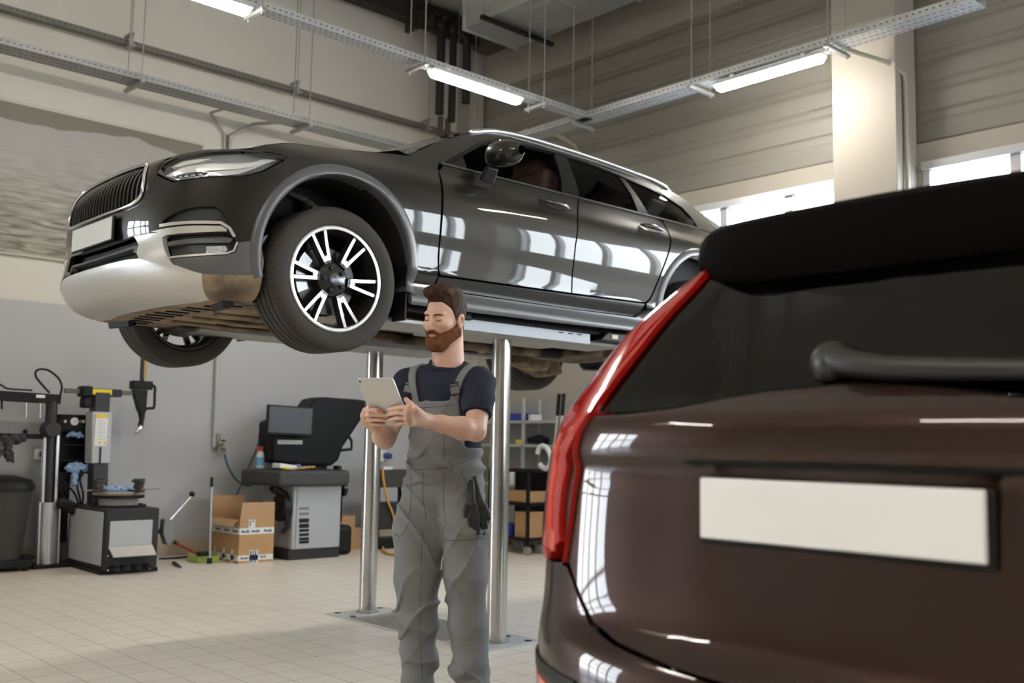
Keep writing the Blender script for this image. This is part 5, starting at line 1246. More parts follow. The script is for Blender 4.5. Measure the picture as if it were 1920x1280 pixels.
# ---- clothes
CT = np.array([0, .02, 0])+Lp(836, 832, .02)*np.array([1, 0, 0])
TM = np.stack([LF, FR, UP], 1)
def P3(x, y, z): return np.array([CT[0], .02, 0])+LF*x+FR*y+UP*z
def torso(T, g=0.0, k=.05):
    for z, w, d, hgt, yo in ((1.335, .158, .105, .135, .004), (1.20, .152, .112, .14, .008), (1.06, .150, .110, .13, .006), (.96, .162, .115, .10, .0)):
        T.ell(P3(0, yo, z), (w+g, d+g, hgt+g), TM, k)
    T.cone(shL+np.array([-.02, 0, -.014]), neck0+np.array([.045, .03, .005]), .054+g, .046+g, .03); T.cone(shR+np.array([.02, 0, -.014]), neck0+np.array([-.035, .03, .0]), .054+g, .046+g, .03)
    T.cone(shL+np.array([-.02, 0, -.02]), shR+np.array([.02, 0, -.02]), .064+g, .064+g, .03)
def pcoord(X, Y, Z):
    x, y = X-CT[0], Y-.02; return LF[0]*x+LF[1]*y, FR[0]*x+FR[1]*y, Z+0*X+0*Y
def ridge(p): return 1-np.abs(np.sin(p))
def fold(X, Y, Z, amp, f=1.0, seed=3):
    """tension creases: sharp ridges in two slanting families, coming and going over the cloth"""
    w = np.sin(X*(13*f)+Z*6*f+seed)+np.sin(Y*(11*f)-Z*(8*f)+2*seed)
    m1 = np.clip(.5+.8*np.sin(X*9+Z*11*f+seed*1.7)+.4*np.sin(Y*14-Z*5), 0, 1); m2 = np.clip(.5+.8*np.sin(-X*12+Z*8*f+seed)+.4*np.cos(Y*9+Z*13), 0, 1)
    a = ridge(19*f*(Z+.75*X)+1.2*w)**3; b = ridge(22*f*(Z-.95*X+.3*Y)+1.1*w+1)**3; c = np.sin(Z*(9*f)+X*(6*f)+w)
    return -amp*(1.25*a*m1+1.1*b*m2-.75)+amp*.35*c
def sleeve(T, sh, el, g):
    d = (el-sh)/np.linalg.norm(el-sh); T.chain([sh-d*.0, sh+d*.09, sh+d*.21], [.053+g, .052+g, .058+g], .03)
    return d
T = Field((-.32, -.36, .98), (.30, .26, 1.54), .0042)
torso(T, .012); dL = sleeve(T, shL, elL, .009); dR = sleeve(T, shR, elR, .009)
sl, X, Y, Z = T.box((-1, -1, 0), (1, 1, 3), 0); F = T.F[sl]+fold(X, Y, Z, .0034, 1.3)
F = np.maximum(F, 1.112-Z)
F = F+.0035*np.sin(X*62-Z*50+Y*30+np.sin(Z*40)*1.4)*np.clip((.17-np.abs(np.abs(X-.01)-.16))*9, 0, 1)*np.clip((1.40-Z)*6, 0, 1)
for sh, d, L in ((shL, dL, .165), (shR, dR, .165)):       # cut the cuffs square to the arm
    t = (X-sh[0])*d[0]+(Y-sh[1])*d[1]+(Z-sh[2])*d[2]; x, y, z = X-sh[0]-d[0]*t, Y-sh[1]-d[1]*t, Z-sh[2]-d[2]*t; rad = np.sqrt(x*x+y*y+z*z)
    F = np.where((rad < .11) & (t > .05) & (np.abs(X-sh[0]) < .14), np.maximum(F, t-L), F)
nk = np.sqrt((X-neck0[0]-.0)**2+((Y-neck0[1]+.012)*.95)**2)                     # crew neck opening, lower in front
zl = neck0[2]+.050+.42*(Y-neck0[1])-.05*np.clip(-(Y-neck0[1]), 0, 1)
F = np.maximum(F, -np.maximum(nk-.071, zl-Z))
T.F[sl] = F; shirt = T.mesh('t_shirt', NAVY, MAN, 1)
# collar rib
col = []
for k_ in range(40):
    q = 2*math.pi*k_/40; x, y = neck0[0]+.0715*math.cos(q), neck0[1]-.012+.075*math.sin(q); yy = y-neck0[1]
    col.append((x, y, neck0[2]+.048+.42*yy-.05*max(0, -yy)))
MB().tube(col+[col[0]], .0058, 8, caps=False, flat=1.5).build('collar', NAVY, shirt, smooth=60)
# overalls: legs, seat, waist and bib in one cloth
O_ = Field((-.30, -.32, .03), (.30, .28, 1.345), .0046)
hipL, hipR = Lp(862, 918, -.02), Lp(797, 918, .045)
legL = [hipL, Lp(869, 985, -.04), Lp(874, 1085, -.055), Lp(879, 1170, -.045), Lp(881, 1245, -.035), Lp(883, 1322, -.04)]
legR = [hipR, Lp(780, 990, .02), Lp(781, 1085, .005), Lp(784, 1170, .02), Lp(785, 1245, .03), Lp(787, 1318, .03)]
O_.chain(legL, [.100, .102, .092, .084, .078, .075], .03); O_.chain(legR, [.096, .097, .093, .086, .079, .075], .03)
O_.chain([Lp(812, 950, .01), Lp(802, 1010, .02), Lp(797, 1080, .02)], [.085, .078, .068], .03)
# flatter and fuller thigh fronts
for z, w, d, hg in ((.985, .168, .122, .10), (1.06, .158, .118, .09)): O_.ell(P3(0, .002, z), (w, d, hg), TM, .05)
O_.ell(P3(0, -.035, .90), (.15, .105, .10), TM, .04)
Tb = Field((-.30, -.32, .03), (.30, .28, 1.345), .0046); torso(Tb, .021)
sl, X, Y, Z = Tb.box((-1, -1, 0), (1, 1, 3), 0); px_, py_, pz_ = pcoord(X, Y, Z)
half = .110+np.clip(1.30-pz_, 0, 1)*.12+np.clip(1.135-pz_, 0, 1)*6
reg = np.maximum(np.abs(px_)-half, pz_-1.322); reg = np.maximum(reg, np.where(py_ < .0, pz_-1.16, -1)); reg = np.maximum(reg, .98-pz_)
bib = np.maximum(Tb.F[sl], reg*.8)
F = O_.F[sl]; q = np.clip(.5+.5*(F-bib)/.012, 0, 1); F = F*(1-q)+bib*q-.012*q*(1-q)
amp = .0075+.0085*np.exp(-((Z-.10)/.12)**2)+.005*np.exp(-((Z-.50)/.13)**2)+.004*np.exp(-((Z-1.09)/.08)**2)+.004*np.exp(-((Z-.83)/.06)**2)
F = F+fold(X, Y, Z, 1.0, 1.0)*amp*np.where(Z > 1.13, .55, 1.0)
F = F+.011*np.sin((Z-.42*np.abs(X-.0))*46+np.sin(X*20)*1.5)*np.exp(-((Z-.16)/.14)**2)
F = F+.006*np.sin(Z*85+X*25+np.sin(X*30))*np.exp(-((Z-1.075)/.035)**2)
F = F-.005*np.exp(-((Z-1.045)/.016)**2)*np.clip(1-np.abs(F)*20, 0, 1)                  # waistband
F = np.maximum(F, .062-Z)
O_.F[sl] = F; over = O_.mesh('overalls', GREY, MAN, 1)
del Tb, O_, T
# straps over the shoulders
St = Field((-.30, -.32, 1.10), (.30, .28, 1.56), .0034); torso(St, .0195)
sl, X, Y, Z = St.box((-1, -1, 0), (1, 1, 3), 0); px_, py_, pz_ = pcoord(X, Y, Z)
sol = St.F[sl].copy()
for s in (-1, 1):
    xs = s*np.where(py_ > 0, .090+.042*np.clip((pz_-1.32)/.14, 0, 1), .132-.09*np.clip((1.45-pz_)/.3, 0, 1))
    f = np.maximum(np.maximum(sol, -(sol+.012)), np.abs(px_-xs)-.0185); f = np.maximum(f, np.where(py_ > .0, 1.298-pz_, 1.14-pz_))
    St.F[sl] = f; St.mesh('strap', GREY, over, 1)
# buckles and seams sit on the cloth: find the surface by casting from the camera
from mathutils.bvhtree import BVHTree
def bvh(o): return BVHTree.FromPolygons([v.co[:] for v in o.data.vertices], [p.vertices[:] for p in o.data.polygons])
kids = [o for o in over.children if o.name.startswith('strap')]
trees = [bvh(o) for o in kids+[over, shirt]]
def hit(x, y, tr=None):
    o = Vector(_cam); d = (Vector(Lp(x, y, -.2))-o).normalized(); best = None
    for t in (tr or trees):
        h_ = t.ray_cast(o, d)
        if h_[0] is not None and (best is None or h_[3] < best[2]): best = (h_[0], h_[1], h_[3])
    return best
PLA = M('buckle_grey', (.13, .13, .13), .45); SEAM = M('seam_thread', (.045, .045, .045), .9)
for cx, cy, s in ((767.5, 728, -1), (854, 729, 1)):
    h_ = hit(cx, cy)
    if not h_: continue
    n = (h_[1]+Vector((0, 0, .05))).normalized(); n = n if n.y < 0 else -n
    up = Vector((0, 0, 1)); up = (up-n*up.dot(n)).normalized(); up = (up+n.cross(up)*(.20*s)).normalized(); rt = up.cross(n); Rm = Matrix((rt, up, n)).transposed().to_4x4()
    b_ = MB().box(h_[0]+n*.004, (.041, .052, .006), Rm).build('buckle', PLA, over, bevel=.0015)
    for dv, hh in ((.024, .006), (.012, .004), (-.022, .006)):
        MB().box(h_[0]+n*.0072+up*dv, (.043, hh, .0022), Rm).build('slot', M_BLACK, b_)
def seam(pts, nm='seam', r=.0011, n=26):
    P_ = []
    for x, y in catmull(pts, n):
        h_ = hit(x, y, [trees[-2]])
        if h_: P_.append(h_[0]+h_[1]*.0004)
    if len(P_) > 3: MB().tube(P_, r, 6).build(nm, SEAM, over, smooth=60)
seam([(752, 881), (790, 880), (830, 878), (862, 868), (890, 858)]); seam([(793, 884), (793, 930), (799, 975)])
seam([(770, 890), (771, 930), (766, 980), (752, 1004), (740, 1000)]); seam([(862, 882), (872, 900), (884, 925)])
seam([(792, 985), (790, 1060), (788, 1150), (790, 1230), (792, 1275)]); seam([(833, 985), (834, 1010), (870, 1012), (905, 1008)])
seam([(833, 800), (833, 830), (832, 858)]); seam([(776, 764), (812, 763), (848, 758)]); seam([(832, 885), (832, 940), (836, 985)])
h_ = hit(843, 873, [trees[-2]])
if h_: MB().box(h_[0]+h_[1]*.003, (.016, .006, .046)).build('belt_loop', GREY, over, bevel=.002)
# shoes
for p, s in ((legL[-1], 1), (legR[-1], -1)):
    Sh = Field((p[0]-.16, p[1]-.24, -.005), (p[0]+.16, p[1]+.12, .15), .004)
    t = np.array([p[0]-.05, p[1]-.125, .04]); Sh.chain([np.array([p[0]+.01, p[1]+.035, .045]), np.array([p[0]-.01, p[1]-.03, .045]), t], [.043, .046, .042], .03)
    Sh.cone((p[0], p[1], .05), (p[0], p[1], .12), .045, .042, .03)
    sl, X, Y, Z = Sh.box((-1, -1, -1), (1, 1, 1), 0); Sh.F[sl] = np.maximum(Sh.F[sl], .002-Z); Sh.mesh('shoe', M_RUBBER, MAN, 1)
# tablet: held, so a thing of its own
MW = MAN.matrix_world.copy()
tab = thing('tablet', 'thin silver tablet held by the mechanic, back side showing', 'tablet', MW @ Vector(tTL))
Rt = MW.to_3x3() @ Matrix((ew, -eh, tn)).transposed(); tab.rotation_euler = Rt.to_euler()
rr = .012; pts = []
for cx, cy, a0 in ((TW-rr, TH_-rr, 0), (rr, TH_-rr, 90), (rr, rr, 180), (TW-rr, rr, 270)):
    pts += [(cx+rr*math.cos(math.radians(a0+a)), -(cy+rr*math.sin(math.radians(a0+a)))) for a in (0, 22, 45, 68, 90)]
MB().prism(pts, (0, 0, -.0065), (1, 0, 0), (0, 1, 0), (0, 0, 1), .0065).build('case', M('tablet_silver', (.60, .585, .56), .35, metal=.35, var=.02), tab, bevel=.0012)
MB().bx(.006, TW-.006, -TH_+.006, -.006, -.0072, -.0064).build('screen', M('tablet_screen', (.02, .02, .025), .1), tab)
MB().cyl((.013, -.013, 0), (.013, -.013, .0012), .0042, n=20).build('camera_lens', M_BLACK, tab)
# gloves hanging out of the hip pocket
GLV = M('black_glove', (.016, .015, .014), .6, var=.3, scale=30, bump=.3, bscale=200)
for nm, top, tips, lab, db in (('work_glove', (884, 905), [(873, 966), (881, 990), (888, 1004), (896, 1000)], 'black work glove hanging from the overalls pocket, nearer the fly', 0), ('work_glove', (889, 897), [(900, 1006), (907, 1000), (912, 988), (917, 972)], 'black work glove hanging from the overalls pocket, outer of the pair', .012)):
    g0 = hit(*top, [trees[-2]]); b0 = (g0[0].y if g0 else -.14)-.006+db
    c0 = Lp(*top, b0+.004); c1 = Lp((top[0]+tips[1][0])/2+2, (top[1]+tips[1][1])/2-4, b0-.016)
    Gf = Field(np.minimum(c0, Lp(870, 1010, b0))-.05, np.maximum(c0, Lp(922, 880, b0))+.05, .0026)
    Gf.cone(c0, c1, .013, .019, .01)
    for i, tp in enumerate(tips):
        bse = c1+np.array([(i-1.5)*.011, 0, -.006]); tpp = Lp(*tp, b0-.012-.004*(i % 2)); mid = (bse+tpp)/2+np.array([(i-1.5)*.003, -.004, 0]); Gf.chain([bse, mid, tpp], [.0105, .0092, .0078], .006)
    mid = c1+np.array([-.02 if db == 0 else .018, -.006, -.01]); Gf.chain([c0*.4+c1*.6, mid, mid+np.array([-.006 if db == 0 else .008, 0, -.04])], [.010, .0095, .008], .008)
    go = Gf.mesh(nm, GLV, None, 1); go.data.transform(MW); tag(go, lab, 'glove')
# ================================================================ workshop equipment along the back wall
GPAN = M('light_grey_panel', (.42, .43, .45), .45, var=.04)
DGREY = M('dark_grey_plastic', (.028, .028, .028), .55, var=.1, spec=.3)
MGREY = M('mid_grey_lid', (.05, .051, .048), .55, var=.1, spec=.3)
YEL = M('yellow_label', (.75, .52, .02), .5, var=.05)
PAPER = M('paper_label', (.68, .68, .66), .6, var=.03)
BLUEC = M('blue_cloth', (.28, .43, .66), .85, var=.2, scale=14)
CARD = M('cardboard', (.43, .25, .115), .8, var=.12, scale=10)
CARDI = M('cardboard_inside', (.50, .31, .17), .8, var=.1, scale=10)
INK = M('dark_blue_print', (.03, .045, .13), .7)
TAPE = M('white_tape', (.66, .65, .62), .4)
def LC(o, p): return Vector(p)-Vector(o)
# ---- tyre changer
B0 = Vector((3.42, 8.66, 0))
TC = thing('tyre_changer', 'grey and black tyre changer with tall post and assist arm by the back wall', 'tyre changer', B0)
def Y(x, y, Yw): return LC(B0, onY(x, y, Yw))
fw_, fd, fh = .46, .86, .545
MB().bx(0, fw_, 0, fd, .03, fh).build('cabinet', DGREY, TC, bevel=.012)
MB().bx(-.02, fw_+.02, .02, fd, 0, .035).build('base_plate', M_BLACK, TC, bevel=.006)
MB().bx(-.007, 0, .06, fd-.05, .07, fh-.03).build('side_panel', GPAN, TC, bevel=.004)
MB().bx(-.010, -.006, .12, fd-.12, .16, .40).build('side_recess', GPAN, TC, bevel=.003)
p = Y(207, 977, 8.65); q = Y(284, 1025, 8.65)
MB().bx(p.x, q.x, -.012, 0, q.z+.02, p.z).build('front_panel', GPAN, TC, bevel=.003)
MB().add([(p.x-.005, -.012, q.z+.02), (q.x+.005, -.012, q.z+.02), (q.x+.02, -.075, q.z-.06), (p.x+.02, -.075, q.z-.06), (p.x-.005, 0, q.z+.015), (q.x+.005, 0, q.z+.015), (q.x+.02, -.065, q.z-.068), (p.x+.02, -.065, q.z-.068)], [(0, 1, 2, 3), (7, 6, 5, 4), (0, 4, 5, 1), (1, 5, 6, 2), (2, 6, 7, 3), (3, 7, 4, 0)]).build('kick_plate', M('bare_plate', (.40, .375, .34), .45, metal=.2), TC)
for x in (211, 231, 252, 273):
    c = Y(x, 1062, 8.64); MB().prism([(-.025, 0), (.025, 0), (.025, .02), (-.025, .02)], (c.x, .02, .06), (1, 0, 0), (0, 0, 1), (0, -1, -.15), .12).build('pedal', M_BLACK, TC, bevel=.005)
for x, y in ((203, 1042), (282, 1038), (203, 1069), (223, 1068), (243, 1067), (262, 1066), (281, 1065)):
    c = Y(x, y, 8.65); MB().sph((c.x, -.005, c.z), .009, 10, 6).build('screw', M_CHROME, TC, smooth=180)
# turntable
tt = LC(B0, (3.66, 9.02, 0)); tt.z = 0
MB().lathe([(.0, fh), (.23, fh), (.235, fh+.012), (.21, fh+.02)], (tt.x, tt.y, 0), (0, 0, 1), 40).build('table_ring', DGREY, TC, smooth=40)
MB().cyl((tt.x, tt.y, fh+.01), (tt.x, tt.y, fh+.085), .165, n=40).build('turntable_drum', M('worn_grey', (.36, .34, .31), .5, var=.15), TC, smooth=40)
tb = MB().cyl((tt.x, tt.y, fh+.10), (tt.x, tt.y, fh+.135), .235, n=8).build('turntable', M('worn_steel', (.27, .25, .22), .45, metal=.5, var=.25), TC, bevel=.006)
MB().cyl((tt.x, tt.y, fh+.075), (tt.x, tt.y, fh+.10), .215, n=32).build('turntable_base', M_BLACK, TC)
for k in range(4):
    a = math.radians(20+90*k); e = Vector((math.cos(a), math.sin(a), 0)); c = Vector((tt.x, tt.y, fh+.14))+e*.20
    MB().box(c, (.16, .05, .02), rotm(0, 0, a)).box(c+e*.03+Vector((0, 0, .045)), (.07, .045, .07), rotm(0, .35, a)).box(c+e*.02+Vector((0, 0, .085)), (.10, .05, .022), rotm(0, 0, a)).build('jaw', M('dirty_steel', (.05, .045, .038), .6, metal=.3), tb, bevel=.006)
MB().box((tt.x+.02, tt.y-.02, fh+.145), (.72, .035, .012), rotm(0, 0, .12)).build('tyre_lever', M('worn_lever', (.30, .28, .22), .4, metal=.6), tb, bevel=.004)
# tilting post
yc = 9.40; c0 = Y(182, 960, yc); c1 = Y(184, 868, yc); c2 = Y(186, 772, yc); c3 = Y(188, 742, yc); hw = .075
def post(z0, z1, x0, x1, w, d, nm, m, bv=.008, par=None):
    mb = MB(); mb.add([(x0-w, yc-8.66-d, z0), (x0+w, yc-8.66-d, z0), (x0+w, yc-8.66+d, z0), (x0-w, yc-8.66+d, z0), (x1-w, yc-8.66-d, z1), (x1+w, yc-8.66-d, z1), (x1+w, yc-8.66+d, z1), (x1-w, yc-8.66+d, z1)], [(0, 3, 2, 1), (4, 5, 6, 7), (0, 1, 5, 4), (1, 2, 6, 5), (2, 3, 7, 6), (3, 0, 4, 7)])
    return mb.build(nm, m, par or TC, bevel=bv)
post(.3, c1.z+.02, c0.x, c1.x, .068, .07, 'post', M('post_dark', (.03, .03, .034), .45))
cov = post(c1.z, c2.z, c1.x-.004, c2.x-.004, .088, .085, 'post_cover', GPAN)
post(c2.z-.01, c3.z+.03, c2.x, c3.x, .068, .07, 'post_neck', MATS['post_dark'])
f = yc-8.66-.0865
def plate(x0, y0, x1, y1, nm, m, par, d=0.0, Yw=None):
    a = LC(B0, onY(x0, y0, Yw or (yc-.09))); b = LC(B0, onY(x1, y1, Yw or (yc-.09))); return MB().bx(a.x, b.x, a.y-d-.003, a.y-d, b.z, a.z).build(nm, m, par)
st = plate(179.5, 783, 199.5, 836, 'sticker', PAPER, cov)
plate(180.5, 776, 200.5, 783, 'yellow_header', YEL, st, .001)
for x in (183.5, 193):
    a = LC(B0, onY(x+3, 829, yc-.09)); MB().prism([(-.016, -.012), (.016, -.012), (0, .018)], (a.x, a.y-.004, a.z), (1, 0, 0), (0, 0, 1), (0, -1, 0), .001).build('warning_triangle', YEL, st)
for k in range(9):
    y = 788+k*4.3; plate(182, y, 197 if k % 3 else 191, y+1.2, 'print_line', M('print_grey', (.35, .35, .35), .7), st, .0005)
plate(187, 838, 188.5, 870, 'slot', M_BLACK, cov, .0005)
# horizontal arm, head and tool rod
ay = yc-8.66
a0, a1 = Y(121, 732, yc), Y(247, 737, yc)

MB().box(((a0.x+a1.x)/2, ay, (a0.z+a1.z)/2), (abs(a1.x-a0.x), .045, .042), rotm(0, -math.atan2(a1.z-a0.z, a1.x-a0.x), 0)).build('cross_arm', M('arm_steel', (.13, .13, .12), .4, metal=.6), TC, bevel=.004)
l0, l1 = Y(168, 729, yc), Y(224, 742, yc)
sl_ = MB().bx(l0.x, l1.x, ay-.06, ay+.06, l1.z-.012, l0.z+.006).build('arm_sleeve', DGREY, TC, bevel=.006)
plate(169.5, 728.5, 209.5, 740.5, 'yellow_label', YEL, sl_, .0, yc-.062)
k0, k1 = Y(149, 723, yc), Y(169, 765, yc)
MB().bx(k0.x, k1.x, ay-.07, ay+.07, (k0.z+k1.z)/2, k0.z).bx(k0.x+.025, k1.x, ay-.06, ay+.06, k1.z, (k0.z+k1.z)/2).build('arm_clamp', M_BLACK, TC, bevel=.02)
h0, h1 = Y(246, 713, yc), Y(283, 731, yc)
hd = MB().bx(h0.x, h1.x, ay-.05, ay+.05, h1.z, h0.z).build('tool_head', M_BLACK, TC, bevel=.01)
r0, r1 = Y(268.5, 650, yc), Y(267, 715, yc)
MB().box(((r0.x+r1.x)/2, ay, (r0.z+r1.z)/2+.05), (.036, .036, r0.z-r1.z+.14)).build('tool_rod', M('rod_dark', (.035, .034, .032), .4, metal=.4), hd, bevel=.004)
plate(272, 655, 274.5, 708, 'scale_strip', M('amber_strip', (.42, .25, .06), .5), hd, .0, yc-.02)
t0, t1, t2, t3 = Y(264, 731, yc), Y(265, 772, yc), Y(266, 785, yc), Y(263, 803, yc)
MB().prism([(t0.x-.085, t0.z), (t0.x+.055, t0.z), (t1.x+.035, t1.z), (t1.x-.035, t1.z)], (0, ay-.035, 0), (1, 0, 0), (0, 0, 1), (0, 1, 0), .07).build('tool_holder', M_BLACK, hd, bevel=.008)
MB().cyl((t1.x, ay, t1.z+.01), (t2.x, ay, t2.z), .036, .026, 16).cyl((t2.x, ay, t2.z), (t3.x, ay, t3.z+.02), .022, .026, 14).build('tool_shank', M_BLACK, hd, smooth=40)
MB().tube([(t3.x, ay, t3.z+.03), (t3.x-.01, ay-.02, t3.z), (t3.x-.045, ay-.03, t3.z-.035), (t3.x-.05, ay-.02, t3.z-.055)], [.022, .02, .016, .008], 10).build('mounting_head', M_STEEL, hd, smooth=60)
g_ = [Y(x, y, yc) for x, y in ((280, 721), (290, 725), (290, 738), (289, 762), (284, 765), (272, 766))]
MB().tube([(v.x, ay, v.z) for v in catmull([tuple(v) for v in g_], 30)] if False else [(v[0], ay, v[2]) for v in catmull([tuple(v) for v in g_], 30)], .013, 8).build('handle', M_BLACK, hd, smooth=60)
# bead breaker paddle with lever
b0_, b1_ = Y(312, 995, 8.95), Y(360, 926, 8.95)
pd = MB(); pr = []
for k in range(13):
    q = math.pi*(k/12); pr.append((-.02+.06*math.sin(q)*1.0, -.115+.23*k/12))
pd.prism(pr+[(-.05, .115), (-.075, 0), (-.05, -.115)], (b0_.x+.02, .24, b0_.z), (1, 0, .15), (-.15, 0, 1), (0, 1, 0), .09).build('bead_paddle', M('paddle_grey', (.20, .20, .20), .5), TC, bevel=.01)
MB().bx(fw_-.01, b0_.x-.02, .26, .31, b0_.z-.02, b0_.z+.02).build('paddle_arm', M_BLACK, TC)
lv = MB().cyl((b0_.x+.03, .29, b0_.z+.10), (b1_.x, .29, b1_.z-.01), .011, n=12).build('lever', M_CHROME, TC, smooth=40)
MB().sph((b1_.x, .29, b1_.z), .027, 16, 10).build('lever_knob', M_BLACK, lv, smooth=180)
# assist tower on the left
ty = 9.46; tyl = ty-8.66
u0, u1, u2 = Y(86, 1060, ty), Y(90, 941, ty), Y(97, 752, ty)
MB().bx(u0.x-.14, .1, tyl-.10, tyl+.10, 0, .035).build('tower_base', M_BLACK, TC, bevel=.01)
MB().cyl((u0.x, tyl, .035), (u1.x, tyl, u1.z), .082, n=32).build('tower_sleeve', M('satin_aluminium', (.52, .52, .54), .32, metal=.75), TC, smooth=40)
for dx in (-.084, .084): MB().box(((u0.x+u1.x)/2+dx, tyl-.03, u1.z/2+.02), (.014, .05, u1.z-.03), rotm(0, math.atan2(u1.x-u0.x, u1.z), 0)).build('sleeve_rib', M_ALU, TC)
MB().cyl((u1.x, tyl, u1.z-.05), (u2.x, tyl, u2.z), .05, n=24).build('tower_column', M('column_dark', (.018, .018, .017), .35), TC, smooth=40)
for dx, m in ((-.064, M_ALU), (.046, M_STEEL)):
    MB().box(((u1.x*.6+u2.x*.4)+dx, tyl-.04, (u1.z+Y(94, 815, ty).z)/2), (.026, .05, Y(94, 815, ty).z-u1.z), rotm(0, math.atan2(u2.x-u1.x, u2.z-u1.z), 0)).build('guide_rail', m, TC, bevel=.004)
v0 = Y(84, 840, ty); MB().box((v0.x-.022, tyl-.045, v0.z), (.012, .03, .24), rotm(0, .04, 0)).build('amber_strip', MATS['amber_strip'], TC)
w0, w1 = Y(-40, 741, ty), Y(112, 747, ty)
bm_ = MB().box(((w0.x+w1.x)/2, tyl, (w0.z+w1.z)/2), (w1.x-w0.x, .09, .085), rotm(0, .02, 0)).build('top_beam', M_BLACK, TC, bevel=.006)
plate(68, 739.5, 84, 746, 'sticker', PAPER, bm_, .0, ty-.048)
for x, y0, y1, r in ((47.5, 752, 783, .011), (74, 755, 783, .011), (2, 750, 767, .009)):
    a, b = Y(x, y0, ty), Y(x, y1, ty); MB().cyl((a.x, tyl-.02, a.z), (b.x, tyl-.02, b.z), r, n=10).build('hanging_pin', M_STEEL if x > 10 else M_BLACK, bm_, smooth=40)
kn_ = Y(93, 805, ty-.1); MB().cyl((kn_.x, tyl-.20, kn_.z), (kn_.x, tyl-.05, kn_.z), .068, .075, 28).build('roller', M('roller_black', (.02, .02, .018), .6), TC, bevel=.01)
z0_, z1_ = Y(-40, 816, ty), Y(82, 818, ty)
MB().box(((z0_.x+z1_.x)/2, tyl-.03, (z0_.z+z1_.z)/2), (z1_.x-z0_.x, .06, .045)).build('lower_arm', M_BLACK, TC, bevel=.006)
e_ = Y(45, 809, ty); MB().sph((e_.x, tyl-.03, e_.z), .022, 12, 8).build('arm_knob', M_BLACK, TC, smooth=180)
hp = [Y(x, y, ty) for x, y in ((93, 736), (80, 722), (68, 707), (67, 697), (74, 692), (88, 693), (100, 700), (111, 711), (116, 725), (113, 740))]
MB().tube([(v[0], tyl, v[2]) for v in catmull([tuple(v) for v in hp], 50)], .010, 8).build('hose_loop', M_BLACK, TC, smooth=60)
hp = [Y(x, y, ty) for x, y in ((-10, 722), (5, 730), (16, 735), (60, 738))]
MB().tube([(v[0], tyl, v[2]+.03) for v in catmull([tuple(v) for v in hp], 30)], .008, 8).build('hose', M_BLACK, TC, smooth=60)
# tool shelf with gauge behind
sy = 9.58; g0, g1 = Y(112, 777, sy), Y(163, 886, sy); gy = sy-8.66
cb = MB().bx(g0.x, g1.x, gy+.10, gy+.12, g1.z, g0.z).bx(g0.x, g0.x+.012, gy-.05, gy+.10, g1.z, g0.z).bx(g1.x-.012, g1.x, gy-.05, gy+.10, g1.z, g0.z)
for y in (777, 806, 833, 862, 885):
    zz = Y(130, y, sy).z; cb.bx(g0.x, g1.x, gy-.05, gy+.10, zz-.012, zz)
cb = cb.build('tool_shelf', M_BLACK, TC)
MB().bx(g0.x, g1.x, gy-.056, gy-.05, Y(130, 805, sy).z, g0.z).build('gauge_panel', M_BLACK, cb)
gc = Y(134.5, 790, sy); gg = MB().cyl((gc.x, gy-.075, gc.z), (gc.x, gy-.055, gc.z), .036, n=28).build('pressure_gauge', M_WHITEP, cb, bevel=.003)
MB().box((gc.x+.006, gy-.077, gc.z+.005), (.024, .002, .004), rotm(0, -.7, 0)).build('needle', M_BLACK, gg)
for x, m in ((146.5, M('orange_tip', (.55, .16, .06), .4)), (151.5, M_WHITEP), (117.5, M_WHITEP)):
    gc = Y(x, 790, sy); MB().sph((gc.x, gy-.065, gc.z), .014, 10, 8).build('valve_tip', m, cb, smooth=180)
MB().bx(g0.x+.02, g0.x+.12, gy-.02, gy+.10, .20, g1.z).build('shelf_post', M_BLACK, TC)
for pts in (((110, 890), (120, 905), (140, 925), (150, 955)), ((108, 905), (118, 930), (128, 948), (146, 952)), ((152, 880), (145, 910), (150, 935), (152, 960)), ((157, 885), (150, 900), (156, 930), (149, 965))):
    hp = [Y(x, y, 9.45) for x, y in pts]; MB().tube([tuple(v) for v in catmull([tuple(v) for v in hp], 24)], .009, 6).build('air_hose', M_BLACK, TC, smooth=60)
bt = Y(131, 950, 9.40); MB().box((bt.x, bt.y, bt.z), (.25, .10, .10), rotm(0, .45, .1)).build('bead_blaster', M_BLACK, TC, bevel=.03)
# cloths
def cloth(nm, label, pts, mat, r=.03, seed=1, cat='cloth', flat=.5):
    rnd = random.Random(seed); F_ = Field(np.min([p for p in pts], 0)-.10, np.max([p for p in pts], 0)+.10, .006)
    for i in range(len(pts)-1):
        F_.cone(pts[i], pts[i+1], r*(.8+.5*rnd.random()), r*(.7+.5*rnd.random()), .02)
    sl, X, Yy, Z = F_.box((-99, -99, -99), (99, 99, 99), 0)
    F_.F[sl] = F_.F[sl]+.008*np.sin(X*75+Z*42+np.sin(Z*60+Yy*50)*1.5)+.004*np.sin(Z*130-X*90)
    return tag(F_.mesh(nm, mat, None, 1), label, cat)
W3 = lambda x, y, Yw: np.array(onY(x, y, Yw))
cloth('blue_cloth', 'crumpled blue cloth hanging off the tool shelf of the tyre changer', [W3(129, 876, 9.50), W3(140, 872, 9.48), W3(152, 874, 9.50), W3(160, 876, 9.50), W3(148, 880, 9.48), W3(138, 882, 9.47), W3(142, 895, 9.46), W3(142, 906, 9.46)], BLUEC, .026, 2)
cloth('blue_cloth', 'small blue rag inside the black tool shelf', [W3(128, 816, 9.56), W3(138, 812, 9.56), W3(148, 815, 9.56), W3(154, 818, 9.56)], BLUEC, .02, 3)
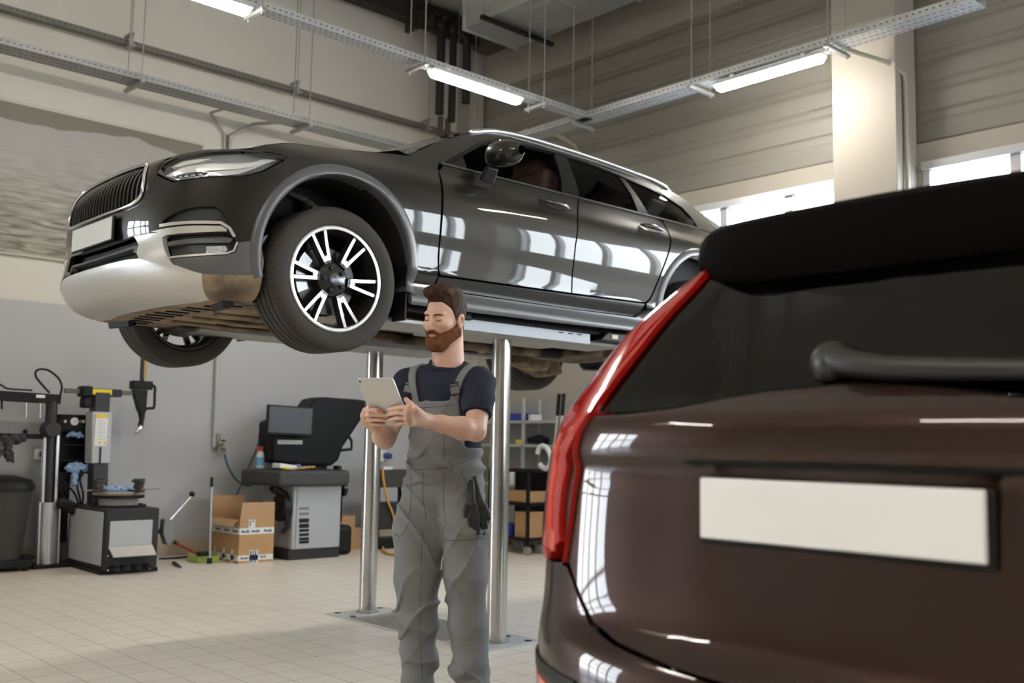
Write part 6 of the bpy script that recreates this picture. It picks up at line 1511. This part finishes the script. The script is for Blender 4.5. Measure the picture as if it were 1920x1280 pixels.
cloth('blue_cloth', 'flat blue cloth spread on the tyre changer turntable', [np.array((tt.x+B0.x-.16, tt.y+B0.y-.05, fh+.155)), np.array((tt.x+B0.x-.05, tt.y+B0.y-.10, fh+.15)), np.array((tt.x+B0.x+.06, tt.y+B0.y-.10, fh+.15)), np.array((tt.x+B0.x+.15, tt.y+B0.y-.02, fh+.16))], BLUEC, .028, 4)
cloth('dark_cloth', 'dark grey rag draped over the lower arm of the tyre changer', [W3(-6, 828, 9.38), W3(10, 824, 9.38), W3(28, 823, 9.38), W3(40, 821, 9.38), W3(12, 830, 9.37), W3(14, 845, 9.37), W3(20, 862, 9.37)], M('dark_rag', (.035, .035, .037), .9, var=.2), .034, 5)
cloth('dark_cloth', 'lighter grey rag hanging at the picture edge on the tyre changer arm', [W3(-8, 830, 9.36), W3(0, 840, 9.36), W3(-2, 856, 9.36)], M('grey_rag', (.07, .07, .072), .9, var=.2), .03, 6)
# dark bin at the frame edge
p = onZ(-14, 1066, 0); BN = thing('waste_bin', 'tall dark grey lidded bin standing beside the tyre changer', 'bin', (p.x, p.y-.14, 0))
zt_ = onY(0, 899, p.y-.14).z
MB().lathe([(.0, .10), (.17, .10), (.175, .14), (.235, zt_-.10), (.245, zt_-.08), (.235, zt_-.05)], (0, 0, 0), (0, 0, 1), 40).build('bin_body', MGREY, BN, smooth=40)
MB().lathe([(.25, zt_-.09), (.252, zt_-.05), (.22, zt_), (.10, zt_+.035), (0, zt_+.045)], (0, 0, 0), (0, 0, 1), 40).build('bin_lid', M_BLACK, BN, smooth=60)
MB().bx(-.22, .22, -.2, .2, .03, .10).bx(.16, .27, -.12, .1, .09, .12).build('bin_foot', M_BLACK, BN, bevel=.015)
for x, y in ((-.17, -.15), (.17, -.15), (-.17, .15), (.17, .15)): MB().cyl((x-.015, y, .03), (x+.015, y, .03), .03, n=14).build('caster', M_BLACK, BN)
# wall socket behind the tower
p = onY(74, 851, YB-.03)
MB().box((p.x, YB-.03, p.z), (.085, .06, .10)).build('socket', M_WHITEP, None, bevel=.006); tag(bpy.data.objects['socket'], 'white wall socket behind the tyre changer tower', 'socket')
pb_ = MB().box((0, -.07, 0), (.05, .06, .05)).build('plug', M_BLACK, bpy.data.objects['socket']); pb_.location = (p.x+.015, YB, p.z)
# ---- cardboard box
CB = thing('cardboard_box', 'open brown cardboard box wrapped in white printed tape', 'box', (4.70, 8.75, 0))
bw, bd, bh = .36, .56, onY(448, 975, 8.76).z
cb = MB().bx(0, bw, 0, .006, 0, bh).bx(0, bw, bd-.006, bd, 0, bh).bx(0, .006, .006, bd-.006, 0, bh).bx(bw-.006, bw, .006, bd-.006, 0, bh).bx(.006, bw-.006, .006, bd-.006, 0, .006).build('carton', CARD, CB)
MB().add([(0, 0, bh), (bw, 0, bh), (bw-.035, -.055, bh+.165), (-.01, -.055, bh+.165), (0, .004, bh), (bw, .004, bh), (bw-.035, -.051, bh+.165), (-.01, -.051, bh+.165)], [(0, 1, 2, 3), (7, 6, 5, 4), (0, 4, 5, 1), (1, 5, 6, 2), (2, 6, 7, 3), (3, 7, 4, 0)]).build('flap', CARDI, CB)
MB().add([(0, bd, bh), (bw, bd, bh), (bw-.0, bd+.04, bh+.20), (-.02, bd+.04, bh+.20), (0, bd-.004, bh), (bw, bd-.004, bh), (bw, bd+.036, bh+.20), (-.02, bd+.036, bh+.20)], [(0, 1, 2, 3), (7, 6, 5, 4), (0, 4, 5, 1), (1, 5, 6, 2), (2, 6, 7, 3), (3, 7, 4, 0)]).build('flap', CARD, CB)
MB().add([(0, .02, bh), (0, bd-.02, bh), (-.05, bd-.05, bh-.06), (-.05, .06, bh-.06), (-.003, .02, bh), (-.003, bd-.02, bh), (-.053, bd-.05, bh-.062), (-.053, .06, bh-.062)], [(0, 1, 2, 3), (7, 6, 5, 4), (0, 4, 5, 1), (1, 5, 6, 2), (2, 6, 7, 3), (3, 7, 4, 0)]).build('flap', CARDI, CB)
def tape(face, a0, a1, z0, z1, nm='tape'):
    if face == 'f': return MB().bx(a0, a1, -.0012, 0, z0, z1).build(nm, TAPE, CB)
    return MB().bx(-.0012, 0, a0, a1, z0, z1).build(nm, TAPE, CB)
def word(face, a, z, ln, hgt):
    rnd = random.Random(int(a*1000+z*77)); n = 6; mb = MB()
    for k in range(n):
        w = ln/n; hh = hgt*(1 if k in (0, 4) else .65)
        if face == 'f': mb.bx(a+k*w, a+k*w+w*.78, -.0022, -.0012, z, z+hh)
        else: mb.bx(-.0022, -.0012, a-k*w-w*.78, a-k*w, z, z+hh)
    mb.build('print', INK, CB)
zt1 = bh-.105
tape('f', 0, bw, zt1-.03, zt1+.03); tape('s', 0, bd, zt1-.03, zt1+.03)
tape('f', .09, .16, zt1+.03, bh); tape('f', 0, bw, .025, .075); tape('s', 0, bd, .025, .075)
for y in (.10, .27, .44): tape('s', y, y+.045, zt1+.03, bh); tape('s', y, y+.045, .0, .12)
tape('f', .11, .20, .0, .12)
for a in (.02, .125, .255): word('f', a, zt1-.012, .085, .026)
for a in (.13, .30, .47): word('s', a, zt1-.012, .10, .026)
word('f', .02, .04, .075, .022); word('f', .225, .045, .06, .02)
for a in (.15, .32, .49): word('s', a, .042, .09, .02)
for a in (.118, .142, .168): MB().bx(a, a+.012, -.0022, -.0012, .005, .115).build('print', INK, CB)
for a, z in ((.10, bh-.06), (.122, bh-.022), (.14, bh-.022)): MB().bx(a, a+.010, -.0022, -.0012, z, z+(.05 if z < bh-.03 else .014)).build('print', INK, CB)
# ---- broom and dustpan
p0, p1 = onY(393, 1050, 8.93), onY(397.5, 895, 9.2); 
BR = thing('broom', 'thin broom with grey metal stick leaning beside the cardboard box', 'broom', (p0.x, p0.y, 0))
d = Vector(p1)-Vector((p0.x, p0.y, .03))
MB().cyl((0, 0, .03), d+Vector((0, 0, .03))-d*.12, .0115, n=12).build('stick', M('stick_grey', (.42, .44, .46), .35, metal=.5), BR, smooth=40)
MB().cyl(d*.88+Vector((0, 0, .03)), d+Vector((0, 0, .03)), .014, n=12).build('grip', M_BLACK, BR, smooth=40)
MB().bx(-.02, .02, -.015, .015, 0, .05).build('socket', M_BLACK, BR)
q0, q1 = onZ(369, 1054, 0), onZ(415, 1054, 0)
DP = thing('dustpan', 'lime green dustpan on the floor before the cardboard box', 'dustpan', ((q0.x+q1.x)/2, q0.y+.06, 0)); w = (q1-q0).length
MB().bx(-w/2, w/2, -.10, .10, 0, .006).bx(-w/2, w/2, .094, .10, .006, .075).bx(-w/2, -w/2+.006, -.10, .094, .006, .07).bx(w/2-.006, w/2, -.10, .094, .006, .07).bx(-w/2, w/2, -.106, -.10, 0, .055).build('pan', M('lime_plastic', (.42, .55, .13), .4, var=.04), DP, bevel=.008)
a, b = onZ(372, 1043, .06), onZ(325, 1029, .06)
HB = thing('hand_brush', 'long red handled brush resting on the lime dustpan', 'brush', (a.x, a.y, 0))
e = LC((a.x, a.y, 0), (b.x, b.y, .13)); MB().cyl((0, 0, .08), e*.85+Vector((0, 0, .01)), .013, n=12).build('handle', M('red_handle', (.48, .025, .02), .4), HB, smooth=40)
MB().cyl(e*.85+Vector((0, 0, .01)), e, .016, n=12).build('grip', M_BLACK, HB, smooth=40)
MB().box((.03, -.02, .085), (.10, .06, .04)).build('bristle', M_BLACK, HB, bevel=.008)
# cable and scrap on the floor
cp_ = [onZ(x, y, .012) for x, y in ((298, 1047), (320, 1046), (345, 1044), (368, 1038), (384, 1026), (392, 1018))]
tag(MB().tube(catmull([tuple(v) for v in cp_], 40), .010, 8).build('floor_cable', M('cable_blue_grey', (.035, .05, .06), .6), None, smooth=60), 'dark cable running over the floor from the tyre changer', 'cable')
a, b = onZ(326, 1054, .015), onZ(339, 1063, .015)
tag(MB().tube([a, (a+b)/2, b], [.022, .018, .008], 8, flat=.5).build('hand_tool', M_BLACK, None, smooth=60), 'small black hand tool lying on the floor tiles', 'tool')
# ---- air tap and blue hose
p = onY(409, 835, YB-.05)
TP = thing('air_tap', 'metal air tap at the end of the pale wall conduit', 'tap', (p.x, YB-.05, p.z))
MB().cyl((-.01, .0, .12), (-.005, .0, -.02), .022, n=14).cyl((-.01, -.02, .0), (.07, -.03, -.04), .018, n=12).cyl((.0, -.03, .03), (.0, -.03, -.10), .014, n=12).sph((.01, -.03, .02), .03, 12, 8).bx(-.03, .03, .0, .05, -.02, .03).build('valve', M('tarnished_brass', (.28, .26, .20), .4, metal=.7, var=.2), TP, smooth=40)
MB().cyl((.01, -.05, .05), (.05, -.06, .05), .007, n=8).build('tap_lever', M_BLACK, TP)
BLH = M('blue_green_hose', (.035, .12, .16), .45)
hp = [onY(x, y, 9.5) for x, y in ((421, 851), (427, 872), (438, 893), (450, 905), (466, 910), (482, 904), (492, 895))]
tag(MB().tube(catmull([tuple(v) for v in hp], 50), .012, 8).build('air_hose', BLH, None, smooth=60), 'thin blue air hose sagging from the wall tap to the wheel balancer', 'hose')
hp = [onY(x, y, 9.45) for x, y in ((441, 934), (455, 900), (472, 862), (484, 832), (487, 812), (494, 800), (503, 793))]
tag(MB().tube(catmull([tuple(v) for v in hp], 50), .012, 8).build('air_hose', BLH, None, smooth=60), 'blue hose rising behind the box and looping at the monitor', 'hose')
hp = [onY(x, y, 9.43) for x, y in ((503, 796), (492, 815), (488, 838), (495, 845), (508, 828), (513, 850), (505, 870))]
tag(MB().tube(catmull([tuple(v) for v in hp], 50), .011, 8).build('air_hose', BLH, None, smooth=60), 'coiled blue hose hanging below the monitor edge', 'hose')
# ---- wheel balancer
BB = Vector((5.22, 8.72, 0))
WB = thing('wheel_balancer', 'grey wheel balancer with black hood, monitor and dark console by the back wall', 'wheel balancer', BB)
Yb = lambda x, y, Yw: LC(BB, onY(x, y, Yw))
a, b = Yb(531, 1044, 8.72), Yb(636, 910, 8.72); zb, zt2 = .10, b.z; bx0, bx1 = 0.02, b.x+.03
MB().bx(bx0-.02, bx1+.01, .02, .58, 0, zb).build('plinth', DGREY, WB, bevel=.006)
cbn = MB().bx(bx0, bx1, 0, .60, zb, zt2).build('cabinet', M('balancer_grey', (.37, .38, .39), .45, var=.03), WB, bevel=.012)
for k, y in enumerate((951, 961, 972, 982, 992, 1000, 1008, 1014)):
    c0, c1 = Yb(561, y, 8.72), Yb(579, y+(7 if 1 < k < 4 else 4), 8.72); MB().bx(c0.x, c1.x, -.002, .0, c1.z, c0.z).build('vent_slot', M_BLACK if k > 1 else M('slot_grey', (.16, .16, .16), .6), cbn)
MB().bx(bx0+.035, bx0+.04, -.001, 0, zb+.01, zt2-.01).build('panel_seam', M_DARK, cbn)
# console tray: wide lid, deeper on the left
c0, c1, c2, c3 = Yb(473, 868, 8.85), Yb(633, 886, 8.64), Yb(473, 892, 8.85), Yb(634, 916, 8.64)
zA = zt2+.005; lidp = [(-.20, -.10), (bx1+.02, -.12), (bx1+.02, .55), (-.22, .62), (-.26, .3)]
lid = MB().prism(lidp, (0, 0, zA), (1, 0, 0), (0, 1, 0), (0, 0, 1), .15).build('console_tray', MGREY, WB, bevel=.03, seg=3)
MB().prism([(-.16, -.05), (bx1-.03, -.07), (bx1-.03, .42), (-.18, .42)], (0, 0, zA+.148), (1, 0, 0), (0, 1, 0), (0, 0, 1), .006).build('tray_mat', M_BLACK, lid)
for k in range(4): MB().box((bx1-.26+.03*k, .12+.05*k, zA+.163), (.16, .018, .02), rotm(0, 0, -.7)).build('weight_divider', DGREY, lid)
MB().box((bx1+.02, .12, zA+.165), (.05, .10, .05)).build('latch', M_BLACK, lid, bevel=.012)
# hood (big black shell) and its hinge
hy = 9.12
hpx = [(507, 866), (508, 790), (575, 768), (589, 748), (604, 744), (673, 749), (688, 752), (682, 775), (640, 838), (632, 862), (619, 873), (560, 873)]
pts = [Yb(x, y, hy) for x, y in hpx]
MB().prism([(v.x, v.z) for v in pts], (0, hy-8.72-.04, 0), (1, 0, 0), (0, 0, 1), (0, 1, 0), .30).build('hood', M('hood_black', (.006, .006, .006), .5, var=.1, spec=.2), WB, bevel=.03, seg=3)
tr_ = [Yb(x, y, hy) for x, y in ((655, 806), (669, 826), (669, 842), (642, 845))]
MB().tube([(v.x, hy-8.72+.1, v.z) for v in tr_], .016, 8).build('hood_handle', M_BLACK, WB, smooth=40)
hg = Yb(612, 880, hy); MB().cyl((hg.x, hy-8.72+.1, hg.z+.05), (hg.x, hy-8.72+.1, zA+.14), .035, n=14).box((hg.x, hy-8.72+.1, hg.z+.02), (.10, .08, .05)).build('hood_hinge', M_BLACK, WB, bevel=.008)
# monitor
my = 8.98; m0, m1 = Yb(501, 761, my), Yb(584, 815, my)
mon = MB().box(((m0.x+m1.x)/2, my-8.72, (m0.z+m1.z)/2), (m1.x-m0.x, .04, m0.z-m1.z+.02), rotm(0, .025, 0)).build('monitor', M_BLACK, WB, bevel=.006)
MB().box(((m0.x+m1.x)/2, my-8.72-.0215, (m0.z+m1.z)/2+.004), (m1.x-m0.x-.03, .002, m0.z-m1.z-.018), rotm(0, .025, 0)).build('screen', M('screen_grey', (.075, .082, .095), .3), mon)
MB().bx((m0.x+m1.x)/2-.03, (m0.x+m1.x)/2+.03, my-8.72+.02, my-8.72+.12, m1.z+.02, m1.z+.12).build('monitor_arm', M_BLACK, mon)
k0, k1 = Yb(521, 824, 9.07), Yb(567, 833, 9.07)
kp = MB().bx(k0.x, k1.x, 9.07-8.72-.004, 9.07-8.72+.01, k1.z, k0.z).build('keypad', M('keypad_pale', (.55, .57, .58), .5), WB, bevel=.004)
for k, col in enumerate(((.25, .42, .62), (.25, .42, .62), (.62, .45, .20), (.62, .45, .20), (.45, .46, .47), (.45, .46, .47))):
    x = k0.x+.03+(k1.x-k0.x-.06)*k/5; MB().bx(x-.018, x+.018, 9.07-8.72-.007, 9.07-8.72-.004, k1.z+.015, k0.z-.015).build('key', M('key_%s' % 'abcdef'[k], col, .5), kp)
# spindle with cone, clamps on the left side
sp0 = Yb(636, 918, 9.0); MB().cyl((bx1-.02, .30, sp0.z), (bx1+.22, .30, sp0.z), .028, n=16).cyl((bx1+.12, .30, sp0.z), (bx1+.19, .30, sp0.z), .065, .04, 20).cyl((bx1+.19, .30, sp0.z), (bx1+.23, .30, sp0.z), .075, n=20).build('spindle', M('spindle_dark', (.03, .03, .03), .3, metal=.5), WB, smooth=40)
MB().cyl((bx1+.02, .30, sp0.z), (bx1+.12, .30, sp0.z), .031, n=16).build('spindle_sleeve', M_STEEL, WB, smooth=40)
lw = Yb(518, 952, 8.85); MB().cyl((bx0-.09, .13, lw.z), (bx0, .13, lw.z), .13, n=28).cyl((bx0-.12, .13, lw.z), (bx0-.08, .13, lw.z), .05, n=20).build('brake_drum', M_BLACK, WB, bevel=.012)
MB().tube([(bx0-.06, .05, lw.z+.10), (bx0-.05, .03, lw.z), (bx0-.04, .03, lw.z-.18), (bx0-.08, .05, lw.z-.24)], .022, 8).build('calliper_arm', M_BLACK, WB, smooth=60)
MB().cyl((bx0-.16, .13, lw.z+.20), (bx0-.02, .13, lw.z+.12), .04, n=14).build('motor_cap', M_BLACK, WB, smooth=40)
MB().bx(bx1+.0, bx1+.24, .12, .60, .0, .30).bx(bx1, bx1+.14, .15, .6, .3, .62).build('side_shroud', M_BLACK, WB, bevel=.05, seg=3)
# small things on the console
def small(nm, lab, cat, mb, mat, **k): return tag(mb.build(nm, mat, None, **k), lab, cat)
zc_ = zA+.155
p = BB+Vector((-.03, .10, zc_)); small('tissue_pack', 'white paper pack lying on the balancer console', 'pack', MB().box(p+Vector((0, 0, .025)), (.20, .13, .05), rotm(0, .12, .1)), PAPER, bevel=.008)
p = BB+Vector((-.10, .05, zc_)); small('yellow_sachet', 'small yellow sachet at the edge of the white pack', 'sachet', MB().box(p+Vector((.03, -.04, .012)), (.06, .05, .02), rotm(0, 0, .4)), YEL, bevel=.004)
p = BB+Vector((.13, .12, zc_)); small('blue_tin', 'small round blue tin beside the white pack on the console', 'tin', MB().cyl(p, p+Vector((0, 0, .05)), .026, n=20), M('blue_cap', (.12, .20, .36), .4), bevel=.004)
p = BB+Vector((.10, -.0, zc_+.01)); small('cable_strap', 'orange yellow strap lying along the front of the console', 'strap', MB().tube([p+Vector((-.10, 0, 0)), p+Vector((0, -.012, .004)), p+Vector((.10, .01, .012)), p+Vector((.17, .04, .012))], .011, 8, flat=.6), M('strap_orange', (.70, .30, .02), .5), smooth=60)
p = onY(489, 850, 9.27); p = Vector((p.x, 9.27, BB.z+zc_))
BT = thing('spray_bottle', 'clear spray bottle with blue label behind the white pack', 'bottle', p)
MB().lathe([(0, 0), (.038, 0), (.04, .01), (.04, .13), (.025, .16), (.012, .175)], (0, 0, 0), (0, 0, 1), 20).build('bottle_body', M('pale_plastic', (.62, .66, .68), .3), BT, smooth=50)
MB().lathe([(.0408, .03), (.0408, .11)], (0, 0, 0), (0, 0, 1), 20).build('bottle_label', M('label_blue', (.18, .42, .62), .5), BT)
MB().box((-.015, 0, .195), (.07, .025, .04)).cyl((0, 0, .17), (0, 0, .19), .016, n=12).build('trigger', M('red_trigger', (.50, .05, .04), .4), BT, bevel=.004)
# ---- stuff between the pistons: wall box, dark machine, cable, carton
p = onY(716, 855, YB-.04)
SB_ = thing('wall_outlet', 'white wall outlet with a blue plug on the grey wall', 'outlet', (p.x, YB-.05, p.z))
MB().box((0, .02, 0), (.11, .06, .13)).build('outlet_box', M_WHITEP, SB_, bevel=.01)
MB().cyl((.03, -.01, .01), (.05, -.09, .0), .035, n=18).build('plug', M('blue_plug', (.05, .08, .28), .4), SB_, bevel=.004)
WM = thing('charging_station', 'dark charging cabinet on a thin stand near the back wall', 'charger', (6.70, 9.15, 0))
Yw_ = lambda x, y: LC((6.70, 9.15, 0), onY(x, y, 9.15))
a, b = Yw_(716, 880), Yw_(756, 913)
up_ = MB().bx(a.x, b.x+.05, 0, .16, b.z, a.z).build('upper_box', MGREY, WM, bevel=.01); MB().bx(a.x+.03, a.x+.15, .01, .12, a.z, a.z+.03).build('paper_tray', PAPER, up_)
MB().bx(a.x, a.x+.03, .06, .10, .1, b.z).bx(b.x, b.x+.03, .06, .10, .1, b.z).build('stand', M_BLACK, WM)
c, d_ = Yw_(700, 943), Yw_(760, 990); MB().bx(c.x, d_.x+.06, -.02, .22, d_.z, c.z).build('lower_box', DGREY, WM, bevel=.012)
MB().bx(c.x-.02, d_.x+.08, -.05, .26, .0, .10).build('foot', M_BLACK, WM, bevel=.01)
hp = [onY(x, y, 9.10) for x, y in ((717, 880), (720, 905), (726, 935), (736, 962), (742, 985))]
tag(MB().tube(catmull([tuple(v) for v in hp], 40), .013, 8).build('orange_cable', M('cable_orange', (.60, .30, .05), .5), None, smooth=60), 'orange cable hanging down the front of the charging cabinet', 'cable')
hp = [onZ(x, y, .015) for x, y in ((738, 1010), (724, 1018), (718, 1030), (726, 1037), (742, 1040))]
hp = [Vector((v.x, v.y, .016)) for v in hp]
tag(MB().tube(catmull([tuple(v) for v in hp], 40), .014, 8).build('yellow_cable', M('cable_yellow', (.62, .40, .05), .5), None, smooth=60), 'yellow cable coiled on the floor behind the mechanic', 'cable')
p = onZ(655, 1035, 0)
small('cardboard_box', 'brown carton on the floor between balancer and piston', 'box', MB().bx(6.08, 6.29, 9.2, 9.5, 0, .36), CARD, bevel=.004)
small('cardboard_box', 'small brown carton beside the charging cabinet foot', 'box', MB().bx(6.31, 6.47, 9.3, 9.5, 0, .22), CARD, bevel=.004)
# ---- shelving on the right wall
SHX, SHY0, SHY1 = 7.935, 7.50, 9.20
SH = thing('shelf_unit', 'grey metal shelving against the ribbed wall behind the lift', 'shelf', (SHX, SHY0, 0))
SHM = M('shelf_grey', (.40, .40, .39), .5, var=.05)
zs_ = [onX(990, y, SHX).z for y in (1000, 910, 833, 788)]
for x in (0, .255):
    for y in (0, .85, 1.68): MB().bx(x, x+.03, y, y+.03, 0, zs_[3]+.25).build('upright', SHM, SH)
MB().bx(.275, .280, .03, 1.68, .1, zs_[3]+.22).build('back_panel', M('shelf_back', (.30, .30, .29), .6), SH)
for z in [.10]+zs_: MB().bx(0, .27, 0, 1.71, z-.03, z).build('shelf_board', SHM, SH, bevel=.003)
def shb(nm, lab, cat, x, y, w, d, h, zi, mat, **k):
    """a box-like item whose picture position is pixel x on the shelf with index zi"""
    q = onX(x, 800, SHX+.12); return small(nm, lab, cat, MB().bx(q.x-.06, q.x-.06+d, q.y-w/2, q.y+w/2, zs_[zi], zs_[zi]+h), mat, **k)
BLU = M('blue_box', (.03, .05, .32), .5)
shb('blue_box', 'long blue box on the top shelf of the grey shelving', 'box', 974, 0, .34, .2, .085, 3, BLU, bevel=.004)
shb('white_box', 'low white and red box below the blue box on the top shelf', 'box', 1001, 0, .06, .16, .07, 3, PAPER, bevel=.004)
shb('yellow_box', 'small yellow pack at the end of the top shelf', 'box', 998, 0, .05, .1, .08, 3, YEL, bevel=.003) if False else None
q = onX(975, 830, SHX+.1)
small('yellow_tape', 'yellow tape roll on the second shelf', 'tape', MB().cyl((q.x, q.y, zs_[2]), (q.x, q.y, zs_[2]+.05), .05, n=20), YEL, bevel=.004)
q = onX(1005, 825, SHX+.14)
small('power_drill', 'black power tool lying on the second shelf', 'tool', MB().tube([(q.x, q.y-.18, zs_[2]+.05), (q.x, q.y-.05, zs_[2]+.065), (q.x, q.y+.12, zs_[2]+.05)], [.03, .05, .03], 12).box((q.x, q.y-.1, zs_[2]+.03), (.06, .08, .06)), M_BLACK, smooth=50)
q = onX(1000, 870, SHX+.16)
small('tool_case', 'black case on the third shelf behind the white ring', 'case', MB().bx(q.x-.1, q.x+.08, q.y-.18, q.y+.1, zs_[1], zs_[1]+.16), M_BLACK, bevel=.01)
q = onX(962, 875, SHX+.1)
BO = thing('bottle', 'white plastic bottle with red cap on the third shelf', 'bottle', (q.x, q.y, zs_[1]))
MB().lathe([(0, 0), (.04, 0), (.042, .01), (.042, .12), (.015, .155), (.013, .18)], (0, 0, 0), (0, 0, 1), 18).build('bottle_body', M_WHITEP, BO, smooth=50); MB().cyl((0, 0, .18), (0, 0, .205), .016, n=14).build('cap', M('red_cap', (.45, .06, .04), .4), BO)
# trolley in front of the shelves
CT_ = thing('tool_trolley', 'black two tier trolley on casters in front of the shelving', 'trolley', (7.46, 7.76, 0))
zz = [onX(990, y, 7.55).z for y in (1008, 942, 880)]
for x in (0, .40):
    for y in (0, .60): MB().bx(x, x+.03, y, y+.03, .09, zz[2]).build('post', M_BLACK, CT_); MB().cyl((x, y+.015, .045), (x+.03, y+.015, .045), .045, n=16).build('caster', M('caster_grey', (.35, .34, .32), .4, metal=.4), CT_)
for z in zz: MB().bx(0, .43, 0, .63, z-.03, z).build('tray', M_BLACK, CT_, bevel=.004)
MB().bx(.41, .42, .03, .60, .2, zz[2]-.03).build('back_sheet', M_BLACK, CT_)
q = onX(1012, 1005, 7.60); small('cardboard_box', 'brown carton with white label on the lower trolley tray', 'box', MB().bx(7.51, 7.75, 7.81, 8.01, zz[0], zz[0]+.27), CARD, bevel=.004)
small('blue_box', 'small blue box on the lower trolley tray beside the carton', 'box', MB().bx(7.51, 7.65, 8.07, 8.21, zz[0], zz[0]+.13), BLU, bevel=.006)
small('cardboard_tray', 'open brown cardboard tray on the middle of the trolley', 'box', MB().bx(7.50, 7.80, 7.81, 8.13, zz[1], zz[1]+.006).bx(7.50, 7.506, 7.81, 8.13, zz[1], zz[1]+.12).bx(7.50, 7.80, 7.81, 7.816, zz[1], zz[1]+.12).bx(7.50, 7.80, 8.124, 8.13, zz[1], zz[1]+.12), CARD)
small('hose_clip', 'grey crumpled packing lying in the cardboard tray', 'packing', MB().sph((7.63, 7.98, zz[1]+.05), (.07, .10, .045), 14, 8), M('packing_grey', (.30, .29, .27), .8, var=.3), smooth=180)
q = onX(1018, 857, 7.60)
rg_ = [(7.62, q.y+.10*math.cos(t)*1.0, q.z+.115*math.sin(t)+.03*math.cos(t)) for t in [k*2*math.pi/28 for k in range(25)]]
tag(MB().tube(rg_, .028, 10).build('white_hose', M('white_hose_plastic', (.62, .62, .61), .5), None, smooth=60), 'white ring of hose hung at the trolley top', 'hose')
q = onX(1030, 740, 7.70); r_ = onX(1036, 850, 7.62)
for k, lb in enumerate(('grey pole with black grip leaning on the shelving, first of two', 'grey pole with black grip leaning on the shelving, behind the first one')):
    PL = thing('leaning_pole', lb, 'pole', (7.80, q.y+.03-.07*k, 0)); b_ = Vector((-.10, -.02, .0)); t_ = Vector((.10, .02, q.z+.02)); m_ = b_.lerp(t_, .86)
    MB().cyl(b_+Vector((0, 0, .01)), m_, .017, n=12).build('shaft', M('pole_grey', (.45, .45, .44), .35, metal=.4), PL, smooth=40); MB().cyl(m_, t_, .022, n=12).build('grip', M_BLACK, PL, smooth=40)
p = onZ(1012, 1036, 0); small('metal_can', 'small grey can on the floor beside the trolley', 'can', MB().cyl((p.x, p.y, 0), (p.x, p.y, .09), .05, n=20), M_GALVD, bevel=.004)
